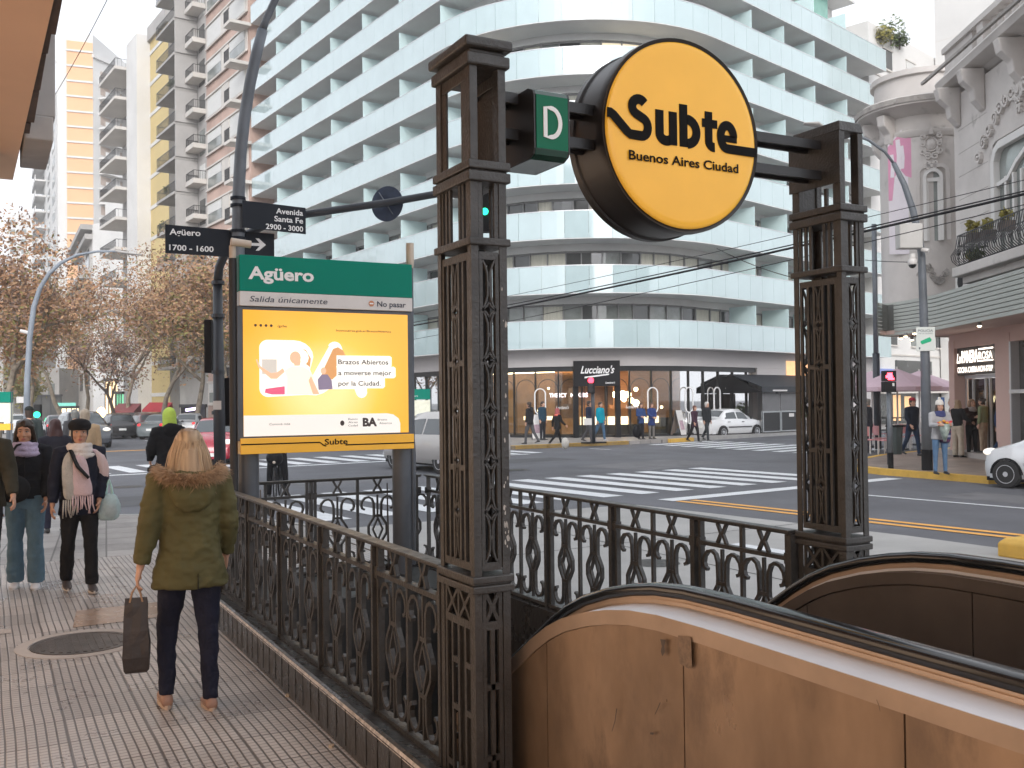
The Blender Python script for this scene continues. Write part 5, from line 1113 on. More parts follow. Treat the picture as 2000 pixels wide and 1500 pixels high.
# ------------------------------------------------------------------ escalator
HRP = [(9.0, -2.9), (6.6, -1.2), (5.2, -.19), (4.6, .21), (4.2, .48), (3.9, .69), (3.70, .825), (3.617, .882), (3.49, .958), (3.36, 1.018), (3.18, 1.077), (3.03, 1.113), (2.886, 1.138), (2.71, 1.153), (2.474, 1.157), (2.14, 1.155), (1.476, 1.15), (.5, 1.15), (-.6, 1.15)]
def offs(prof, d):
    out = []
    for i, p in enumerate(prof):
        a = Vector(prof[max(i-1, 0)]); b = Vector(prof[min(i+1, len(prof)-1)]); t = (b-a).normalized(); n = Vector((-t.y, t.x)); n = n if n.y > 0 else -n
        out.append((p[0]+n.x*d, p[1]+n.y*d))
    return out
es = thing('escalator', 'escalator with bronze clad balustrades and black handrails rising from the stair', 'escalator', (2.8, 3, 0))
def balustrade(xh, side):
    """xh = handrail centre line, side = -1: outer face towards -x"""
    o = side
    deck = offs(HRP, -.078)
    def strip(prof_a, prof_b, xa, xb):   # solid between two profiles
        return [[(xa, a[0], a[1]), (xb, a[0], a[1]), (xb, b[0], b[1]), (xa, b[0], b[1])] for a, b in zip(prof_a, prof_b)]
    mb = MB(); rings = []
    for (y, z) in offs(HRP, -.022):
        rings.append([(xh+.040*math.cos(a)*(1 if abs(math.cos(a)) < .8 else 1), y, z+.022*math.sin(a)) for a in [2*math.pi*k/14 for k in range(14)]])
    n = offs(HRP, 0); rings = []
    for i, (y, z) in enumerate(HRP):
        a = Vector(HRP[max(i-1, 0)]); b = Vector(HRP[min(i+1, len(HRP)-1)]); t = (b-a).normalized(); nn = Vector((-t.y, t.x)); nn = nn if nn.y > 0 else -nn
        rings.append([(xh+.041*math.copysign(abs(math.cos(q))**.7, math.cos(q)), y+nn.x*(-.024+.024*math.copysign(abs(math.sin(q))**.7, math.sin(q))), z+nn.y*(-.024+.024*math.copysign(abs(math.sin(q))**.7, math.sin(q)))) for q in [2*math.pi*k/16 for k in range(16)]])
    mb.loft(rings); hr = ('handrail', mb)
    core = MB(); core.loft(strip(offs(HRP, -.078), [(p[0], -3.2) for p in HRP], xh-.05, xh+.05))
    bo = core.build('balustrade', M['dark_bronze'], es, world=True)
    hr[1].build('handrail', M['rubber'], bo, world=True, smooth=True)
    mb = MB(); mb.loft(strip(offs(HRP, -.046), offs(HRP, -.0775), xh-.022, xh+.022)); mb.loft(strip(offs(HRP, -.056), offs(HRP, -.066), xh-.030, xh+.030)); mb.build('guide_rail', M['bronze2'], bo, world=True)
    # capping: sloping steel deck, then a bronze lip
    ob_ = xh+o*.0501; oe = xh+o*.145
    mb = MB(); A0, A1, L1 = offs(HRP, -.0785), offs(HRP, -.088), offs(HRP, -.094)
    mb.loft([[(xh-o*.03, a[0], a[1]), (oe, l[0], l[1]-.002), (oe, l[0], l[1]-.012), (xh-o*.03, b[0], b[1])] for a, b, l in zip(offs(HRP, -.0665), A1, offs(HRP, -.082))]); mb.build('deck', M['deck'], bo, world=True)
    mb = MB(); mb.loft([[(oe+o*.004, a[0], a[1]), (oe+o*.004, b[0], b[1]), (oe-o*.02, b[0], b[1]), (oe-o*.02, a[0], a[1]-.004)] for a, b in zip(offs(HRP, -.0825), offs(HRP, -.135))]); mb.build('lip', M['bronze2'], bo, world=True)
    # inner side capping
    ie = xh-o*.075
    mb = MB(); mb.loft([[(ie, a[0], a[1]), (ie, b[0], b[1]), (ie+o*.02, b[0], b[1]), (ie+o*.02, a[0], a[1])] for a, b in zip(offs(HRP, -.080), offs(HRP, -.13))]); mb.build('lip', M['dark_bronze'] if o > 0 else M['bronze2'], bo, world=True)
    # cladding panels with open joints
    cuts = [-.6, .82, 1.697, 2.572, 3.46, 4.3, 5.2, 6.6, 9.0]; lip = offs(HRP, -.1352)
    def zat(y):
        for a, b in zip(lip[:-1], lip[1:]):
            if min(a[0], b[0]) <= y <= max(a[0], b[0]): return a[1]+(b[1]-a[1])*(y-a[0])/(b[0]-a[0]+1e-9)
        return lip[-1][1]
    for y0, y1 in zip(cuts[:-1], cuts[1:]):
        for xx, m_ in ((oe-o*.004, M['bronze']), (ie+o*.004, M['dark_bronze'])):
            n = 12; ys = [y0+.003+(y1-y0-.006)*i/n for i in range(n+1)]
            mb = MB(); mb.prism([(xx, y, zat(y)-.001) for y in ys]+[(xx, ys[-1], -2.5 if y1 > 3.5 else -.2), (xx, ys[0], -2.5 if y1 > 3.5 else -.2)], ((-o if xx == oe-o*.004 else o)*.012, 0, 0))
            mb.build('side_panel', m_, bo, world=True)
balustrade(2.145, -1); balustrade(3.505, 1)
q = random.Random(3); res = mat('tape_residue', (.20, .145, .105), .7, var=.3, vs=60)
def smear(pts, m_):
    mb = MB(); w = [onplane(x, y, (1.9925, 0), (0, 1)) for x, y in pts]; mb.poly([(1.9915, p[1], p[2]) for p in w]); o = mb.build('scuff', m_, es, world=True); return o
smear([(1325, 1241), (1350, 1244), (1352, 1300), (1345, 1306), (1328, 1296), (1323, 1260)], res)
smear([(1290, 1248), (1301, 1250), (1298, 1262), (1299, 1274), (1294, 1282), (1291, 1272), (1293, 1262)], M['dark_bronze'])
smear([(1289, 1372), (1291, 1372), (1286, 1384), (1280, 1396), (1279, 1395), (1285, 1382)], M['dark_bronze']); smear([(1271, 1430), (1278, 1431), (1276, 1435), (1270, 1434)], M['dark_bronze']); smear([(1204, 1384), (1206, 1384), (1202, 1410), (1196, 1429), (1195, 1428), (1201, 1408)], M['dark_bronze'])
smear([(1712, 1366), (1713, 1366), (1719, 1380), (1720, 1390), (1719, 1390), (1717, 1380)], res)
mb = MB(); prof = [(-.6, .02), (2.2, .02)]
y, z = 2.2, .0
while y < 8: prof += [(y, z), (y, z-.2)]; y += .4; z -= .205 if y > 2.9 else .05
mb.loft([[(x, a, b) for a, b in prof]+[(x, 8, -3.3), (x, -.6, -3.3)] for x in (2.23, 3.42)], True); mb.build('step', M['steel'], es, world=True)
mb = MB(); mb.box((1.72, -.6, -.25), (2.0, 3.35, -.004)); mb.build('landing_edge', M['conc_old'], es, world=True)
# ------------------------------------------------------------------ station sign with lit poster
SY = 8.6; SX0, SX1, SZ0, SZ1 = 1.945, 3.558, 1.362, 3.10
ssn = thing('station_sign', 'tall underground station sign with green header and glowing yellow poster', 'station sign', (2.75, SY, .18))
for x in (2.045, 3.49):
    mb = MB(); mb.tube([(x, SY+.14, .18), (x, SY+.14, 1.5)], .090, 24); mb.build('post', M['grey_blue'], ssn, world=True, smooth=True, angle=40)
def sbox(nm, m, x0, x1, z0, z1, y0=0., y1=.24, bevel=0, par=None):
    mb = MB(); mb.box((x0, SY+y0, z0), (x1, SY+y1, z1)); return mb.build(nm, m, par or ssn, world=True, bevel=bevel)
W_ = SX1-SX0
sbox('green_header', M['green_sign'], SX0, SX1, 2.783, SZ1, 0, .26, .004); sbox('white_strip', M['white_sign'], SX0, SX1, 2.655, 2.781, .0, .26, .003)
fr_ = sbox('poster_frame', M['grey_blue'], SX0-.02, SX1+.0, 1.475, 2.653, .02, .24, .006)
sbox('yellow_band', M['yellow_sign'], SX0, SX1, SZ0, 1.50, -.012, .22, .004)
TS = Matrix(((1, 0, 0, SX0), (0, 0, -1, SY), (0, 1, 0, 0), (0, 0, 0, 1)))
mb = MB(); text_mb(mb, 'Agüero', TS, .075, 2.893, h=.112, width=.585, bold=.03); mb.build('lettering', M['white_letter'], ssn, world=True)
mb = MB(); text_mb(mb, 'Salida únicamente', TS, .085, 2.693, h=.052, width=.70, bold=.002, shear=.18); text_mb(mb, 'No pasar', TS, 1.26, 2.690, h=.052, width=.285, bold=.014); mb.build('lettering', mat('ink_blue', (.03, .035, .06), .5, var=0), ssn, world=True)
mb = MB(); mb.T = TS; mb.prism([(1.205+.027*math.cos(a), 2.715+.027*math.sin(a), .001) for a in [6.283*i/20 for i in range(20)]], (0, 0, .002)); mb.build('no_entry_mark', mat('no_entry', (.50, .20, .09), .5, var=0), ssn, world=True)
mb = MB(); mb.T = TS; mb.box((1.187, 2.709, .0031), (1.223, 2.721, .004)); mb.build('no_entry_bar', M['white_letter'], ssn, world=True)
mb = MB(); text_mb(mb, 'Subte', TS, .745, 1.425, h=.052, width=.215, bold=.02, thick=.0145); mb.T = TS
mb.ribbon([(0, 1.430), (.68, 1.430), (.715, 1.430), (.75, 1.405), (.775, 1.405)], .011, .003, lambda u, v, w: (SX0+u, SY-.0135+w, v)) if False else None
mb.T = None; fb_ = lambda u, v, w: (SX0+u, SY-.0135+w, v)
mb.ribbon([(0, 1.447), (.70, 1.447), (.735, 1.42), (.76, 1.412)], .011, .003, fb_); mb.ribbon([(.94, 1.417), (1.0, 1.417), (W_, 1.417)], .011, .003, fb_); mb.build('lettering', M['letter_black'], ssn, world=True)
# side tubes with cream caps
for x, y, nm in ((SX0-.045, SY+.06, 0), (SX1+.03, SY+.12, 1)):
    mb = MB(); mb.tube([(x, y, .25), (x+(.0 if nm == 0 else .01), y, 1.3), (x, y, 1.45), (x, y, 3.07 if nm == 0 else 3.13)], .034 if nm == 0 else .030, 12); tb = mb.build('side_tube', M['plastic_dark'] if nm == 0 else M['grey_blue'], ssn, world=True, smooth=True, angle=50)
    mb = MB()
    if nm: mb.tube([(x, y, 3.08), (x, y, 3.12), (x, y, 3.13), (x, y, 3.32)], [.03, .036, .038, .038], 14)
    else: mb.tube([(x-.02, y-.03, 3.21), (x+.15, y-.03, 3.195)], .034, 14); mb.tube([(x, y, 3.06), (x, y, 3.18)], .03, 10)
    mb.build('end_cap', M['lamp_cap'], tb, world=True, smooth=True, angle=50)
# poster: backlit print behind a flat pane, brighter where the tubes are
def poster_mat():
    m = bpy.data.materials.new('lit_poster'); m.use_nodes = True; t = m.node_tree; b = t.nodes['Principled BSDF']; L = t.links.new
    tc = nd(t, 'ShaderNodeTexCoord'); sp = nd(t, 'ShaderNodeSeparateXYZ'); L(tc.outputs['Generated'], sp.inputs[0])
    def smooth(sock, c, w):
        a = nd(t, 'ShaderNodeMath', operation='SUBTRACT'); a.inputs[1].default_value = c; L(sock, a.inputs[0]); ab = nd(t, 'ShaderNodeMath', operation='ABSOLUTE'); L(a.outputs[0], ab.inputs[0])
        r = nd(t, 'ShaderNodeMapRange', interpolation_type='SMOOTHSTEP'); r.inputs[1].default_value = w; r.inputs[2].default_value = 0; L(ab.outputs[0], r.inputs[0]); return r.outputs[0]
    g = nd(t, 'ShaderNodeMath', operation='MULTIPLY'); L(smooth(sp.outputs[0], .46, .62), g.inputs[0]); L(smooth(sp.outputs[2], .36, .75), g.inputs[1])
    cr = nd(t, 'ShaderNodeValToRGB'); L(g.outputs[0], cr.inputs[0]); e = cr.color_ramp.elements
    e[0].position = .0; e[0].color = (.72, .30, .02, 1); e[1].position = .9; e[1].color = (1, .82, .42, 1); k = e.new(.4); k.color = (.95, .50, .06, 1)
    b.inputs['Base Color'].default_value = (.75, .42, .06, 1); L(cr.outputs[0], b.inputs['Emission Color']); b.inputs['Emission Strength'].default_value = .40; b.inputs['Roughness'].default_value = .15
    return m
PX0, PX1, PZ0, PZ1 = SX0+.03, SX1-.045, 1.515, 2.622
po = sbox('poster', poster_mat(), PX0, PX1, PZ0, PZ1, .012, .0195)
PW, PH = PX1-PX0, PZ1-PZ0
TPo = Matrix(((1, 0, 0, PX0), (0, 0, -1, SY+.012), (0, 1, 0, PZ0), (0, 0, 0, 1)))
def flat(pts, m, w=.001, nm='print'):
    mb = MB(); mb.T = TPo; mb.prism([(a*PW, b*PH, w) for a, b in pts], (0, 0, .0006)); return mb.build(nm, m, po, world=True)
em = lambda n, c, s: mat(n, c, .4, var=0, emis=c, est=s)
wht = em('print_white', (.9, .87, .80), 0.340); skn = em('print_skin', (.85, .50, .32), 0.286); shirt = em('print_cream', (1., .86, .62), 0.374); hairw = em('print_hair', (1, .93, .82), 0.408); vio = em('print_violet', (.26, .21, .30), 0.238); brn = em('print_brown', (.72, .36, .14), 0.238); pnk = em('print_pink', (.75, .12, .22), 0.272); grn = em('print_grey', (.62, .58, .52), 0.272); ink = mat('print_ink', (.06, .04, .035), .5, var=0); gry = em('print_footer', (.80, .77, .72), 0.286)
flat([(0, 0), (0, .165), (.86, .165), (.9, .155), (.935, .12), (.945, .08), (.945, 0)], gry, .0008)
R2 = lambda cx, cy, rx, ry, a0, a1, n=6: [(cx+rx*math.cos(rad(a0+(a1-a0)*i/n)), cy+ry*math.sin(rad(a0+(a1-a0)*i/n))) for i in range(n+1)]
letterB = R2(.14, .70, .05, .065, 180, 90)+R2(.29, .635, .115, .13, 90, -20)+[(.385, .53), (.40, .48)]+R2(.445, .86, .035, .05, 0, 0, 1)[:0]+[(.50, .72)]+R2(.535, .70, .045, .06, 150, 20)+[(.60, .62), (.70, .42), (.735, .37)]+R2(.70, .345, .035, .05, 20, -150)+[(.655, .37), (.50, .37), (.46, .335)]+R2(.425, .345, .03, .035, 300, 240)[:0]+[(.42, .32), (.36, .325)]+R2(.14, .375, .05, .065, 270, 180)
flat(letterB, wht, .0010)
flat([(.455, .50), (.525, .70), (.555, .715), (.585, .69), (.62, .60), (.60, .55), (.52, .45), (.47, .44)], brn, .0018)
flat([(.30, .70), (.315, .62), (.385, .55), (.39, .62), (.36, .69)], brn, .0018)
flat([(.105, .61), (.19, .61), (.19, .49), (.105, .49)], grn, .0018)
flat([(.12, .345), (.125, .375), (.235, .395), (.235, .33), (.16, .33)], pnk, .0018)
# passenger with raised arms (plain silhouettes)
flat([(.245, .33), (.25, .46), (.235, .52), (.275, .555), (.33, .56), (.375, .53), (.41, .47), (.395, .40), (.395, .33)], shirt, .0026)
flat([(.235, .51), (.19, .455), (.155, .455), (.085, .545), (.07, .605), (.078, .61), (.095, .555), (.155, .50), (.19, .505), (.225, .54)], skn, .0026)
flat([(.39, .48), (.44, .33), (.40, .33), (.375, .44)], skn, .0027)
flat(R2(.315, .625, .062, .075, 0, 360, 16)[:-1], hairw, .0034); flat(R2(.298, .625, .033, .052, 0, 360, 14)[:-1], skn, .0042); flat([(.29, .56), (.325, .56), (.33, .60), (.295, .60)], skn, .0040)
flat([(.435, .365), (.43, .45), (.455, .49), (.49, .49), (.515, .44), (.52, .37)], vio, .0034); flat(R2(.465, .52, .017, .028, 0, 360, 12)[:-1], skn, .0042)
for y, w in ((.585, .335), (.495, .36), (.41, .29)):
    flat([(.545, y-.035), (.545+w, y-.035), (.545+w+.012, y-.02), (.545+w+.012, y+.05), (.545+w, y+.062), (.545, y+.062)], wht, .0050, 'caption_box')
mb = MB()
for y, s_, w in ((.575, 'Brazos Abiertos', .315), (.485, 'a moverse mejor', .335), (.398, 'por la Ciudad.', .265)): text_mb(mb, s_, TPo, .555*PW, y*PH, h=.045, width=w*PW, bold=.014, thick=.0058)
mb.build('caption', ink, po, world=True); mb = MB()
text_mb(mb, '/gcba', TPo, .195*PW, .868*PH, h=.022, width=.055*PW, bold=.006, thick=.002); mb.build('lettering', ink, po, world=True); mb = MB(); text_mb(mb, 'buenosaires.gob.ar/BrazosAbiertos', TPo, .545*PW, .845*PH, h=.020, width=.345*PW, bold=.006, thick=.002)
mb.build('lettering', ink, po, world=True); mb = MB(); text_mb(mb, 'Conocé más', TPo, .145*PW, .085*PH, h=.02, width=.12*PW, thick=.002)
mb.build('lettering', ink, po, world=True); mb = MB()
for y, s_ in ((.115, 'Buenos'), (.088, 'Aires'), (.061, 'Ciudad')): text_mb(mb, s_, TPo, .615*PW, y*PH, h=.018, width=.058*PW, thick=.002)
mb.build('lettering', ink, po, world=True); mb = MB(); text_mb(mb, 'BA', TPo, .705*PW, .062*PH, h=.075, width=.09*PW, bold=.05, thick=.002); text_mb(mb, 'Brazos', TPo, .80*PW, .105*PH, h=.018, width=.06*PW, thick=.002); text_mb(mb, 'Abiertos', TPo, .81*PW, .075*PH, h=.018, width=.08*PW, thick=.002)
mb.build('lettering', ink, po, world=True); mb = MB()
for i in range(4): mb.T = TPo; mb.prism([(.07*PW+i*.03*PW+.012*math.cos(a), .878*PH+.012*math.sin(a), .001) for a in [6.283*j/12 for j in range(12)]], (0, 0, .001)); mb.T = None
mb.build('icons', ink, po, world=True); mb = MB(); mb.T = TPo; mb.prism([(.578*PW+.02*math.cos(a), .09*PH+.024*math.sin(a), .001) for a in [6.283*j/14 for j in range(14)]], (0, 0, .001)); mb.T = None
mb.build('lettering', ink, po, world=True)
# ------------------------------------------------------------------ pavement furniture: cover plate, patch, yellow block
mh = thing('manhole_cover', 'round cast iron cover in the tiled pavement behind the parka woman', 'manhole cover', (.64, 8.13, 0))
mb = MB(); n = 40; rr = lambda r, z: [(.64+r*math.cos(6.283*i/n), 8.13+r*math.sin(6.283*i/n)*1.0, z) for i in range(n)]
mb.loft([rr(.46, -.01), rr(.46, .0035), rr(.37, .0045), rr(.36, -.01)], False); mb.build('concrete_ring', M['conc_old'], mh, world=True)
mb = MB(); mb.loft([rr(.358, -.01), rr(.358, .006), rr(.325, .006), rr(.32, .003), rr(.01, .003)], False); 
for i in range(11):
    x = -.27+i*.054; h = math.sqrt(max(.0, .30**2-x*x)); mb.box((.64+x-.014, 8.13-h, .003), (.64+x+.014, 8.13+h, .007))
mb.build('iron_lid', mat('worn_iron', (.10, .085, .075), .4, .5, var=.3, vs=8, bump=.3, bs=60), mh, world=True)
struct(sheet('pavement_patch', [(.62, 8.72), (1.42, 8.78), (1.44, 9.45), (.70, 9.42)], .004, mat('smooth_patch', (.30, .22, .17), .25, var=.2, vs=2, rvar=.1)))
struct(sheet('pavement_grate', [(-.2, 8.75), (.18, 8.78), (.18, 8.95), (-.2, 8.92)], .004, M['conc_old']))
yb = thing('kerb_block', 'yellow painted concrete block at the right edge behind the escalator', 'kerb block', (10.6, 7.0, ZR))
yb_c = Vector(G(2008, 1105, ZR))
mb = MB(); x, y = yb_c.x+.72, yb_c.y+.1; mb.loft([[(x-.42+i*.06, y-.5+i*.06, z), (x+.6-i*.06, y-.5+i*.06, z), (x+.6-i*.06, y+.5-i*.06, z), (x-.42+i*.06, y+.5-i*.06, z)] for i, z in ((0, ZR), (0, ZR+.17), (1, ZR+.23))]); mb.build('block', M['kerb_y'], yb, world=True, bevel=.02)
# ------------------------------------------------------------------ street furniture
def V3(px, py, d): return Vector(atd(px, py, d))
def qframe(TL, TR, drop=0.):
    d = (TR-TL); return frame((TL.x, TL.y), (d.x, d.y), TL.z), Vector((d.x, d.y)).length
# tall lamp post with the street name plates
sl = thing('street_lamp', 'tall grey curved street lamp post behind the station sign', 'street lamp', tuple(V3(470, 1050, 13.5)[:2])+(0,))
pts = [V3(472, 1045, 13.5), V3(467, 700, 13.5), V3(465, 490, 13.5), V3(466, 380, 13.5), V3(470, 300, 13.5), V3(477, 235, 13.5), V3(488, 165, 13.5), V3(501, 105, 13.5), V3(513, 58, 13.5)]
pts[0].z = 0
mb = MB(); mb.tube(pts, [.11, .10, .088, .084, .082, .080, .078, .076, .07], 16); mb.build('post', M['pole'], sl, world=True, smooth=True)
mb = MB(); mb.tube([V3(512, 60, 13.5), V3(519, 40, 13.5), V3(535, 5, 13.5), V3(560, -50, 13.5), V3(620, -130, 13.5), V3(720, -190, 13.5), V3(860, -220, 13.5)], [.055, .05, .05, .048, .045, .04, .04], 12); mb.build('arm', M['pole'], sl, world=True, smooth=True)
for y in (388, 402, 452, 466): p = V3(465, y, 13.5); mb = MB(); mb.lathe([(.09, -.02), (.105, -.02), (.105, .02), (.09, .02)], tuple(p), 14); mb.build('clamp', M['sign_dark'], sl, world=True)
TLx, TRx = V3(322.5, 438, 13.2), V3(535.5, 457, 13.75); T, L = qframe(TLx, TRx)
sg = thing('street_sign', 'dark street name plate reading Agüero with a white arrow', 'street sign', tuple((TLx+TRx)/2))
zb = -.385; tilt = (TRx.z-TLx.z)/L
mb = MB(); mb.T = T; mb.prism([(0, zb, -.02), (L, zb+(TRx.z-TLx.z)+.02, -.02), (L, TRx.z-TLx.z, -.02), (0, 0, -.02)], (0, 0, .02)); mb.build('plate', M['sign_dark'], sg, world=True)
mb = MB(); text_mb(mb, 'Agüero', T, .055, -.135, h=.085, width=.40, bold=.018); text_mb(mb, '1700 - 1600', T, .05, -.345, h=.078, width=.575, bold=.018)
mb.T = T; mb.T = T @ Matrix.Translation((L-.20, (TRx.z-TLx.z)-.16, 0)); mb.prism([(-.13, .02, .001), (.0, .02, .001), (-.055, .085, .001), (-.01, .085, .001), (.085, .0, .001), (-.01, -.085, .001), (-.055, -.085, .001), (.0, -.02, .001), (-.13, -.02, .001)], (0, 0, .003)); mb.build('lettering', M['white_letter'], sg, world=True)
TLx, TRx = V3(474, 391, 13.35), V3(597, 406, 13.8); T, L = qframe(TLx, TRx)
sg = thing('street_sign', 'dark street name plate reading Avenida Santa Fe 2900 - 3000', 'street sign', tuple((TLx+TRx)/2)); dz = TRx.z-TLx.z
mb = MB(); mb.T = T; mb.prism([(0, -.37, -.02), (L, -.37+dz, -.02), (L, dz, -.02), (0, 0, -.02)], (0, 0, .02)); mb.build('plate', M['sign_dark'], sg, world=True)
mb = MB(); text_mb(mb, 'Avenida', T, L-.04, -.115+dz, h=.078, width=.385, bold=.018, align='R'); text_mb(mb, 'Santa Fe', T, L-.04, -.225+dz, h=.078, width=.41, bold=.018, align='R'); text_mb(mb, '2900 - 3000', T, L-.04, -.34+dz, h=.075, width=.53, bold=.018, align='R'); mb.build('lettering', M['white_letter'], sg, world=True)
# traffic signal mast with a cantilever arm
tm = thing('signal_mast', 'dark traffic signal post whose long arm reaches across behind the signs', 'traffic signal', tuple(V3(430, 1040, 14)[:2])+(0,))
pts = [V3(432, 1040, 14), V3(428, 800, 14), V3(425, 555, 14), V3(428, 522, 14), V3(440, 494, 14), V3(470, 464, 14), V3(525, 436, 14), V3(600, 418, 14), V3(755, 396, 14), V3(852, 379, 14), V3(975, 357, 14)]; pts[0].z = 0
mb = MB(); mb.tube(pts[:3], [.083, .083, .066], 16); mb.build('post', M['pole_dark'], tm, world=True, smooth=True)
mb = MB(); mb.tube(pts[2:], [.064, .062, .06, .058, .056, .055, .054, .053, .052], 14); mb.build('arm', M['pole_dark'], tm, world=True, smooth=True)
mb = MB()
for y in (552, 617, 727, 806): mb.lathe([(.07, -.025), (.092, -.025), (.092, .025), (.07, .025)], tuple(V3(426, y, 14)), 14)
mb.build('band', M['pole_dark'], tm, world=True)
def sbox3(mb, a, b, d0, d1, mi=None):
    """upright box given by two opposite picture corners at depth d0 and a depth of d1"""
    p = V3(a[0], a[1], d0); q_ = V3(b[0], b[1], d0); r_ = Vector((RT[0], RT[1])).normalized(); f_ = Vector((FW[0], FW[1])).normalized()*d1; w = (q_-p).to_2d().dot(r_); e = p.to_2d()+r_*w
    mb.prism([(p.x, p.y, q_.z), (e.x, e.y, q_.z), (e.x+f_.x, e.y+f_.y, q_.z), (p.x+f_.x, p.y+f_.y, q_.z)], (0, 0, p.z-q_.z))
mb = MB(); sbox3(mb, (398, 624), (413, 728), 14, .3); mb.build('signal_head', M['black'], tm, world=True, bevel=.01)
mb = MB(); sbox3(mb, (434, 738), (450, 832), 14.1, .25); mb.build('signal_head', M['black'], tm, world=True, bevel=.01)
mb = MB(); sbox3(mb, (416, 783), (432, 800), 13.9, .01); mb.build('sticker', M['white_sign'], tm, world=True)
mb = MB(); sbox3(mb, (922, 365), (972, 450), 14.05, .25); sh_ = mb.build('signal_head', M['black'], tm, world=True, bevel=.01)
mb = MB(); mb.tube([V3(947, 413, 14.04), V3(947, 413, 14.0)], .05, 16); mb.build('green_light', emat('green_light', (.02, 1, .45), 1.6), sh_, world=True)
rdn = thing('round_traffic_sign', 'back of a round blue traffic sign clamped on the signal arm', 'traffic sign', tuple(V3(755, 398, 14.1)))
c = V3(756, 398, 14.12); ax = Vector((FW[0]*.93+RT[0]*.36, FW[1]*.93+RT[1]*.36, 0)).normalized(); uu = Vector((ax.y, -ax.x, 0))
mb = MB(); n = 36; mb.loft([[c+ax*w+uu*(.255*math.cos(6.283*i/n))+Vector((0, 0, .255*math.sin(6.283*i/n))) for i in range(n)] for w in (0, .012)]); mb.build('plate', M['sign_back'], rdn, world=True)
mb = MB(); k1 = c-ax*.035+uu*.11+Vector((0, 0, -.165)); k0 = c-ax*.035-uu*.11+Vector((0, 0, .165)); mb.tube([k0, k1], [(.02, .006)]*2, 6); mb.build('strap', M['pole'], rdn, world=True)
# right-hand lamp post with camera box
rl = thing('street_lamp', 'curved grey lamp post in front of the pink restaurant', 'street lamp', G(1811, 918, 0))
b0 = Vector(G(1811, 918, 0)); d_ = b0.dot(Vector((FW[0], FW[1], 0)))+.0
mb = MB(); pts = [b0, V3(1807, 700, d_), V3(1800, 500, d_), V3(1795, 462, d_), V3(1783, 410, d_), V3(1766, 360, d_), V3(1745, 318, d_)]; mb.tube(pts, [.125, .11, .088, .085, .08, .07, .055], 14); mb.build('post', M['pole'], rl, world=True, smooth=True)
mb = MB(); mb.tube([V3(1746, 320, d_), V3(1728, 296, d_), V3(1695, 273, d_), V3(1650, 256, d_), V3(1606, 246, d_)], .035, 10); mb.build('arm', M['pole'], rl, world=True, smooth=True)
mb = MB(); mb.tube([V3(1608, 247, d_), V3(1596, 243, d_), V3(1570, 242, d_)], [(.04, .03), (.13, .05), (.07, .02)], 10, flat=(0, 1, 0)); mb.build('lamp_head', M['grey_rend'], rl, world=True, smooth=True)
mb = MB(); mb.tube([b0, b0+Vector((0, 0, .5))], .129, 14); mb.build('base_band', M['black'], rl, world=True, smooth=True, angle=40)
cb = thing('camera_box', 'grey equipment box with small cameras on the curved lamp post', 'equipment box', tuple(V3(1780, 460, d_-.15)))
mb = MB(); sbox3(mb, (1757, 436), (1803, 484), d_-.32, .3); mb.build('housing', mat('box_grey', (.46, .45, .43), .5, var=.1), cb, world=True, bevel=.02)
mb = MB(); p = V3(1782, 512, d_-.2); mb.ell(p, (.11, .11, .12), 14, 10); mb.tube([p, p+Vector((0, 0, .2))], .07, 10); mb.build('dome_camera', M['white_sign'], cb, world=True, smooth=True)
mb = MB(); mb.ell(p-Vector((0, 0, .05)), (.095, .095, .10), 14, 10); mb.build('dome_glass', M['glass_dark'], cb, world=True, smooth=True)
mb = MB(); mb.tube([V3(1800, 487, d_-.2), V3(1814, 490, d_-.3)], .05, 10); mb.build('small_camera', M['white_sign'], cb, world=True)
ps = thing('police_sign', 'white police camera sign with a green camera symbol on the lamp post', 'sign', tuple(V3(1808, 663, d_-.14)))
TLx, TRx = V3(1789, 639, d_-.14), V3(1826, 637, d_-.14); T, L = qframe(TLx, TRx); hS = TLx.z-V3(1790, 686, d_-.14).z
mb = MB(); mb.T = T; mb.box((0, -hS, -.01), (L, 0, .01)); mb.build('plate', mat('sign_white', (.66, .70, .67), .4, var=.03), ps, world=True, bevel=.008)
mb = MB(); text_mb(mb, 'POLICIA', T, L*.1, -hS*.2, h=.06, width=L*.78, bold=.01, thick=.013); text_mb(mb, 'DE LA CIUDAD', T, L*.12, -hS*.29, h=.03, width=L*.74, thick=.013); mb.T = T; mb.prism([(L*.12, -hS*.84, .0101), (L*.2, -hS*.84, .0101), (L*.2, -hS*.9, .0101), (L*.16, -hS*.94, .0101), (L*.12, -hS*.9, .0101)], (0, 0, .003)); mb.T = None; mb.build('lettering', mat('ink_grey', (.08, .1, .13), .5, var=0), ps, world=True)
mb = MB(); mb.T = T; mb.prism([(L*.22, -hS*.58, .0101), (L*.7, -hS*.42, .0101), (L*.8, -hS*.52, .0101), (L*.78, -hS*.6, .0101), (L*.3, -hS*.72, .0101), (L*.22, -hS*.66, .0101)], (0, 0, .003)); mb.build('camera_symbol', mat('symbol_green', (.0, .42, .20), .5, var=0), ps, world=True)
sp_ = thing('steel_pole', 'straight slim grey pole between the right iron pillar and the restaurant', 'pole', G(1715, 877, 0)); b0 = Vector(G(1715, 877, 0)); d2 = b0.dot(Vector((FW[0], FW[1], 0)))
mb = MB(); mb.tube([b0, V3(1711, 690, d2)], .12, 12); mb.build('lower_post', M['pole_dark'], sp_, world=True, smooth=True); mb = MB(); mb.tube([V3(1711, 691, d2), V3(1707, 438, d2)], .085, 12); mb.build('upper_post', M['pole'], sp_, world=True, smooth=True)
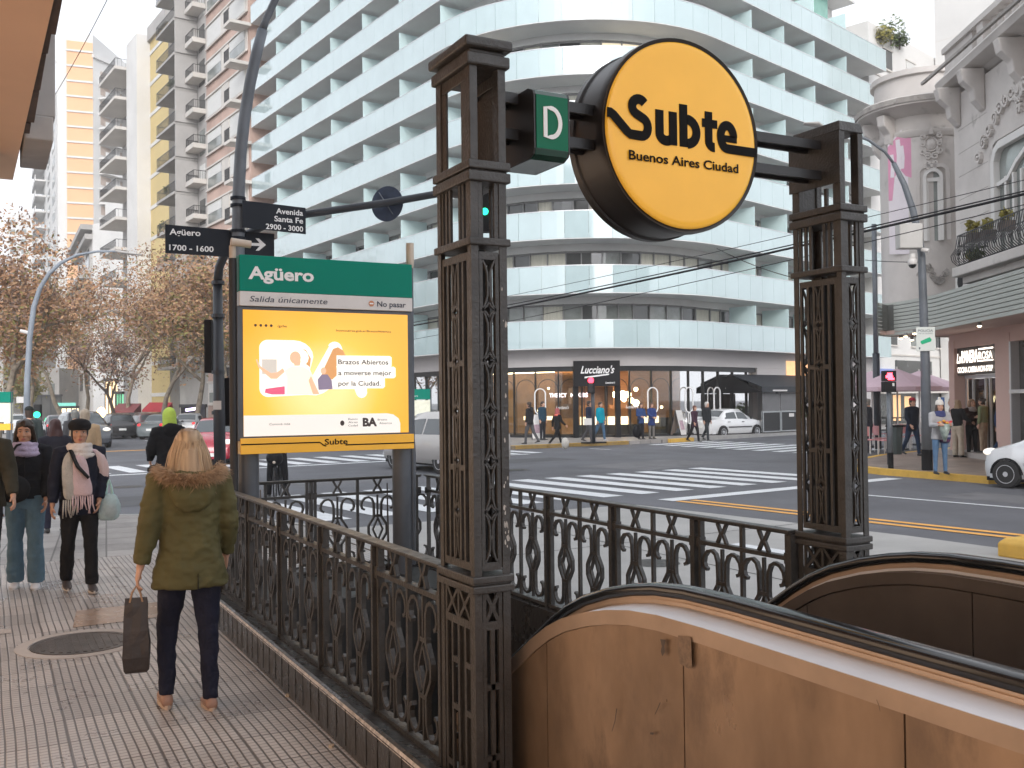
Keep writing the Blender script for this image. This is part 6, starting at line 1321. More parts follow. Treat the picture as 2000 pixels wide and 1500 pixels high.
pg = thing('pedestrian_signal', 'short pedestrian signal showing a red man before the pink umbrellas', 'pedestrian signal', G(1740, 915, 0)); b0 = Vector(G(1740, 915, 0)); d2 = b0.dot(Vector((FW[0], FW[1], 0)))
mb = MB(); mb.tube([b0, V3(1736, 760, d2)], .062, 12); mb.build('post', M['pole'], pg, world=True, smooth=True); mb = MB(); mb.tube([b0, b0+Vector((0, 0, .4))], .066, 12); mb.build('base_band', M['black'], pg, world=True)
mb = MB(); sbox3(mb, (1727, 724), (1751, 744), d2-.12, .22); h_ = mb.build('signal_head', M['black'], pg, world=True, bevel=.01); mb = MB(); sbox3(mb, (1727, 745), (1751, 766), d2-.12, .22); mb.build('signal_head', M['black'], pg, world=True, bevel=.01)
mb = MB(); sbox3(mb, (1733, 728), (1743, 733), d2-.13, .004); sbox3(mb, (1730, 733), (1744, 738), d2-.13, .004); sbox3(mb, (1734, 738), (1747, 742), d2-.13, .004); mb.build('red_man', emat('red_man', (1, .05, .08), 4), h_, world=True)
mb = MB(); sbox3(mb, (1743, 748), (1747, 754), d2-.125, .004); mb.build('label_plate', M['white_sign'], pg, world=True)
bn_ = thing('litter_bin', 'grey green litter bin beside the pedestrian signal on the right pavement', 'bin', tuple(Vector(G(1755, 900, .0)))); b0 = Vector(G(1754, 908, 0)); mb = MB(); r_ = Vector((RT[0], RT[1], 0)).normalized()
q0 = Vector(G(1751, 908, 0)); mb.loft([[q0+Vector((a*.17*s, b*.17*s, z)) for a, b in ((1, 0), (.7, .7), (0, 1), (-.7, .7), (-1, 0), (-.7, -.7), (0, -1), (.7, -.7))] for s, z in ((.85, .28), (1, .9), (1.06, .95), (1.06, 1.0))]); mb.build('bucket', mat('bin_green', (.05, .065, .065), .5, var=.1), bn_, world=True)
mb = MB(); mb.box((q0.x-.19, q0.y-.19, 1.0), (q0.x+.19, q0.y+.19, 1.05)); mb.build('lid', M['black'], bn_, world=True, bevel=.02); mb = MB(); mb.tube([q0+Vector((-.05, .22, 0)), q0+Vector((-.05, .22, 1.0))], .03, 8); mb.build('post', M['pole_dark'], bn_, world=True)
# signal and small things before the shop
ls = thing('traffic_signal', 'traffic signal showing red on a black post before the shop door', 'traffic signal', G(1160, 866, 0)); b0 = Vector(G(1160, 866, 0)); d2 = b0.dot(Vector((FW[0], FW[1], 0)))
mb = MB(); mb.tube([b0, V3(1157, 745, d2)], .075, 10); mb.build('post', M['pole_dark'], ls, world=True, smooth=True); mb = MB(); sbox3(mb, (1148, 737), (1162, 768), d2-.2, .2); h_ = mb.build('signal_head', M['black'], ls, world=True, bevel=.01)
mb = MB(); mb.tube([V3(1154, 743, d2-.2), V3(1154, 743, d2-.24)], .12, 14); mb.build('red_light', emat('red_light', (1, .03, .06), 3.5), h_, world=True)
mb = MB()
for y in (752, 761): mb.tube([V3(1154, y, d2-.2), V3(1154, y, d2-.24)], .10, 14)
mb.build('unlit_lens', M['plastic_dark'], h_, world=True)
mb = MB(); sbox3(mb, (1140, 817), (1156, 830), d2-.1, .02); mb.build('notice_board', M['white_sign'], ls, world=True); mb = MB(); mb.box((b0.x-.5, b0.y-.2, .0), (b0.x+.5, b0.y+.2, .06)); mb.build('base_plate', M['black'], ls, world=True)
def aframe(px, py, h, w, lab, face):
    p = Vector(G(px, py, 0)); t = thing('folding_board', lab, 'folding board', tuple(p)); r_ = Vector((RT[0]*.6+FW[0]*.8, RT[1]*.6+FW[1]*.8)).normalized() if face else Vector((RT[0], RT[1])).normalized(); n = Vector((r_.y, -r_.x)); n = n if n.dot(Vector((FW[0], FW[1]))) < 0 else -n
    for s in (1, -1):
        mb = MB(); a = p.to_2d()+n*(.28*s); mb.prism([(a.x-r_.x*w/2, a.y-r_.y*w/2, .05), (a.x+r_.x*w/2, a.y+r_.y*w/2, .05), (p.x+r_.x*w/2+n.x*.02*s, p.y+r_.y*w/2+n.y*.02*s, h), (p.x-r_.x*w/2+n.x*.02*s, p.y-r_.y*w/2+n.y*.02*s, h)], (n.x*.02, n.y*.02, 0)); mb.build('board', M['white_sign'] if s > 0 else M['pave_warm'], t, world=True)
    mb = MB(); a = p.to_2d()+n*.2; mb.prism([(a.x-r_.x*w*.3+n.x*.06, a.y-r_.y*w*.3+n.y*.06, .3), (a.x+r_.x*w*.3+n.x*.06, a.y+r_.y*w*.3+n.y*.06, .3), (p.x+r_.x*w*.3+n.x*.14, p.y+r_.y*w*.3+n.y*.14, h*.6), (p.x-r_.x*w*.3+n.x*.14, p.y-r_.y*w*.3+n.y*.14, h*.6)], (n.x*.01, n.y*.01, 0)); mb.build('printed_panel', mat('board_print', (.38, .26, .3), .6, var=.4, vs=6) if not bpy.data.materials.get('board_print') else bpy.data.materials['board_print'], t, world=True)
    mb = MB()
    for s in (1, -1):
        for k in (1, -1): a = p.to_2d()+n*(.30*s)+r_*(w/2*k); mb.tube([(a.x, a.y, 0), (p.x+r_.x*w/2*k, p.y+r_.y*w/2*k, h)], .02, 6)
    mb.build('frame', M['rail_dark'], t, world=True)
aframe(1325, 851, 1.25, .6, 'folding pavement board standing by the shop windows left of the white sedan', True); aframe(1050, 858, 1.15, .5, 'folding board with a picture beside the man in the hooded jacket', False)
lb_ = thing('steel_bin', 'round steel litter bin beside the ice cream shop door', 'bin', G(1216, 850, 0)); p = G(1216, 850, 0)
mb = MB(); mb.lathe([(.24, 0), (.25, .05), (.25, .8), (.24, .84)], p, 16); mb.build('drum', mat('bin_steel', (.16, .16, .16), .4, .5, var=.2), lb_, world=True, smooth=True, angle=40); mb = MB(); mb.lathe([(.26, .84), (.26, .9), (.18, .96), (.0, .97)], p, 16); mb.build('lid', M['black'], lb_, world=True, smooth=True, angle=40)
# black pavement canopy, fence and planters in the side street
cp = thing('awning_pavilion', 'black fabric pavilion with a ridge and two slopes over the pavement tables', 'pavilion', G(1428, 846, 0)); P0 = Vector(G(1428, 846, 0)); TC = frame((P0.x, P0.y), (CR.x, CR.y), 0)  # u along the side street, w towards the roadway
mb = MB(); mb.T = TC; mb.loft([[(u, 3.05, -.05), (u, 3.05, .05), (u, 2.38, 1.85), (u, 2.08, 1.87), (u, 2.08, 1.85), (u, 2.36, 1.80), (u, 3.0, .0), (u, 2.36, -1.8), (u, 2.08, -1.85), (u, 2.08, -1.87), (u, 2.38, -1.85)] for u in (0, 9)]); mb.build('canopy', mat('black_awning', (.018, .022, .028), .7, var=.1), cp, world=True)
mb = MB(); mb.T = TC; mb.prism([(.01, 3.0, 0), (.01, 2.1, 1.85), (.01, 2.1, -1.85)], (.01, 0, 0)); mb.build('gable', M['black'], cp, world=True)
for u in (.1, 4.5, 8.9): mb = MB(); mb.T = TC; mb.box((u-.06, 0, -.06), (u+.06, 3.0, .06)); mb.build('post', M['shop_frame'], cp, world=True)
mb = MB(); mb.T = TC; mb.box((1.0, 2.14, 1.872), (2.4, 2.22, 1.88)); mb.box((-.004, 2.3, -1.5), (.005, 2.36, -.3)); mb.build('lettering', M['white_sign'], cp, world=True)
fc = thing('terrace_fence', 'grey framed terrace fence with a black lower panel behind the white sedan', 'fence', tuple(TC @ Vector((2, 0, 1.6))))
for i in range(2):
    u0 = .4+i*1.75; mb = MB(); mb.T = TC; mb.box((u0, .08, 1.58), (u0+1.7, 1.05, 1.62)); f = mb.build('panel', M['plastic_dark'], fc, world=True); mb = MB()
    for a, b in (((u0, .05, 1.55), (u0+1.7, .1, 1.66)), ((u0, 1.05, 1.55), (u0+1.7, 1.12, 1.66)), ((u0, .1, 1.55), (u0+.05, 1.05, 1.66)), ((u0+1.65, .1, 1.55), (u0+1.7, 1.05, 1.66))): mb.T = TC; mb.box(a, b)
    mb.build('frame', mat('fence_grey', (.34, .36, .37), .5, var=.05) if i == 0 else bpy.data.materials['fence_grey'], f, world=True)
    mb = MB(); mb.T = TC; mb.box((u0+.02, 1.13, 1.59), (u0+1.68, 2.05, 1.61)); mb.build('clear_screen', mat('mesh_screen', (.14, .14, .145), .5, var=.1) if i == 0 else bpy.data.materials['mesh_screen'], f, world=True)
mb = MB(); mb.T = TC; mb.box((2.9, .8, 1.663), (3.4, .98, 1.67)); mb.build('notice', M['white_sign'], fc, world=True)
for u0, lab, s_ in ((4.3, 'bushy green shrub in a grey planter at the end of the terrace fence', 1.0), (6.0, 'low shrub in a dark planter further along the terrace fence', .6)):
    t = thing('planter', lab, 'planter', tuple(TC @ Vector((u0, 0, 1.5)))); mb = MB(); mb.T = TC; mb.box((u0-.5, .06, 1.1), (u0+.55, .55, 1.65)); mb.build('trough', mat('planter_grey', (.12, .12, .13), .7, var=.2) if s_ == 1 else M['rail_dark'], t, world=True); mb = MB(); mb.T = TC
    leafclump(mb, (u0, .55+.5*s_, 1.38), (.6, .55*s_, .42), 420, .085, 4); mb.build('shrub', M['plant'], t, world=True)
# pink parasols and chairs on the restaurant terrace
pk_m = mat('pink_canvas', (.60, .44, .50), .8, var=.05); pch = mat('pink_chair', (.58, .26, .27), .6, var=.1)
def parasol():
    t = thing('parasol', 'x', 'parasol', (0, 0, 0), 0, 'pink parasols on the restaurant terrace'); mb = MB(); n = 8
    R_ = lambda r, z: [(r*math.cos(2*math.pi*i/n), r*math.sin(2*math.pi*i/n), z) for i in range(n)]
    mb.loft([R_(1.5, 1.98), R_(1.5, 2.12), R_(.8, 2.42), R_(.05, 2.72), R_(.04, 2.70), R_(.8, 2.39), R_(1.48, 2.10), R_(1.48, 1.98)], False); mb.build('canopy', pk_m, t); mb = MB(); mb.tube([(0, 0, 0), (0, 0, 2.8)], .03, 8); mb.build('pole', M['white_sign'], t); mb = MB(); mb.lathe([(.35, 0), (.35, .06), (.05, .1)], (0, 0, 0), 14); mb.build('base', M['rail_dark'], t); return t
pr0 = parasol()
for i, (px, py, d, lab) in enumerate([(1703, 740, 35, 'pink parasol hardest left, partly behind the straight grey pole'), (1752, 745, 33, 'pink parasol directly behind the pedestrian signal'), (1795, 741, 36, 'pink parasol behind the curved lamp post, nearest the pink doorway')]):
    p = V3(px, py, d); t = pr0 if i == 0 else copy_tree(pr0); t.matrix_basis = Matrix.Translation((p.x, p.y, 0)) @ Matrix.Rotation(.3*i, 4, 'Z'); t['label'] = lab
def chair():
    t = thing('terrace_chair', 'pink terrace chair among the tables of the restaurant terrace', 'chair', (0, 0, 0), 0, 'pink chairs on the restaurant terrace'); mb = MB(); mb.box((-.2, -.2, .43), (.2, .2, .46)); mb.build('seat', pch, t); mb = MB(); mb.box((-.2, .18, .55), (.2, .21, .85)); mb.build('backrest', pch, t)
    for x in (-.18, .18):
        for y in (-.18, .18): mb = MB(); mb.tube([(x, y, 0), (x, y, .85 if y > 0 else .43)], .014, 6); mb.build('leg', M['white_sign'], t)
    return t
c0_ = chair(); ii = 0
for px, d in ((1698, 31), (1722, 32), (1700, 34), (1730, 30.5), (1745, 34), (1765, 33), (1786, 34), (1715, 36)):
    p = V3(px, 800, d); t = c0_ if ii == 0 else copy_tree(c0_); t.matrix_basis = Matrix.Translation((p.x, p.y, 0)) @ Matrix.Rotation(ii*1.1, 4, 'Z'); ii += 1
tb_ = thing('terrace_rail', 'thin black terrace rail behind the man in the red cap', 'rail', tuple(V3(1745, 860, 36.5)[:2])+(0,)); mb = MB(); a = V3(1690, 800, 36.5); b = V3(1850, 800, 37.5); a.z = b.z = 0
for z in (.55, 1.0): mb.tube([a+Vector((0, 0, z)), b+Vector((0, 0, z))], .025, 6)
for k in range(9): p = a.lerp(b, k/8); mb.tube([p, p+Vector((0, 0, 1.0))], .025, 6)
mb.build('frame', M['rail_dark'], tb_, world=True)
bp_ = thing('parking_sign', 'small blue parking sign beyond the woman in the white hat', 'sign', tuple(V3(1838, 787, 38))); mb = MB(); sbox3(mb, (1831, 776), (1845, 796), 38, .03); mb.build('plate', mat('sign_blue', (.03, .12, .35), .4, var=0), bp_, world=True); mb = MB(); p = V3(1838, 786, 37.98); T = frame((p.x, p.y), (RT[0], RT[1]), p.z); text_mb(mb, 'E', T, -.08, -.1, h=.22, bold=.02); mb.build('lettering', M['white_letter'], bp_, world=True); mb = MB(); q_ = V3(1838, 796, 38.02); mb.tube([(q_.x, q_.y, 0), q_], .03, 8); mb.build('post', M['pole'], bp_, world=True)
# curved lamp post on the left and other station signs
ll = thing('street_lamp', 'curved light grey lamp post arching over the autumn trees on the left', 'street lamp', tuple(V3(52, 850, 40)[:2])+(0,))
pts = [V3(52, 850, 40), V3(53, 745, 40), V3(58, 660, 40), V3(66, 600, 40), V3(78, 563, 40), V3(96, 534, 40), V3(118, 514, 40), V3(150, 498, 40), V3(190, 491, 40), V3(228, 491, 40)]; pts[0].z = 0
mb = MB(); mb.tube(pts, [.15, .12, .11, .105, .09, .08, .07, .055, .045, .04], 12); mb.build('post', mat('pale_pole', (.22, .25, .29), .5, var=.1), ll, world=True, smooth=True)
mb = MB(); mb.tube([V3(226, 490, 40), V3(240, 493, 40), V3(278, 498, 40)], [(.05, .04), (.12, .06), (.05, .03)], 10, flat=(0, 1, 0)); mb.build('lamp_head', M['grey_rend'], ll, world=True, smooth=True)
mb = MB(); mb.tube([V3(40, 646, 40), V3(56, 650, 40)], .07, 8); mb.build('side_lamp', M['white_sign'], ll, world=True)
def small_station_sign(x0, x1, d, yt, lab):
    t = thing('station_sign', lab, 'station sign', tuple(V3((x0+x1)/2, 800, d)[:2])+(0,))
    for nm, a, b, m_ in (('green_header', yt, yt+20, M['green_sign']), ('map_panel', yt+22, yt+58, mat('map_paper', (.55, .55, .46), .5, var=.15, vs=6, emis=(.6, .6, .45), est=.25) if not bpy.data.materials.get('map_paper') else bpy.data.materials['map_paper']), ('yellow_band', yt+62, yt+74, M['yellow_sign'])):
        mb = MB(); sbox3(mb, (x0, a), (x1, b), d, .2); mb.build(nm, m_, t, world=True)
    for x in (x0+3, x1-3): p = V3(x, 800, d+.1); mb = MB(); mb.tube([(p.x, p.y, 0), (p.x, p.y, V3(x, yt+62, d).z)], .08, 10); mb.build('post', M['grey_blue'], t, world=True)
    p = V3(x1+2, 800, d+.1); mb = MB(); mb.tube([(p.x, p.y, 0), (p.x, p.y, V3(x1, yt-2, d).z)], .035, 8); mb.build('side_tube', M['pole'], t, world=True)
    mb = MB(); p = V3(x0+3, yt+15, d-.02); T = frame((p.x, p.y), (RT[0], RT[1]), p.z); text_mb(mb, 'Tucumán' if x0 < 100 else 'Agüero', T, 0, 0, h=.09); mb.build('lettering', M['white_letter'], t, world=True)
small_station_sign(-42, 20, 34, 766, 'distant green topped station sign at the left picture edge'); small_station_sign(798, 840, 46, 760, 'distant green topped station sign beyond the silver car')
gs = thing('traffic_signal', 'distant traffic signal showing green under the trees on the left', 'traffic signal', tuple(V3(70, 830, 62)[:2])+(0,)); p = V3(70, 806, 62); mb = MB(); mb.tube([(p.x, p.y, 0), (p.x, p.y, p.z+.5)], .07, 8); mb.build('post', M['pole_dark'], gs, world=True)
mb = MB(); sbox3(mb, (66, 790), (78, 814), 61.9, .3); h_ = mb.build('signal_head', M['black'], gs, world=True); mb = MB(); mb.tube([V3(72, 810, 61.88), V3(72, 810, 61.8)], .2, 12); mb.build('green_light', bpy.data.materials['green_light'], h_, world=True)
mb = MB(); sbox3(mb, (32, 775), (48, 787), 58, .05); tag(mb.build('traffic_plate', M['white_sign']), 'small white and yellow plate left of the pale curved lamp post', 'traffic sign')
# overhead cables
def cable(a, b, sag, r, lab, grp='overhead cables across the crossing'):
    mb = MB(); a = Vector(a); b = Vector(b); mb.tube([a.lerp(b, i/24)-Vector((0, 0, sag*4*(i/24)*(1-i/24))) for i in range(25)], r, 5); o = tag(mb.build('cable', M['black']), lab, 'cable', grp)
    return o
for ya, yb, r, lab in ((358, 662, .030, 'thickest dark overhead cable passing the lamp post camera box'), (352, 656, .016, 'thin overhead cable just above the thickest one'), (330, 640, .008, 'uppermost faint overhead cable over the pale stone building'), (378, 690, .010, 'lowest overhead cable crossing behind the yellow sign')):
    cable(atd(2090, ya, 19), atd(640, yb, 47), .25, r, lab)
cable(atd(1400, 485, 34), atd(1560, 545, 30), .1, .014, 'short dark cable slanting down to the right pillar')
cable(atd(214, -10, 26), atd(104, 190, 40), .1, .012, 'single cable slanting from the top edge to the salmon soffit', 'single cables')
cable(atd(1690, 508, 34), atd(1800, 512, 26), .02, .012, 'pale thin wire left of the dome camera', 'single cables')
# ------------------------------------------------------------------ vehicles
def car(label, P, rz, kind, col, group=None, name='car'):
    """origin on the road under the middle, nose along +Y"""
    if kind == 'sedan': L, W_, zb, st = 4.1, 1.64, .2, [(-2.05, .72, .72, .70, .60), (-1.98, .86, .88, .78, .68), (-1.55, .92, .96, .80, .66), (-1.30, .92, 1.0, .80, .62), (-.85, .91, 1.36, .80, .56), (-.3, .90, 1.43, .81, .56), (.25, .89, 1.41, .81, .56), (.95, .88, .96, .80, .66), (1.1, .87, .90, .80, .68), (1.65, .78, .80, .78, .64), (1.95, .66, .68, .72, .6), (2.05, .52, .54, .64, .55)]; axles = (-1.2, 1.24); wr = .285; win = (-1.18, .86, -.18)
    elif kind == 'hatch': L, W_, zb, st = 3.55, 1.64, .2, [(-1.78, .75, .78, .72, .62), (-1.72, .9, 1.0, .78, .64), (-1.45, .93, 1.40, .80, .58), (-.9, .92, 1.49, .81, .58), (-.2, .91, 1.49, .82, .58), (.2, .90, 1.44, .82, .58), (.95, .90, 1.0, .81, .68), (1.1, .88, .95, .80, .68), (1.5, .80, .84, .77, .62), (1.68, .70, .72, .70, .58), (1.78, .5, .54, .6, .5)]; axles = (-1.2, 1.2); wr = .295; win = (-1.45, .85, -.25)
    else: L, W_, zb, st = 4.3, 1.8, .25, [(-2.15, .85, .9, .76, .68), (-2.1, 1.0, 1.3, .84, .70), (-1.95, 1.02, 1.62, .86, .64), (-1.2, 1.02, 1.68, .88, .64), (-.2, 1.01, 1.68, .88, .64), (.35, 1.0, 1.62, .88, .64), (1.1, 1.0, 1.10, .88, .74), (1.25, .98, 1.05, .88, .74), (1.8, .92, .96, .86, .70), (2.05, .78, .80, .80, .66), (2.15, .55, .58, .7, .6)]; axles = (-1.3, 1.32); wr = .34; win = (-1.9, 1.0, -.45)
    t = thing(name, label, 'car', P, rz, group); sx = W_/1.64*.98
    def ring(y, zbelt, ztop, wb, wt):
        wb *= sx*1.0; wt *= sx; r = [(wb*.88, zb), (wb*.99, zb+.16), (wb*1.0, (zb+zbelt)/2+.05), (wb*.985, zbelt), (wt+(wb*.985-wt)*.25, zbelt+(ztop-zbelt)*.72), (wt*.9, ztop-.012), (wt*.45, ztop+.012)]
        return [(x, y, z) for x, z in r]+[(-x, y, z) for x, z in r[::-1]]
    mb = MB(); mb.loft([ring(*s) for s in st]); paint = bpy.data.materials.get('paint_'+kind+str(col)) or mat('paint_'+kind+str(col), col, .25, .1, var=.02, spec=.5, coat=.8); mb.build('body', paint, t, smooth=True, angle=32)
    def at(y):
        for a, b in zip(st[:-1], st[1:]):
            if a[0] <= y <= b[0]: f = (y-a[0])/(b[0]-a[0]); return [a[i]+(b[i]-a[i])*f for i in range(5)]
        return st[-1]
    def side(y, f, off):   # point on the flank between belt (0) and roof (1)
        _, zl, zt, wb, wt = at(y); wb *= sx*.985; wt *= sx; x0, x1 = wb, wt+(wb-wt)*.25
        return (x0+(x1-x0)*min(1, f/.72)*1.0+off, y, zl+(zt-zl)*f)
    y0, y1, ym = win
    for s in (1, -1):
        for a, b in ((y0+.12, ym-.04), (ym+.04, y1-.1)):
            n = 6; ys = [a+(b-a)*i/n for i in range(n+1)]
            def topf(y): _, zl, zt, _, _ = at(y); return .70 if zt-zl > .3 else .0
            mb = MB(); lo = [side(y, .06, .006) for y in ys]; hi = [side(y, max(.08, topf(y)), .006) for y in ys]
            vs = [(s*p[0], p[1], p[2]) for p in lo+hi]; fs = [(i, i+1, n+2+i, n+1+i) for i in range(n)]; mb.add(vs, fs if s > 0 else [f[::-1] for f in fs]); mb.build('side_window', M['car_glass'], t, smooth=True)
    # windscreens lie on the sloping stations
    def screen(ya, yb, nm):
        n = 5; mb = MB(); rows = []
        for i in range(n+1):
            y = ya+(yb-ya)*i/n; _, zl, zt, wb, wt = at(y); wx = wt*sx*.92; off = .012
            rows.append([(-wx, y, zt+off-.02), (-wx*.5, y, zt+off+.004), (wx*.5, y, zt+off+.004), (wx, y, zt+off-.02)])
        mb.loft(rows, False, closed=False); mb.build(nm, M['car_glass'], t, smooth=True)
    tops = [s[0] for s in st if s[2]-s[1] > .3]; front = min(s[0] for s in st if s[0] > max(tops)); back = max(s[0] for s in st if s[0] < min(tops))
    screen(max(tops)+.06, front-.05, 'windscreen'); screen(back+.04 if kind != 'sedan' else back+.05, min(tops)-.04, 'rear_window')
    hw = W_/2
    for y in axles:
        for s in (1, -1):
            mb = MB(); mb.T = Matrix.Translation((s*(hw-.082), y, wr)) @ Matrix.Rotation(math.pi/2, 4, 'Y'); mb.lathe([(wr*.62, -.1), (wr*.95, -.1), (wr, -.06), (wr, .06), (wr*.95, .1), (wr*.62, .1), (wr*.6, .06)], (0, 0, 0), 24); w = mb.build('wheel', M['tyre'], t, smooth=True, angle=40)
            mb = MB(); mb.T = Matrix.Translation((s*(hw-.01), y, wr)) @ Matrix.Rotation(math.pi/2*s, 4, 'Y'); mb.lathe([(0, .03), (wr*.18, .03), (wr*.2, .0), (wr*.55, -.005), (wr*.62, .03), (wr*.66, .03), (wr*.66, -.05)], (0, 0, 0), 24); mb.build('rim', M['rim'], w, smooth=True, angle=30)
            mb = MB(); mb.T = Matrix.Translation((s*(hw-.012), y, wr)) @ Matrix.Rotation(math.pi/2*s, 4, 'Y')
            for k in range(12): a = 6.283*k/12; mb.prism([(wr*.28*math.cos(a)-.012*math.sin(a), wr*.28*math.sin(a)+.012*math.cos(a), .012), (wr*.28*math.cos(a)+.012*math.sin(a), wr*.28*math.sin(a)-.012*math.cos(a), .012), (wr*.52*math.cos(a)+.026*math.sin(a), wr*.52*math.sin(a)-.026*math.cos(a), .012), (wr*.52*math.cos(a)-.026*math.sin(a), wr*.52*math.sin(a)+.026*math.cos(a), .012)], (0, 0, .004))
            mb.build('rim_slot', M['black'], w)
            mb = MB(); pts = [(s*(hw+.001), y+(wr+.045)*math.cos(a), wr+(wr+.045)*math.sin(a)) for a in [math.pi*i/12 for i in range(13)]]; pin = [(s*(hw+.001), y+(wr+.012)*math.cos(a), wr+(wr+.012)*math.sin(a)) for a in [math.pi*i/12 for i in range(13)]]; mb.loft([[p_, q_, (q_[0]-s*.12, q_[1], q_[2]), (p_[0]-s*.12, p_[1], p_[2])] for p_, q_ in zip(pts, pin)]); mb.build('wheel_arch', M['black'], t)
    nose = st[-1][0]; tail = st[0][0]; hz = st[-3][1]-.06
    for s in (1, -1):
        mb = MB(); mb.ell((s*hw*.70, nose-.14, hz), (.17, .16, .085), 12, 8); mb.build('headlight', mat('lamp_glass', (.6, .62, .62), .1, var=0, emis=(1, .9, .75), est=.5) if not bpy.data.materials.get('lamp_glass') else bpy.data.materials['lamp_glass'], t, smooth=True)
        mb = MB(); mb.ell((s*hw*.76, tail+.10, .80), (.12, .09, .11), 12, 8); mb.build('tail_light', mat('tail_red', (.4, .01, .015), .2, var=0, emis=(1, .03, .03), est=.5) if not bpy.data.materials.get('tail_red') else bpy.data.materials['tail_red'], t, smooth=True)
        mb = MB(); mb.ell((s*(hw+.07), at(y1-.1)[0]-.05, at(y1-.1)[1]+.08), (.09, .05, .07), 10, 6); mb.build('mirror', M['plastic_dark'] if kind != 'hatch' else paint, t, smooth=True)
        mb = MB(); mb.box((min(s*hw*.99, s*hw*1.01), axles[0]+wr+.1, zb+.30), (max(s*hw*.99, s*hw*1.012), axles[1]-wr-.1, zb+.35)); mb.build('side_strip', M['plastic_dark'], t)
        for yy in (ym-.7, ym+.32): mb = MB(); mb.box((min(s*hw*.985, s*hw*1.012), yy, st[5][1]-.13), (max(s*hw*.985, s*hw*1.012), yy+.16, st[5][1]-.10)); mb.build('door_handle', M['plastic_dark'], t)
    for yy, nm in ((nose, 'front_bumper'), (tail, 'rear_bumper')):
        d = -1 if yy > 0 else 1; mb = MB(); mb.loft([[(x, yy+d*(.03+abs(x)**2*.30), z) for x in [hw*.92*(k/6-1) for k in range(13)]]+[(x, yy+d*.35, z) for x in [hw*.92*(1-k/6) for k in range(13)]] for z in (zb+.0, zb+.22)]); mb.build(nm, paint if kind != 'suv' else M['plastic_dark'], t, smooth=True, angle=40)
    mb = MB(); mb.box((-.42, nose-.05, zb+.23), (.42, nose-.015, zb+.36)); mb.build('grille', M['black'], t)
    mb = MB(); mb.box((-.2, nose+.0, zb+.08), (.2, nose+.02, zb+.19)); mb.build('number_plate', M['plate'], t); mb = MB(); mb.box((-.2, tail-.02, zb+.3), (.2, tail+.05, zb+.42)); mb.build('number_plate', M['plate'], t)
    mb = MB(); mb.box((-hw*.85, tail+.1, zb-.06), (hw*.85, nose-.1, zb+.02)); mb.build('underbody', M['black'], t)
    return t
aA = math.atan2(-AV.x, AV.y)      # heading along the avenue, away from the camera
aC = math.atan2(-CR.x, CR.y)      # heading along the side street, away to the right
def gp(px, py): return Vector(G(px, py, ZR))
car('white four door sedan parked in the side street behind the crossing couple', (33.2, 38.7, ZR), aC-.16, 'sedan', (.72, .73, .74))
car('white small hatchback at the right edge, its front wheel by the yellow kerb', (19.78, 12.15, ZR), aA, 'hatch', (.74, .76, .78))
c_ = Vector(atd(864, 800, 28.0)); car('silver car passing behind the left iron pillar', (c_.x, c_.y, ZR), aA, 'suv', (.42, .40, .38))
car('dark grey van driving towards the viewer behind the two women', (4.05, 50.2, ZR), math.pi+.10, 'suv', (.035, .04, .05))
c_ = Vector(atd(424, 800, 33)); car('red car waiting behind the blonde woman and the signal post', (c_.x, c_.y, ZR), math.pi-.35, 'hatch', (.32, .012, .03))
for px, d, k, col, rz, lab in ((282, 60, 'hatch', (.10, .04, .04), .1, 'dark maroon parked car, first in the row left of the neon green hood'), (318, 57, 'sedan', (.12, .14, .145), -.5, 'grey green parked sedan right beside the dark maroon car'), (372, 60, 'sedan', (.4, .41, .42), -.4, 'pale silver parked car behind the neon green hood'), (226, 58, 'hatch', (.02, .02, .022), .1, 'black parked car half hidden behind the dark van'), (32, 66, 'hatch', (.6, .61, .62), 0, 'small white car far down the avenue on the left'), (112, 58, 'sedan', (.02, .02, .03), .02, 'dark car with red tail lights far down the avenue')):
    c_ = Vector(atd(px, 800, d)); car(lab, (c_.x, c_.y, ZR), rz, k, col, 'cars further down the avenue')
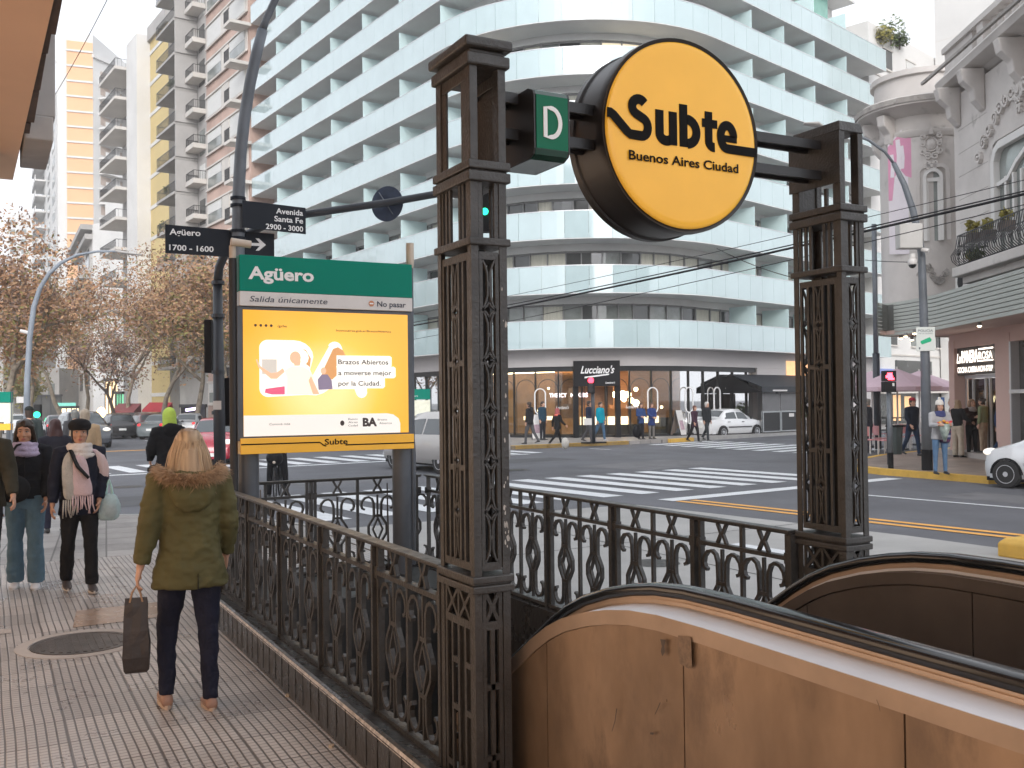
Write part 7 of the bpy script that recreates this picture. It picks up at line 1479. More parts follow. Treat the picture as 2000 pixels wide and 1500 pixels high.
# ------------------------------------------------------------------ trees
M['bark'] = mat('plane_bark', (.20, .165, .125), .85, var=.45, vs=3.5, bump=.4, bs=14)
M['bark_dark'] = mat('dark_bark', (.07, .05, .04), .85, var=.3, vs=5)
LF = [mat('leaf_rust', (.31, .165, .085), .7, var=.3, vs=1.3), mat('leaf_tan', (.38, .23, .12), .7, var=.3, vs=1.3), mat('leaf_olive', (.20, .18, .05), .7, var=.35, vs=1.3), mat('leaf_mauve', (.24, .155, .12), .7, var=.3, vs=1.3)]
def tree(label, P, h, r, n, seed, lean=0., mix=(5, 4, 2, 2), trunk=.22, fork=.34, leaf=.115, zlow=.38, bark='bark', bare=False):
    q = random.Random(seed); t = thing('street_tree', label, 'tree', tuple(P), 0, 'autumn trees along the avenue'); mb = MB(); tips = []
    def grow(p, d, L, rr, lev):
        pts = [p]; n_ = 4
        for i in range(n_): d = (d+Vector((q.gauss(0, .13), q.gauss(0, .13), q.gauss(.05, .06)))).normalized(); pts.append(pts[-1]+d*(L/n_))
        mb.tube(pts, [rr*(1-.45*i/n_) for i in range(n_+1)], 8 if lev < 2 else 5, cap=False)
        tips.append((pts[-1], lev)); tips.append((pts[2], lev))
        if lev < 3:
            for k in range(q.choice([2, 3, 3]) if lev else 3): a = Vector((q.gauss(0, 1), q.gauss(0, 1), q.gauss(.25, .5))).normalized(); grow(pts[-1] if k else pts[3], (d*1.0+a*.75).normalized(), L*q.uniform(.58, .78), rr*.52, lev+1)
    grow(Vector((0, 0, -.1)), Vector((lean, 0, 1)).normalized(), h*fork, trunk, 0)
    mb.build('trunk', M[bark], t, smooth=True)
    if bare: return t
    mb = MB(); tp = [p for p, l in tips if l >= 1 and p.z > h*zlow*.8]; C = Vector((lean*h*.6, 0, h*.68))
    for i in range(n):
        if q.random() < .72: b = q.choice(tp); p = b+Vector((q.gauss(0, r*.17), q.gauss(0, r*.17), q.gauss(0, r*.15)))
        else: d = Vector((q.gauss(0, 1), q.gauss(0, 1), q.gauss(0, 1))).normalized()*(q.random()**.45); p = C+Vector((d.x*r, d.y*r, d.z*h*.32))
        if mnoise.noise(p*.55+Vector((seed, 0, 0))) < -.16: continue
        u = Vector((q.uniform(-1, 1), q.uniform(-1, 1), q.uniform(-.8, .8))).normalized(); w = u.orthogonal().normalized(); s = leaf*q.uniform(.6, 1.35)
        low = p.z < h*.55; m_ = q.choices(range(4), (mix[0], mix[1], mix[2]*(2.2 if low else .6), mix[3]))[0]
        mb.add([p-u*s, p+w*s*.55, p+u*s, p-w*s*.55], [(0, 1, 2, 3)], m_)
    mb.build('crown', LF, t); return t
def tp(px, d): p = atd(px, 800, d); return (p[0], p[1], 0)
tree('tall plane tree nearest the signal post, with a pale forked trunk', tp(447, 58), 12.2, 3.4, 10500, 1, -.10, (5, 4, 3, 2))
tree('plane tree with a leaning mottled trunk behind the name plate', tp(378, 66), 13.6, 4.0, 12000, 2, -.12)
tree('broad plane tree above the red awnings', tp(318, 74), 14.5, 4.4, 12000, 3, .05)
tree('rusty brown plane tree behind the lamp arm', tp(250, 82), 15, 4.6, 12000, 4, .0, (6, 3, 1, 3))
tree('plane tree over the green shop board', tp(120, 84), 14.5, 4.4, 12000, 5, .05, (4, 4, 4, 1))
tree('thin crowned tree behind the pale curved lamp post', tp(168, 96), 16, 4.8, 12000, 6, 0, (5, 5, 2, 2))
tree('sparse brown tree over the pavement at the left picture edge', tp(-8, 46), 11.5, 3.6, 12000, 8, .06, (6, 3, 1, 2), leaf=.11)
tree('reddish brown tree behind the left edge tree', tp(62, 88), 14.5, 4.4, 10500, 9, 0, (6, 3, 1, 2))
tree('low greyish tree with dark twisted branches beside the golden doorway', tp(228, 64), 7.2, 2.6, 5200, 12, .08, (1, 1, 1, 8), .16, .40, .10, .5, 'bark_dark')
tree('dark evergreen tree low behind the curved lamp post on the left', tp(42, 100), 6.5, 3.0, 2600, 14, 0, (0, 0, 1, 0), leaf=.2, zlow=.1)
# shrubs on the roof terrace of the white block
for k, (px, py, r, lab) in enumerate(((1740, 62, 1.0, 'tall bushy roof terrace shrub on the white block'), (1722, 68, .8, 'yellowish roof terrace shrub left of the tall bushy one'), (1757, 78, .7, 'small light green roof terrace shrub right of the tall bushy one'))):
    p = Vector(onplane(px, py, T2-nr*1.0, dr)); t = thing('roof_shrub', lab, 'shrub', (p.x, p.y, z8+.1)); mb = MB(); leafclump(mb, p, (r, r, r*(1.1 if k == 0 else .7)), 420, .14, 30+k); mb.build('foliage', M['plant'] if k != 1 else M['plant_dry'], t, world=True)
    mb = MB(); mb.tube([(p.x, p.y, z8+.1), tuple(p)], .05, 6); mb.build('stem', M['bark_dark'], t, world=True)
# ------------------------------------------------------------------ people
def wrinkle(me, amp, fr, seed=0., zs=1.):
    me.update(); n = len(me.vertices); nor = np.empty(n*3); me.vertices.foreach_get('normal', nor); co = np.empty(n*3); me.vertices.foreach_get('co', co); nor = nor.reshape(-1, 3); co = co.reshape(-1, 3)
    d = np.array([mnoise.noise(Vector((c[0]*fr+seed, c[1]*fr, c[2]*fr*zs)))+.5*mnoise.noise(Vector((c[0]*fr*2.3, c[1]*fr*2.3+seed, c[2]*fr*2.3*zs))) for c in co])
    co += nor*d[:, None]*amp; me.vertices.foreach_set('co', co.ravel()); me.update()
def oval(cx, cy_, z, rx, ry, n=16, p=1.): return [(cx+rx*math.copysign(abs(math.cos(a))**p, math.cos(a)), cy_+ry*math.copysign(abs(math.sin(a))**p, math.sin(a)), z) for a in [2*math.pi*k/n for k in range(n)]]
CL = {}
def cm(name, col, **k):
    key = name+str(col)
    if key not in CL: CL[key] = cloth(name, col, **k)
    return CL[key]
HAIR = {}
def hm(name, a, b):
    if name not in HAIR: HAIR[name] = hairmat(name, a, b)
    return HAIR[name]
def settone(o, fn):
    at = o.data.attributes.new('tone', 'FLOAT', 'POINT'); at.data.foreach_set('value', [fn(v.co) for v in o.data.vertices])
def person(label, P, rz, h=1.7, legs=((0, 0, 3, 0), (0, 0, 3, 0)), arms=((0, 8, 8, 0), (0, 8, 8, 0)), jacket=(.05, .05, .06), hem=.80, flare=1., bulk=1., trousers=(.03, .03, .05), leg_w=1., flare_leg=1., shoes=(.03, .03, .03), soles=None,
           hair='short', haircol=((.03, .02, .015), (.06, .04, .03)), hat=None, hatcol=(.02, .02, .02), scarf=None, skin='skin', look=0., headtilt=0., near=False, group=None, fold=0., fullskirt=None, jmat=None, hood=False, extra=None):
    """legs: (swing, knee, spread, heel lift) left, right; arms: (swing, spread, elbow, inward) left, right; +Y is ahead"""
    t = thing('person', label, 'person', P, rz, group); k = h/1.70; vx = .009 if near else .018
    hz, kn, an = .90*k, .43*k, .41*k
    S = lambda a: math.sin(rad(a))
    C_ = lambda a: math.cos(rad(a))
    L = {}
    low = 9
    for i, s in ((0, -1), (1, 1)):
        sw, kb, sp, hl = legs[i]; hip = Vector((s*.085*k, 0, hz)); d1 = Vector((s*S(sp), S(sw), -C_(sw))).normalized(); knee = hip+d1*kn; a2 = sw-kb; d2 = Vector((s*S(sp)*.4, S(a2), -C_(a2))).normalized(); ank = knee+d2*an; L[i] = [hip, knee, ank, hl]; low = min(low, ank.z-.075*k-(.0 if hl < 5 else .05))
    dz = Vector((0, 0, -low))
    for i in L: L[i] = [p+dz for p in L[i][:3]]+[L[i][3]]
    A = {}
    sh = 1.395*k
    for i, s in ((0, -1), (1, 1)):
        sw, sp, el, inw = arms[i]; p0 = Vector((s*.175*k, -.005, sh))+dz; d1 = Vector((s*S(sp), S(sw)*C_(sp), -C_(sw)*C_(sp))).normalized(); p1 = p0+d1*.275*k; a2 = sw+el; d2 = Vector((s*S(sp)*.6-s*S(inw), S(a2)*C_(inw), -C_(a2)*C_(inw))).normalized(); p2 = p1+d2*.245*k; A[i] = (p0, p1, p2, d2)
    Z = dz.z
    # ---- body (one surface): head, neck, trunk, limbs, hands
    mb = MB(); hc = Vector((0, .02*k, 1.583*k+Z)); HR = Matrix.Rotation(rad(look), 4, 'Z') @ Matrix.Rotation(rad(headtilt), 4, 'X')
    def hp(x, y, z): return hc+HR.to_3x3() @ Vector((x*k, y*k, z*k))
    prof = [(-.118, .026, .026, .052), (-.108, .040, .040, .044), (-.088, .053, .056, .030), (-.055, .063, .074, .014), (-.02, .070, .087, .004), (.02, .074, .094, 0), (.055, .073, .095, -.004), (.085, .063, .084, -.006), (.108, .042, .058, -.008), (.117, .015, .02, -.008)]
    mb.loft([[hp(x, y+oy, z) for x, y, _ in oval(0, 0, 0, rx, ry, 18)] for z, rx, ry, oy in prof])
    mb.tube([hp(0, .098, .012), hp(0, .112, -.018), hp(0, .116, -.034)], [.008*k, .012*k, .015*k], 8); mb.ell(hp(0, .098, -.036), (.019*k, .012*k, .010*k), 8, 6)
    mb.ell(hp(0, .086, -.068), (.026*k, .014*k, .014*k), 8, 6); mb.ell(hp(0, .078, -.104), (.024*k, .018*k, .016*k), 8, 6)
    for s in (1, -1): mb.ell(hp(s*.074, -.008, -.012), (.010*k, .020*k, .032*k), 8, 6); mb.ell(hp(s*.042, .062, -.03), (.026*k, .024*k, .026*k), 8, 6); mb.ell(hp(s*.03, .078, .028), (.026*k, .012*k, .010*k), 8, 6)
    mb.tube([hp(0, -.015, -.05), Vector((0, -.015*k, 1.47*k+Z)), Vector((0, -.02*k, 1.40*k+Z))], [.056*k, .052*k, .07*k], 12)
    mb.loft([oval(0, 0, z*k+Z, rx*k, ry*k) for z, rx, ry in ((.84, .12, .085), (1.0, .125, .09), (1.15, .12, .085), (1.32, .15, .095), (1.42, .10, .07))])
    for i in (0, 1):
        p0, p1, p2, d = A[i]; mb.tube([p0, p1, p2, p2+d*.03*k], [.043*k, .036*k, .026*k, .024*k], 10); a, b, c, hl = L[i]; mb.tube([a, b, c], [.075*k, .05*k, .035*k], 10)
        s = -1 if i == 0 else 1; f = .0095*k*(1 if near else 1.15); side = Vector((0, 1, 0)) if abs(d.y) < .7 else Vector((0, 0, 1)); nrm = d.cross(side).normalized(); side = nrm.cross(d).normalized()
        inward = Vector((-s, 0, 0)); inward = (inward-d*inward.dot(d)); inward = inward.normalized() if inward.length > .1 else nrm
        w = d.cross(inward).normalized(); pc = p2+d*.065*k
        mb.tube([p2+d*.02*k, p2+d*.06*k, p2+d*.10*k], [(.030*k, .018*k), (.040*k, .017*k), (.038*k, .014*k)], 10, flat=tuple(w))
        for j, (o, ln) in enumerate(((-.029, .062), (-.010, .072), (.010, .068), (.028, .054))):
            b0 = p2+d*.095*k+w*(o*k); b1 = b0+d*(ln*.45*k)+inward*.006*k; b2 = b0+d*(ln*.75*k)+inward*.022*k; b3 = b0+d*(ln*.88*k)+inward*.040*k; mb.tube([b0, b1, b2, b3], [f, f*.95, f*.9, f*.75], 6)
        th = -1 if w.dot(Vector((0, 1, 0)) if abs(d.y) < .7 else Vector((0, 0, 1))) < 0 else 1
        q0 = p2+d*.045*k+w*(th*.034*k); mb.tube([q0, q0+d*.03*k+w*(th*.022*k)+inward*.012*k, q0+d*.058*k+w*(th*.022*k)+inward*.028*k], [f*1.25, f*1.15, f*.9], 6)
    body = mb.build('body', M[skin], t, remesh=.0075*k if near else .013*k, soft=2)
    # face details
    for s in (1, -1):
        mb = MB(); mb.ell(hp(s*.031, .0815, .006), (.0135*k, .008*k, .0065*k), 10, 6); mb.build('eye', M['eyewhite'] if near else M['eye'], t, smooth=True)
        if near: mb = MB(); mb.ell(hp(s*.031, .0865, .006), (.0062*k, .004*k, .0062*k), 8, 6); mb.build('iris', M['eye'], t, smooth=True)
        mb = MB(); mb.tube([hp(s*.014, .094, .028), hp(s*.034, .092, .034), hp(s*.052, .077, .026)], [.003*k, .0042*k, .0025*k], 6); mb.build('eyebrow', hm('brow', (.03, .02, .015), (.03, .02, .015)), t, smooth=True)
        if near: mb = MB(); mb.tube([hp(s*.016, .0895, .0085), hp(s*.031, .0915, .0145), hp(s*.047, .082, .008)], .0022*k, 5); mb.build('eyelash', M['eye'], t, smooth=True)
    mb = MB(); mb.ell(hp(0, .0985, -.063), (.024*k, .007*k, .0055*k), 10, 6); mb.ell(hp(0, .0975, -.072), (.020*k, .007*k, .0065*k), 10, 6); mb.build('lips', M['lips'], t, smooth=True)
    # ---- trousers
    mb = MB(); top = 1.0*k+Z
    mb.loft([oval(0, 0, z*k+Z, rx*k*leg_w**.5, ry*k) for z, rx, ry in ((.80, .15, .105), (.88, .168, .118), (.95, .162, .112), (1.02, .148, .102))])
    for i in (0, 1):
        a, b, c, hl = L[i]; m1 = a.lerp(b, .5); m2 = b.lerp(c, .45); e = c+Vector((0, 0, -.015*k))
        mb.tube([a+Vector((0, 0, .02)), m1, b, m2, e], [(.098*k*leg_w, .106*k*leg_w), (.082*k*leg_w, .09*k*leg_w), (.064*k*leg_w, .068*k*leg_w), (.056*k*leg_w*flare_leg**.6, .060*k*leg_w*flare_leg**.6), (.047*k*leg_w*flare_leg, .052*k*leg_w*flare_leg)], 14)
    o = mb.build('trousers', cm('trousers', trousers, bs=60, bump=.25), t, remesh=vx, soft=2)
    if near: wrinkle(o.data, .007, 13, 3.)
    # ---- shoes
    for i in (0, 1):
        a, b, c, hl = L[i]; X_ = Matrix.Translation(c+Vector((0, 0, -.035*k))) @ Matrix.Rotation(rad(-hl), 4, 'X'); mb = MB(); mb.T = X_
        ft = [(-.065, .030, .045), (-.05, .038, .075), (.0, .040, .085), (.06, .044, .062), (.13, .047, .046), (.175, .040, .036), (.195, .020, .024)]
        mb.loft([[(x*k, y*k, (-.040+(.0 if zz < 0 else 1)*hh)*k*1.0) for x, zz in ((-w*.7, -1), (-w, -.5), (-w*.9, 1), (-w*.3, 1), (w*.3, 1), (w*.9, 1), (w, -.5), (w*.7, -1))] if False else [(w*k*math.cos(q), y*k, (-.04+hh*.5+hh*.5*math.sin(q))*k) for q in [2*math.pi*j/12 for j in range(12)]] for y, w, hh in ft])
        so_ = mb.build('shoe', mat('shoe'+str(shoes), shoes, .5, var=.1) if not bpy.data.materials.get('shoe'+str(shoes)) else bpy.data.materials['shoe'+str(shoes)], t, sub=1)
        if soles:
            mb = MB(); mb.T = X_; n = 16; mb.loft([[(1.04*.047*k*math.cos(q)*(1 if math.sin(q) > 0 else .85), (.062+.135*math.sin(q))*k, z*k) for q in [2*math.pi*j/n for j in range(n)]] for z in (-.048, -.022)]); mb.build('sole', mat('sole'+str(soles), soles, .6, var=.1) if not bpy.data.materials.get('sole'+str(soles)) else bpy.data.materials['sole'+str(soles)], so_, smooth=True, angle=40)
    # ---- jacket with sleeves
    mb = MB(); B_ = bulk*k; hm_ = hem
    rings = [(hm_, .178*flare, .128*flare), (hm_+.06, .176*flare**.8, .128*flare**.8), (.92, .172, .125), (1.0, .160, .118), (1.10, .152, .112), (1.20, .160, .116), (1.30, .172, .118), (1.38, .168, .108), (1.425, .125, .085), (1.46, .075, .068)]
    rings = [r for r in rings if r[0] <= .92 and r[0] < hm_+.07 or r[0] > max(hm_+.07, .0)]
    mb.loft([oval(0, -.004, z*k+Z, rx*B_, ry*B_, 20, .9) for z, rx, ry in sorted(rings)])
    for i in (0, 1):
        p0, p1, p2, d = A[i]; mb.tube([p0+Vector((-.05*k if i else .05*k, 0, .0)), p0, p0.lerp(p1, .5), p1, p1.lerp(p2, .5), p2-d*.005], [.068*B_, .072*B_, .068*B_, .062*B_, .055*B_, .044*B_], 14)
    o = mb.build('jacket', jmat or cm('jacket', jacket), t, remesh=vx, soft=2)
    if near or fold: wrinkle(o.data, fold or .008, 11, 1., 1.6)
    if hood:
        mb = MB(); mb.ell((0, -.085*k, 1.40*k+Z), (.14*k, .075*k, .11*k), 14, 10); ho = mb.build('hood', jmat or cm('jacket', jacket), t, remesh=vx, soft=3); wrinkle(ho.data, .008, 12, 2.)
    # ---- hair and hats
    hcol = hm('hair_'+str(haircol[0]), *haircol)
    if hair != 'none':
        mb = MB(); z0 = -.045 if hair in ('short', 'long') else .02
        rows = []
        for z, rx, ry, oy in [(-.10, .060, .06, -.03), (-.06, .073, .074, -.022), (-.02, .082, .088, -.012), (.03, .086, .10, -.008), (.065, .084, .104, -.006), (.095, .070, .092, -.008), (.118, .045, .062, -.01), (.128, .012, .02, -.01)]:
            rows.append([hp(x, min(y+oy, .040 if z < .03 else .062 if z < .055 else .2), z) for x, y, _ in oval(0, 0, 0, rx, ry, 18)])
        mb.loft(rows)
        if hair == 'long':
            mb.loft([[hp(x, y+oy, z) for x, y, _ in oval(0, 0, 0, rx, ry, 14)] for z, rx, ry, oy in ((-.33, .07, .03, -.05), (-.28, .095, .04, -.055), (-.2, .105, .045, -.055), (-.1, .094, .05, -.05), (0, .085, .06, -.035))])
            for s in (1, -1): mb.tube([hp(s*.066, .035, .06), hp(s*.082, .03, -.02), hp(s*.092, .02, -.12), hp(s*.10, .03, -.24), hp(s*.095, .045, -.33)], [.018*k, .022*k, .026*k, .026*k, .012*k], 8)
        if hair == 'bun': mb.ell(hp(0, -.10, .05), (.045*k, .045*k, .045*k), 10, 8)
        o = mb.build('hair', hcol, t, remesh=.010*k if near else .014, soft=2); wrinkle(o.data, .006 if near else .008, 30, 0., .35); settone(o, lambda c: .5+.5*mnoise.noise(Vector((c.x*60, c.y*60, c.z*6))))
    if hat:
        mb = MB(); hp0 = hp
        if hat == 'beret': mb.loft([[hp(x, y+oy, z) for x, y, _ in oval(0, 0, 0, rx, ry, 18)] for z, rx, ry, oy in ((.018, .088, .108, -.004), (.035, .104, .122, -.006), (.065, .114, .130, -.010), (.098, .110, .126, -.014), (.128, .085, .098, -.016), (.145, .03, .04, -.016))])
        elif hat == 'cap': mb.loft([[hp(x, y+oy, z) for x, y, _ in oval(0, 0, 0, rx, ry, 16)] for z, rx, ry, oy in ((.03, .094, .116, -.004), (.09, .092, .114, -.008), (.13, .068, .084, -.01), (.15, .01, .02, -.01))]); mb.prism([hp(-.07, .07, .036), hp(-.04, .15, .03), hp(.04, .15, .03), hp(.07, .07, .036)], (0, 0, .012))
        elif hat == 'hood': mb.loft([[hp(x, min(y+oy, .075), z) for x, y, _ in oval(0, 0, 0, rx, ry, 18)] for z, rx, ry, oy in ((-.17, .12, .10, -.04), (-.11, .098, .10, -.03), (-.03, .096, .112, -.014), (.05, .096, .118, -.008), (.10, .08, .104, -.01), (.138, .045, .06, -.012), (.148, .01, .02, -.012))])
        else: mb.loft([[hp(x, y+oy, z) for x, y, _ in oval(0, 0, 0, rx, ry, 16)] for z, rx, ry, oy in ((.012, .096, .116, -.004), (.055, .097, .119, -.006), (.058, .093, .115, -.006), (.11, .088, .108, -.01), (.145, .066, .08, -.012), (.165, .02, .03, -.012))])
        o = mb.build('hat', cm('hat', hatcol, bs=90), t, smooth=True, sub=1)
        if hat == 'beanie': mb = MB(); mb.ell(hp(0, -.010, .185), (.036*k, .036*k, .034*k), 12, 8); mb.build('pompom', cm('hat', hatcol, bs=90), t, smooth=True)
    if scarf:
        mb = MB(); n = 26; rr = []; Z -= .028*k
        for tw in range(3):
            pts = [((.092+.018*tw)*k*math.cos(a), (.010-.008*tw)+(.092+.016*tw)*k*math.sin(a), (1.475-.034*tw+.016*math.sin(a*1+tw*1.3))*k+Z-.012*k*math.sin(a)) for a in [2*math.pi*j/n for j in range(n+1)]]; mb.tube(pts, [.032*k*(1+.12*math.sin(j*1.7+tw)) for j in range(n+1)], 8, cap=False)
        o = mb.build('scarf', cm('scarf', scarf, bs=70, bump=.5), t, remesh=vx*1.0, soft=2); wrinkle(o.data, .006, 22, 5.)
    return t, dict(k=k, Z=Z, A=A, L=L, hp=hp)
def at2(px, d): p = atd(px, 800, d); return (p[0], p[1], 0)
FACE = math.pi          # towards the viewer, along the pavement
# ===== woman in the olive parka, seen from behind
PK = (1.075, 6.10, 0)
jm = mat('olive_parka', (.088, .078, .030), .78, var=.14, vs=5, bump=.3, bs=16, spec=.3)
pw, I = person('blonde woman from behind in an olive parka with fur trimmed hood', PK, -.05, 1.645, legs=((15, 24, 5, -6), (-5, 3, 2, 0)), arms=((-6, 13, 10, -4), (4, 12, 22, 6)), hem=.735, flare=1.16, bulk=1.13, trousers=(.012, .014, .030), leg_w=1.0, flare_leg=.92, shoes=(.30, .17, .12), soles=(.50, .38, .30), hair='none', near=True, fold=.011, jmat=jm, look=-4)
k, Z, hp = I['k'], I['Z'], I['hp']
# hood lying on the back and its fur edge
mb = MB(); mb.loft([oval(0, oy*k, z*k+Z, rx*k, ry*k, 18) for z, rx, ry, oy in ((1.20, .05, .03, -.135), (1.24, .10, .05, -.135), (1.30, .135, .062, -.125), (1.37, .15, .072, -.10), (1.42, .15, .085, -.06), (1.45, .12, .08, -.02))]); ho = mb.build('hood', jm, pw, remesh=.010, soft=4); wrinkle(ho.data, .010, 13, 4., 1.5)
q = random.Random(2); mb = MB()
def furpt(f):   # collar line from one shoulder round the back to the other
    a = rad(-205+f*230); return Vector((.178*k*math.cos(a), -.035*k+.125*k*math.sin(a), (1.425+.022*math.cos(2*math.pi*f*1.))*k+Z))
for i in range(3600):
    f = q.random(); p = furpt(f)+Vector((q.gauss(0, .012), q.gauss(0, .014), q.gauss(0, .016))); out = (p-Vector((0, -.02, 1.40*k+Z))); out.z *= .3; d = (out.normalized()+Vector((q.gauss(0, .5), q.gauss(0, .5), q.gauss(-.15, .55)))).normalized(); L_ = q.uniform(.025, .06); u = d.orthogonal().normalized()*q.uniform(.0012, .0024)
    m_ = p+d*L_*.55+Vector((0, 0, -.004)); mb.add([p-u, p+u, m_+u*.7, m_-u*.7, p+d*L_+Vector((0, 0, -.012))], [(0, 1, 2, 3), (3, 2, 4)])
o = mb.build('fur_trim', hairmat('fur', (.10, .05, .025), (.50, .33, .19), .6), pw); settone(o, lambda c: .5+.5*mnoise.noise(c*38)+.15)
mb = MB(); mb.tube([furpt(i/30) for i in range(31)], [.030*k]*31, 8); mb.build('fur_base', mat('fur_base', (.22, .125, .065), .9, var=.4, vs=30, bump=.6, bs=120), pw, smooth=True)
# back vent and waist seam
mb = MB(); mb.prism([(.022, -.176*k, .745*k+Z-.012), (.028, -.176*k, .745*k+Z-.012), (.0255, -.176*k, .83*k+Z)], (0, .03, 0)); mb.build('back_vent', M['black'], pw)
# long straight hair built from strands over a cap
mb = MB(); mb.loft([[hp(x, min(y+oy, .03), z) for x, y, _ in oval(0, 0, 0, rx, ry, 18)] for z, rx, ry, oy in ((-.26, .095, .030, -.088), (-.2, .108, .045, -.085), (-.12, .102, .062, -.062), (-.05, .09, .078, -.04), (.02, .088, .098, -.014), (.07, .082, .102, -.01), (.105, .058, .075, -.012), (.125, .015, .02, -.012))])
hb = mb.build('hair', hairmat('blonde', (.165, .10, .055), (.60, .43, .27), .34), pw, remesh=.010, soft=2); settone(hb, lambda c: max(0, min(1, .55+.6*mnoise.noise(Vector((c.x*75, c.y*20, c.z*3)))-max(0, c.z-(1.64*k+Z))*5.5)))
mb = MB()
for i in range(950):
    a = rad(q.uniform(-200, 20)); zz = q.uniform(.02, .118); rr_ = math.sqrt(max(.0, 1-(zz/.13)**2)); p0 = hp(.093*rr_*math.cos(a), -.010+.106*rr_*math.sin(a), zz)
    back = -math.sin(a); xs = math.cos(a)*(.088+.02*q.random()); end = -.25-.09*q.random()+.05*abs(math.cos(a))
    jit = q.gauss(0, .006); p1 = hp(xs*1.02+jit, -.012-.095*max(.1, back), -.03); p2 = hp(xs*1.12+jit*2, -.03-.088*max(.0, back), -.14); fly = q.gauss(0, .014)
    p3 = hp(xs*1.0+fly, -.052-.07*max(0, back), -.23); p4 = hp(xs*.92+fly*1.8-(.05*q.random() if math.cos(a) < -.5 else 0), -.062-.065*max(0, back), end)
    mb.tube([p0, p1, p2, p3, p4], [.0022, .0034, .0032, .0026, .0007], 4, cap=False)
for i in range(60):  # locks blown out over the fur at the left shoulder
    s0 = q.uniform(0, 1); p1 = hp(-.085-.01*s0, -.05, -.13-.03*s0); mb.tube([hp(-.08, -.05, -.02), p1, hp(-.135-.02*q.random(), -.07, -.19-.02*q.random()), hp(-.20-.05*q.random(), -.075, -.225-.035*q.random())], [.002, .003, .0028, .0006], 4, cap=False)
hs = mb.build('hair_strands', bpy.data.materials['blonde'], hb, smooth=True); settone(hs, lambda c: max(0, min(1, .62+.75*mnoise.noise(Vector((c.x*95, c.y*30, c.z*2.2)))-max(0, c.z-(1.64*k+Z))*5)))
# paper bag in her left hand
hand = pw.matrix_basis @ (I['A'][0][2]+I['A'][0][3]*.13*k); bg_ = thing('paper_bag', 'tall dark brown paper bag hanging from the parka woman\'s hand', 'paper bag', (hand.x, hand.y, hand.z-.5), -.15)
mb = MB(); W2, D2 = .070, .042; q = random.Random(6)
mb.loft([[(sx*W2*f+q.gauss(0, .0022), sy_*D2*g+q.gauss(0, .0022), z) for sx, sy_ in ((-1, -1), (-.33, -1.03), (.33, -1.03), (1, -1), (1.0, 0), (1, 1), (.33, 1.03), (-.33, 1.03), (-1, 1), (-1.0, 0))] for z, f, g in ((0, .86, .8), (.018, 1.0, 1.0), (.09, 1.06, 1.12), (.16, 1.04, 1.06), (.24, .97, .9), (.32, .92, .65), (.38, .89, .42), (.43, .87, .22))]); o = mb.build('paper', mat('dark_paper', (.034, .026, .024), .5, var=.3, vs=9, bump=.3, bs=18), bg_, bevel=.003)
for y in (-.012, .012): mb = MB(); mb.tube([(-.035, y, .405), (-.022, y, .46), (0, y*.4, .495), (.022, y, .46), (.035, y, .405)], .006, 6); mb.build('handle', mat('kraft_cord', (.34, .21, .13), .7) if y < 0 else bpy.data.materials['kraft_cord'], bg_)
# ===== woman with the lilac scarf
w1, I1 = person('dark haired woman in a black puffer jacket with a lilac scarf', (.35, 10.9, 0), FACE-.12, 1.655, legs=((6, 12, 1, 0), (-5, 4, 2, 0)), arms=((6, 8, 20, 8), (-8, 10, 12, 4)), jacket=(.010, .012, .017), hem=.90, bulk=1.04, trousers=(.10, .175, .235), leg_w=1.12, flare_leg=1.5, shoes=(.62, .62, .64), soles=(.6, .6, .6), hair='long', haircol=((.012, .008, .006), (.035, .022, .016)), scarf=(.42, .36, .50), skin='skin2', near=True, headtilt=-6, look=-6)
mb = MB(); kk, ZZ = I1['k'], I1['Z']
for z in (1.28, 1.20, 1.12, 1.04, .97): mb.tube([((.166 if z > 1.15 else .156)*1.055*kk*math.cos(a), .118*1.06*kk*math.sin(a)-.004, z*kk+ZZ) for a in [2*math.pi*j/28 for j in range(29)]], .004, 5)
mb.build('quilt_seams', cm('jacket', (.010, .012, .017)), w1, smooth=True)
mb = MB(); mb.box((-.004, .120*kk, .92*kk+ZZ), (.004, .132*kk, 1.40*kk+ZZ)); mb.build('zip', M['black'], w1)
xb = thing('shoulder_bag', 'small round black bag hanging at the hip of the woman with the lilac scarf', 'bag', (.27, 10.68, .95)); mb = MB(); mb.ell((.24, 10.66, 1.0), (.15, .07, .135), 16, 12); o = mb.build('pouch', cm('bag', (.012, .013, .015)), xb, world=True, smooth=True); wrinkle(o.data, .008, 14)
mb = MB(); mb.tube([(.12, 10.66, 1.03), (.16, 10.73, 1.25), (.27, 10.78, 1.42), (.44, 10.82, 1.46)], .012, 6); mb.build('strap', M['black'], xb, world=True)
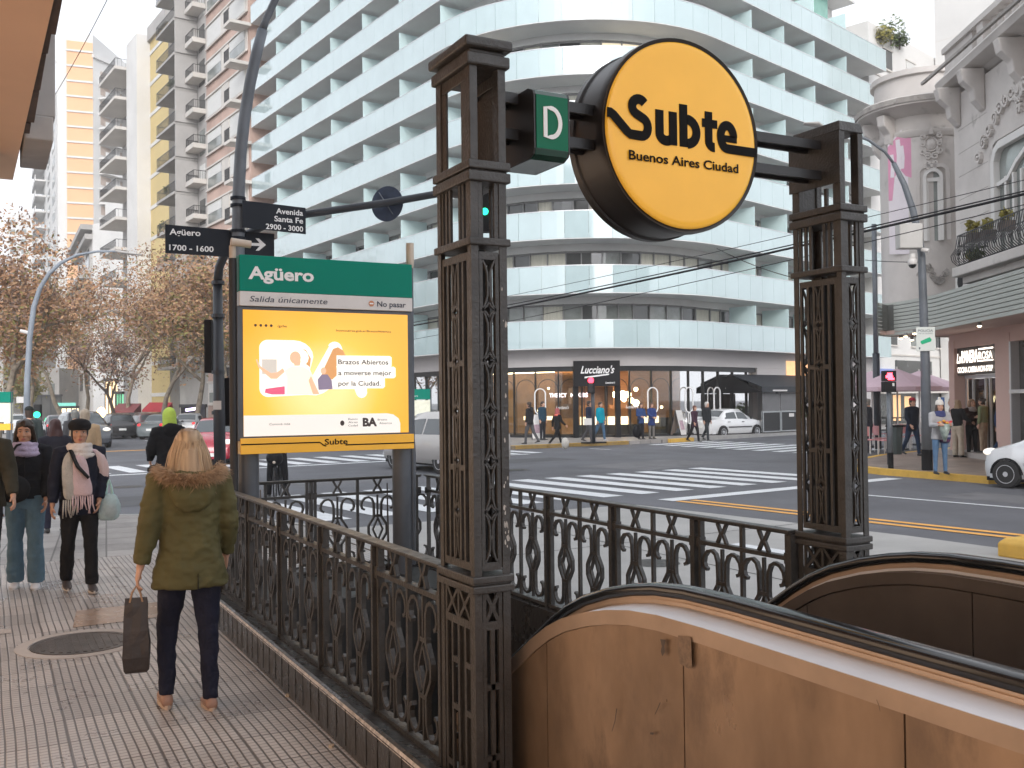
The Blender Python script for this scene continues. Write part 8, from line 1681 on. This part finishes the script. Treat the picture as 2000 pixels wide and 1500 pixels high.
# ===== woman with the black beret and long scarf
w2, I2 = person('woman in a black beret and navy coat holding a pale pink scarf', (.80, 10.35, 0), FACE+.05, 1.62, legs=((4, 4, 2, 0), (-8, 14, 2, 8)), arms=((-2, 9, 28, 16), (2, 12, 6, 2)), jacket=(.010, .013, .026), hem=.76, flare=1.06, bulk=1.07, trousers=(.010, .011, .014), leg_w=1.0, flare_leg=1.25, shoes=(.06, .05, .05), soles=(.55, .5, .46), hair='short', haircol=((.010, .008, .007), (.02, .015, .012)), hat='beret', hatcol=(.008, .008, .010), scarf=(.62, .57, .54), skin='skin2', near=True, look=-4)
k2, Z2 = I2['k'], I2['Z']
sc_m = striped('pink_scarf', [(.60, .46, .45), (.62, .50, .50), (.55, .42, .46), (.56, .52, .49)], 0, .07, .95, .6)
def drape(pts, wid, th, nm, m_, par, fr_n=0, seed=0):
    """hanging cloth band: centre line pts (x,y,z), half width list"""
    mb = MB(); mb.loft([[(x-w, y+.4*th*0, z), (x-w*.5, y+th*.8, z), (x, y+th, z), (x+w*.5, y+th*.8, z), (x+w, y, z), (x+w*.5, y-th*.2, z), (x-w*.5, y-th*.2, z)] for (x, y, z), w in zip(pts, wid)]); o = mb.build(nm, m_, par, sub=2); wrinkle(o.data, .010, 14, seed, .5)
    if fr_n:
        q = random.Random(seed+3); x, y, z = pts[-1]; w = wid[-1]
        mb = MB()
        for i in range(fr_n):
            xx = x-w+2*w*(i+.5)/fr_n; l = q.uniform(.12, .17); mb.tube([(xx, y, z+.01), (xx+q.gauss(0, .006), y+.008, z-l*.5), (xx+q.gauss(0, .012), y+q.gauss(0, .006), z-l)], [.0075, .007, .005], 6)
        mb.build('fringe', m_, o, smooth=True)
Zk = lambda z: z*k2+Z2
drape([(.075, .09, Zk(1.44)), (.105, .125, Zk(1.36)), (.115, .150, Zk(1.22)), (.105, .160, Zk(1.05)), (.100, .165, Zk(.94))], [.05, .075, .085, .08, .07], .022, 'scarf_end', mat('grey_knit', (.40, .38, .345), .95, var=.2, vs=8, bump=.6, bs=80), w2, 7, 1)
drape([(.02, .10, Zk(1.42)), (.02, .140, Zk(1.33)), (.010, .165, Zk(1.18)), (-.005, .172, Zk(1.03)), (-.005, .175, Zk(.98))], [.05, .08, .10, .10, .095], .024, 'scarf_end', mat('pink_knit', (.58, .44, .46), .95, var=.14, vs=7, bump=.6, bs=80), w2, 9, 2)
drape([(-.07, .06, Zk(1.45)), (-.125, .05, Zk(1.42)), (-.185, .04, Zk(1.34)), (-.215, .03, Zk(1.22)), (-.22, .02, Zk(1.10))], [.05, .07, .075, .07, .05], .03, 'scarf_end', sc_m, w2, 0, 4)
mb = MB(); mb.tube([(.09, .11, Zk(1.44)), (.04, .185, Zk(1.28)), (-.055, .205, Zk(1.16))], [(.035, .012), (.03, .012), (.02, .012)], 8); mb.build('bag_strap', M['black'], w2, smooth=True)
hd = w2.matrix_basis @ Vector((-.27*k2, .06, Zk(1.02))); pb = thing('plastic_bag', 'pale turquoise plastic carrier bag with something pink inside', 'plastic bag', (hd.x, hd.y, hd.z-.30))
mb = MB(); mb.loft([oval(0, 0, z, rx, ry, 14) for z, rx, ry in ((0, .05, .04), (.02, .10, .06), (.10, .115, .07), (.20, .095, .06), (.27, .05, .03))]); o = mb.build('film', mat('carrier_film', (.42, .56, .57), .3, var=.2, vs=10, bump=.5, bs=22, alpha=.72), pb, sub=1); wrinkle(o.data, .014, 18)
mb = MB(); mb.ell((.015, .0, .09), (.06, .045, .07), 12, 8); mb.build('pink_pack', mat('pink_pack', (.70, .34, .40), .5, var=.2, vs=12), pb, smooth=True)
for s in (1, -1): mb = MB(); mb.tube([(s*.03, 0, .26), (s*.018, 0, .34), (s*.0, 0, .40)], [.014, .010, .008], 6); mb.build('handle', mat('carrier_loop', (.36, .58, .56), .4) if s > 0 else bpy.data.materials['carrier_loop'], pb)
# ===== person cut by the left edge
w3, I3 = person('person in a dark olive coat at the left edge', (-.03, 10.55, 0), FACE-.25, 1.74, legs=((6, 8, 2, 0), (-6, 6, 2, 0)), arms=((8, 14, 28, -6), (0, 8, 10, 2)), jacket=(.035, .032, .022), hem=.82, bulk=1.12, trousers=(.02, .02, .024), hair='short', near=True, skin='skin')
# ===== people between the women and the crossing
mid = 'pedestrians behind the two women'
person('person in a tan coat seen from behind between the two women', at2(166, 17), .2, 1.72, jacket=(.36, .25, .15), hem=.75, hair='short', haircol=((.25, .2, .15), (.4, .33, .25)), group=mid)
person('woman with long burgundy hair behind the black beret woman', at2(108, 14), .1, 1.60, jacket=(.02, .02, .03), hair='long', haircol=((.045, .02, .02), (.08, .035, .035)), group=mid)
person('grey haired person further along the pavement', at2(146, 23), .1, 1.70, jacket=(.05, .05, .055), hair='short', haircol=((.12, .12, .11), (.2, .2, .19)), group=mid)
person('person in a dark cap far behind the lilac scarf', at2(57, 21), .1, 1.76, jacket=(.03, .04, .04), hat='cap', hatcol=(.012, .016, .016), group=mid)
pn, In = person('person in a black fringed cape with a neon green hood', at2(331, 14.2), .15, 1.72, legs=((3, 4, 2, 0), (-6, 8, 2, 4)), arms=((10, 16, 40, 20), (8, 16, 40, 20)), jacket=(.010, .011, .014), hem=.84, flare=1.5, bulk=1.15, trousers=(.34, .22, .15), hair='none', hat='hood', hatcol=(.50, .68, .12), fold=.012, hood=True)
q = random.Random(9); mb = MB(); k_, Z_ = In['k'], In['Z']
for i in range(120):
    a = 2*math.pi*i/120; p = Vector((.30*k_*math.cos(a), .21*k_*math.sin(a), .88*k_+Z_)); mb.tube([p, p+Vector((q.gauss(0, .01), q.gauss(0, .01), -.06))], [.006, .003], 4)
mb.build('fringe', cm('jacket', (.010, .011, .014)), pn)
# cyclist behind the station sign
bk_p = at2(541, 20.2); bkt = thing('bicycle', 'black bicycle with a round front bag seen head on beneath the station sign', 'bicycle', (bk_p[0], bk_p[1], ZR), FACE-.35)
for y in (.52, -.52):
    mb = MB(); mb.tube([(0, y+.33*math.cos(a), .345+.33*math.sin(a)) for a in [2*math.pi*j/28 for j in range(29)]], .018, 8); wl = mb.build('wheel', M['tyre'], bkt, smooth=True); mb = MB()
    for j in range(12): a = 2*math.pi*j/12; mb.tube([(0, y, .345), (0, y+.31*math.cos(a), .345+.31*math.sin(a))], .002, 4)
    mb.build('spokes', M['chrome'], wl)
mb = MB()
for a, b in (((0, .42, .80), (0, -.12, .32)), ((0, .40, .86), (0, -.2, .82)), ((0, -.12, .32), (0, -.22, .95)), ((0, -.12, .32), (0, -.52, .345)), ((0, -.2, .8), (0, -.52, .345)), ((0, .40, .92), (0, .52, .345)), ((0, .38, 1.04), (0, .41, .82))): mb.tube([a, b], .018, 8)
mb.build('frame', M['black'], bkt, smooth=True); mb = MB(); mb.tube([(-.3, .30, 1.02), (-.18, .38, 1.04), (.18, .38, 1.04), (.3, .30, 1.02)], .014, 8); mb.build('handlebar', M['black'], bkt, smooth=True); mb = MB(); mb.ell((0, .56, .86), (.17, .14, .16), 14, 10); mb.build('front_bag', M['black'], bkt, smooth=True); mb = MB(); mb.ell((0, .705, .78), (.03, .02, .03), 8, 6); mb.build('front_lamp', M['lamp_cap'], bkt, smooth=True); mb = MB(); mb.ell((0, -.24, .98), (.08, .14, .04), 10, 6); mb.build('saddle', M['black'], bkt, smooth=True)
person('cyclist in dark clothes standing astride the bicycle behind the station sign', (bk_p[0], bk_p[1], ZR), FACE-.35, 1.74, legs=((4, 4, 9, 0), (-2, 10, 9, 0)), arms=((30, 8, 25, 2), (30, 8, 25, 2)), jacket=(.02, .02, .025), trousers=(.012, .012, .014))
# ===== people before the ice cream shop
gl_ = 'people in front of the ice cream shop'
def far(px, py, z, lab, rz, h, **kw): return person(lab, G(px, py, z), rz, h, group=kw.pop('group', gl_), **kw)
WL = ((14, 8, 2, 0), (-16, 18, 2, 12)); WR = ((-16, 18, 2, 12), (14, 8, 2, 0))
far(1035, 867, 0, 'man in a black hooded jacket walking away beside the folding board', .5, 1.74, legs=WL, jacket=(.02, .021, .024), trousers=(.08, .08, .085), hood=True)
far(1060, 859, 0, 'man in a dark blue jacket behind the walker with the coral scarf', FACE+.4, 1.74, jacket=(.02, .05, .08), trousers=(.02, .02, .025))
far(1089, 872, ZR, 'person all in black with a coral scarf striding along the kerb', -1.5, 1.64, legs=((24, 6, 2, 0), (-26, 22, 2, 20)), arms=((-18, 10, 20, 0), (18, 10, 30, 0)), jacket=(.014, .014, .016), trousers=(.012, .012, .014), scarf=(.62, .14, .10), hat='hood', hatcol=(.35, .10, .10))
far(1151, 864, 0, 'young man in a navy sweatshirt behind the black signal post', FACE+.6, 1.76, legs=WR, jacket=(.02, .03, .06), trousers=(.09, .09, .10))
far(1173, 861, 0, 'person in a bright turquoise jacket and jeans by the signal', FACE+.3, 1.70, legs=WL, jacket=(.0, .26, .36), trousers=(.06, .12, .20), shoes=(.5, .5, .52), hem=.78)
far(1252, 858, 0, 'woman in a blue coat with a dark handbag outside the lamp lit window', FACE, 1.62, jacket=(.03, .06, .16), trousers=(.012, .012, .015), hem=.74, arms=((10, 8, 60, 20), (4, 8, 70, 20)), hair='long', haircol=((.06, .035, .025), (.10, .06, .04)))
far(1273, 857, 0, 'woman in a long quilted blue coat with red gloves', FACE, 1.62, jacket=(.025, .045, .15), trousers=(.16, .15, .14), hem=.62, flare=1.1, arms=((10, 6, 50, 30), (10, 6, 50, 30)), haircol=((.09, .05, .035), (.14, .08, .06)))
far(1357, 863, ZR, 'woman in a dark purple coat crossing before the white sedan', FACE+.25, 1.64, legs=WL, arms=((-14, 10, 6, 0), (16, 10, 8, 0)), jacket=(.045, .02, .035), trousers=(.012, .012, .014), hem=.70, haircol=((.10, .04, .03), (.16, .07, .05)))
far(1381, 861, ZR, 'white haired man in a black jacket crossing beside the purple coat', FACE+.2, 1.80, legs=WR, jacket=(.018, .02, .024), trousers=(.03, .035, .04), haircol=((.45, .44, .42), (.6, .58, .56)), bulk=1.1)
mb = MB(); p = G(1104, 866, .35); mb.ell(p, (.13, .13, .2), 10, 8); tag(mb.build('shopping_bag', mat('white_bag', (.5, .48, .44), .6, var=.2)), 'pale shopping bag of the person with the coral scarf', 'bag')
mb = MB(); p = G(1244, 850, .72); mb.ell((p[0]-.2, p[1]-.3, .85), (.17, .1, .2), 10, 8); tag(mb.build('handbag', M['black']), 'dark handbag of the woman in the blue coat', 'bag')
# ===== people on the right corner
gr_ = 'people outside the pink restaurant'
far(1783, 890, 0, 'man in a navy coat and red cap walking past the terrace', FACE-.2, 1.74, group=gr_, legs=WL, jacket=(.010, .014, .026), hem=.74, trousers=(.02, .035, .07), hat='cap', hatcol=(.32, .02, .04), arms=((-12, 8, 10, 0), (4, 8, 30, 10)))
wf, If = far(1837, 926, .006, 'woman in a white bobble hat holding a bouquet at the kerb', FACE-.55, 1.66, group=gr_, arms=((18, 8, 75, 22), (18, 8, 75, 22)), jacket=(.36, .36, .37), hem=.80, bulk=1.1, trousers=(.10, .18, .30), leg_w=.9, shoes=(.014, .014, .015), hat='beanie', hatcol=(.68, .65, .60), scarf=(.05, .06, .16), hair='long', haircol=((.03, .02, .015), (.07, .05, .035)))
mb = MB(); mb.loft([oval(-.10, -.0, If['k']*z+If['Z'], rx, ry, 14) for z, rx, ry in ((.72, .10, .16), (.85, .15, .17), (1.1, .15, .15), (1.30, .14, .13))]); o = mb.build('plaid_shawl', striped('plaid', [(.03, .04, .12), (.30, .32, .40), (.03, .04, .12), (.10, .03, .08)], 2, .05), wf, sub=1)
bqp = wf.matrix_basis @ Vector((0, .30, 1.02)); bq = thing('bouquet', 'wrapped bouquet with red and yellow flowers held by the woman in the white hat', 'bouquet', tuple(bqp)); mb = MB(); mb.loft([oval(0, 0, z, r, r, 12) for z, r in ((-.26, .03), (-.05, .09), (.14, .15))]); mb.build('wrapping', mat('clear_wrap', (.30, .36, .33), .3, var=.4, vs=10), bq, smooth=True)
mb = MB(); leafclump(mb, (0, 0, .08), (.13, .13, .10), 90, .04, 3); mb.build('leaves', mat('bouquet_green', (.08, .16, .05), .6, var=.3), bq); q = random.Random(8)
for c_, n_ in (((.6, .05, .06), 5), ((.75, .38, .04), 4), ((.6, .22, .25), 3)):
    for i in range(n_): mb = MB(); mb.ell((q.uniform(-.12, .12), q.uniform(-.12, .12), .17+q.uniform(-.02, .04)), (.035, .035, .028), 8, 6); mb.build('flower', mat('flower'+str(c_), c_, .6, var=.1) if i == 0 else bpy.data.materials['flower'+str(c_)], bq, smooth=True)
far(1862, 884, 0, 'person in a dark coat half hidden behind the woman in the white hat', .6, 1.70, group=gr_, jacket=(.03, .03, .045), haircol=((.2, .13, .08), (.3, .2, .13)))
far(1872, 893, 0, 'woman with long fair hair in a black jacket and beige trousers', FACE+1.5, 1.66, group=gr_, arms=((20, 8, 45, 0), (20, 8, 45, 0)), jacket=(.014, .013, .014), hem=.92, trousers=(.46, .39, .31), leg_w=1.15, flare_leg=1.5, hair='long', haircol=((.22, .14, .08), (.42, .30, .18)), shoes=(.02, .02, .02))
far(1899, 892, 0, 'woman in a brown leather jacket and black trousers facing the street', FACE-.3, 1.68, group=gr_, arms=((10, 8, 90, 40), (10, 8, 90, 40)), jacket=(.045, .02, .016), hem=.92, trousers=(.014, .014, .015), hair='long', haircol=((.16, .09, .05), (.30, .18, .10)), scarf=(.34, .30, .29), shoes=(.02, .02, .02))
far(1921, 884, .14, 'person in an olive top standing inside the restaurant doorway', .2, 1.58, group=gr_, jacket=(.20, .22, .12), trousers=(.40, .29, .20), hair='bun', hem=.95)
far(1960, 898, 0, 'balding man in a blue hooded jacket walking along the right pavement', FACE+.9, 1.78, group=gr_, legs=WL, arms=((-14, 12, 12, 0), (14, 12, 18, 0)), jacket=(.020, .050, .125), hem=.84, bulk=1.25, trousers=(.02, .045, .10), hair='none', hood=True, skin='skin')
far(1697, 884, 0, 'person in a dark jacket partly behind the right iron pillar', .4, 1.72, group=gr_, jacket=(.02, .022, .03), hair='short', haircol=((.1, .09, .08), (.2, .18, .16)))
# litter on the pavement
q = random.Random(4)
for i, (px, py, c_, lab) in enumerate(((563, 1358, (.5, .42, .33), 'crumpled pale scrap by the low wall'), (647, 1457, (.45, .38, .3), 'small pale scrap nearer the bottom edge by the low wall'), (520, 1312, (.12, .1, .09), 'dark leaf scrap furthest along the low wall'))):
    p = G(px, py, .006); mb = MB(); mb.loft([[(p[0]+.02*math.cos(a)*q.uniform(.5, 1), p[1]+.025*math.sin(a)*q.uniform(.5, 1), z) for a in [6.28*j/7 for j in range(7)]] for z in (.001, .014)]); tag(mb.build('litter_scrap', mat('scrap%d' % i, c_, .8)), lab, 'litter')
# ------------------------------------------------------------------ air
hz = bpy.data.materials.new('haze'); hz.use_nodes = True; t = hz.node_tree; t.nodes.remove(t.nodes['Principled BSDF'])
pv = nd(t, 'ShaderNodeVolumePrincipled'); pv.inputs['Color'].default_value = (.97, .96, .95, 1); pv.inputs['Density'].default_value = .0010; pv.inputs['Anisotropy'].default_value = .2
t.links.new(pv.outputs[0], t.nodes['Material Output'].inputs['Volume'])
mb = MB(); mb.box((-320, -60, -4.5), (260, 420, 78)); o = mb.build('haze', hz); o['kind'] = 'stuff'
print('objects', len(bpy.data.objects))
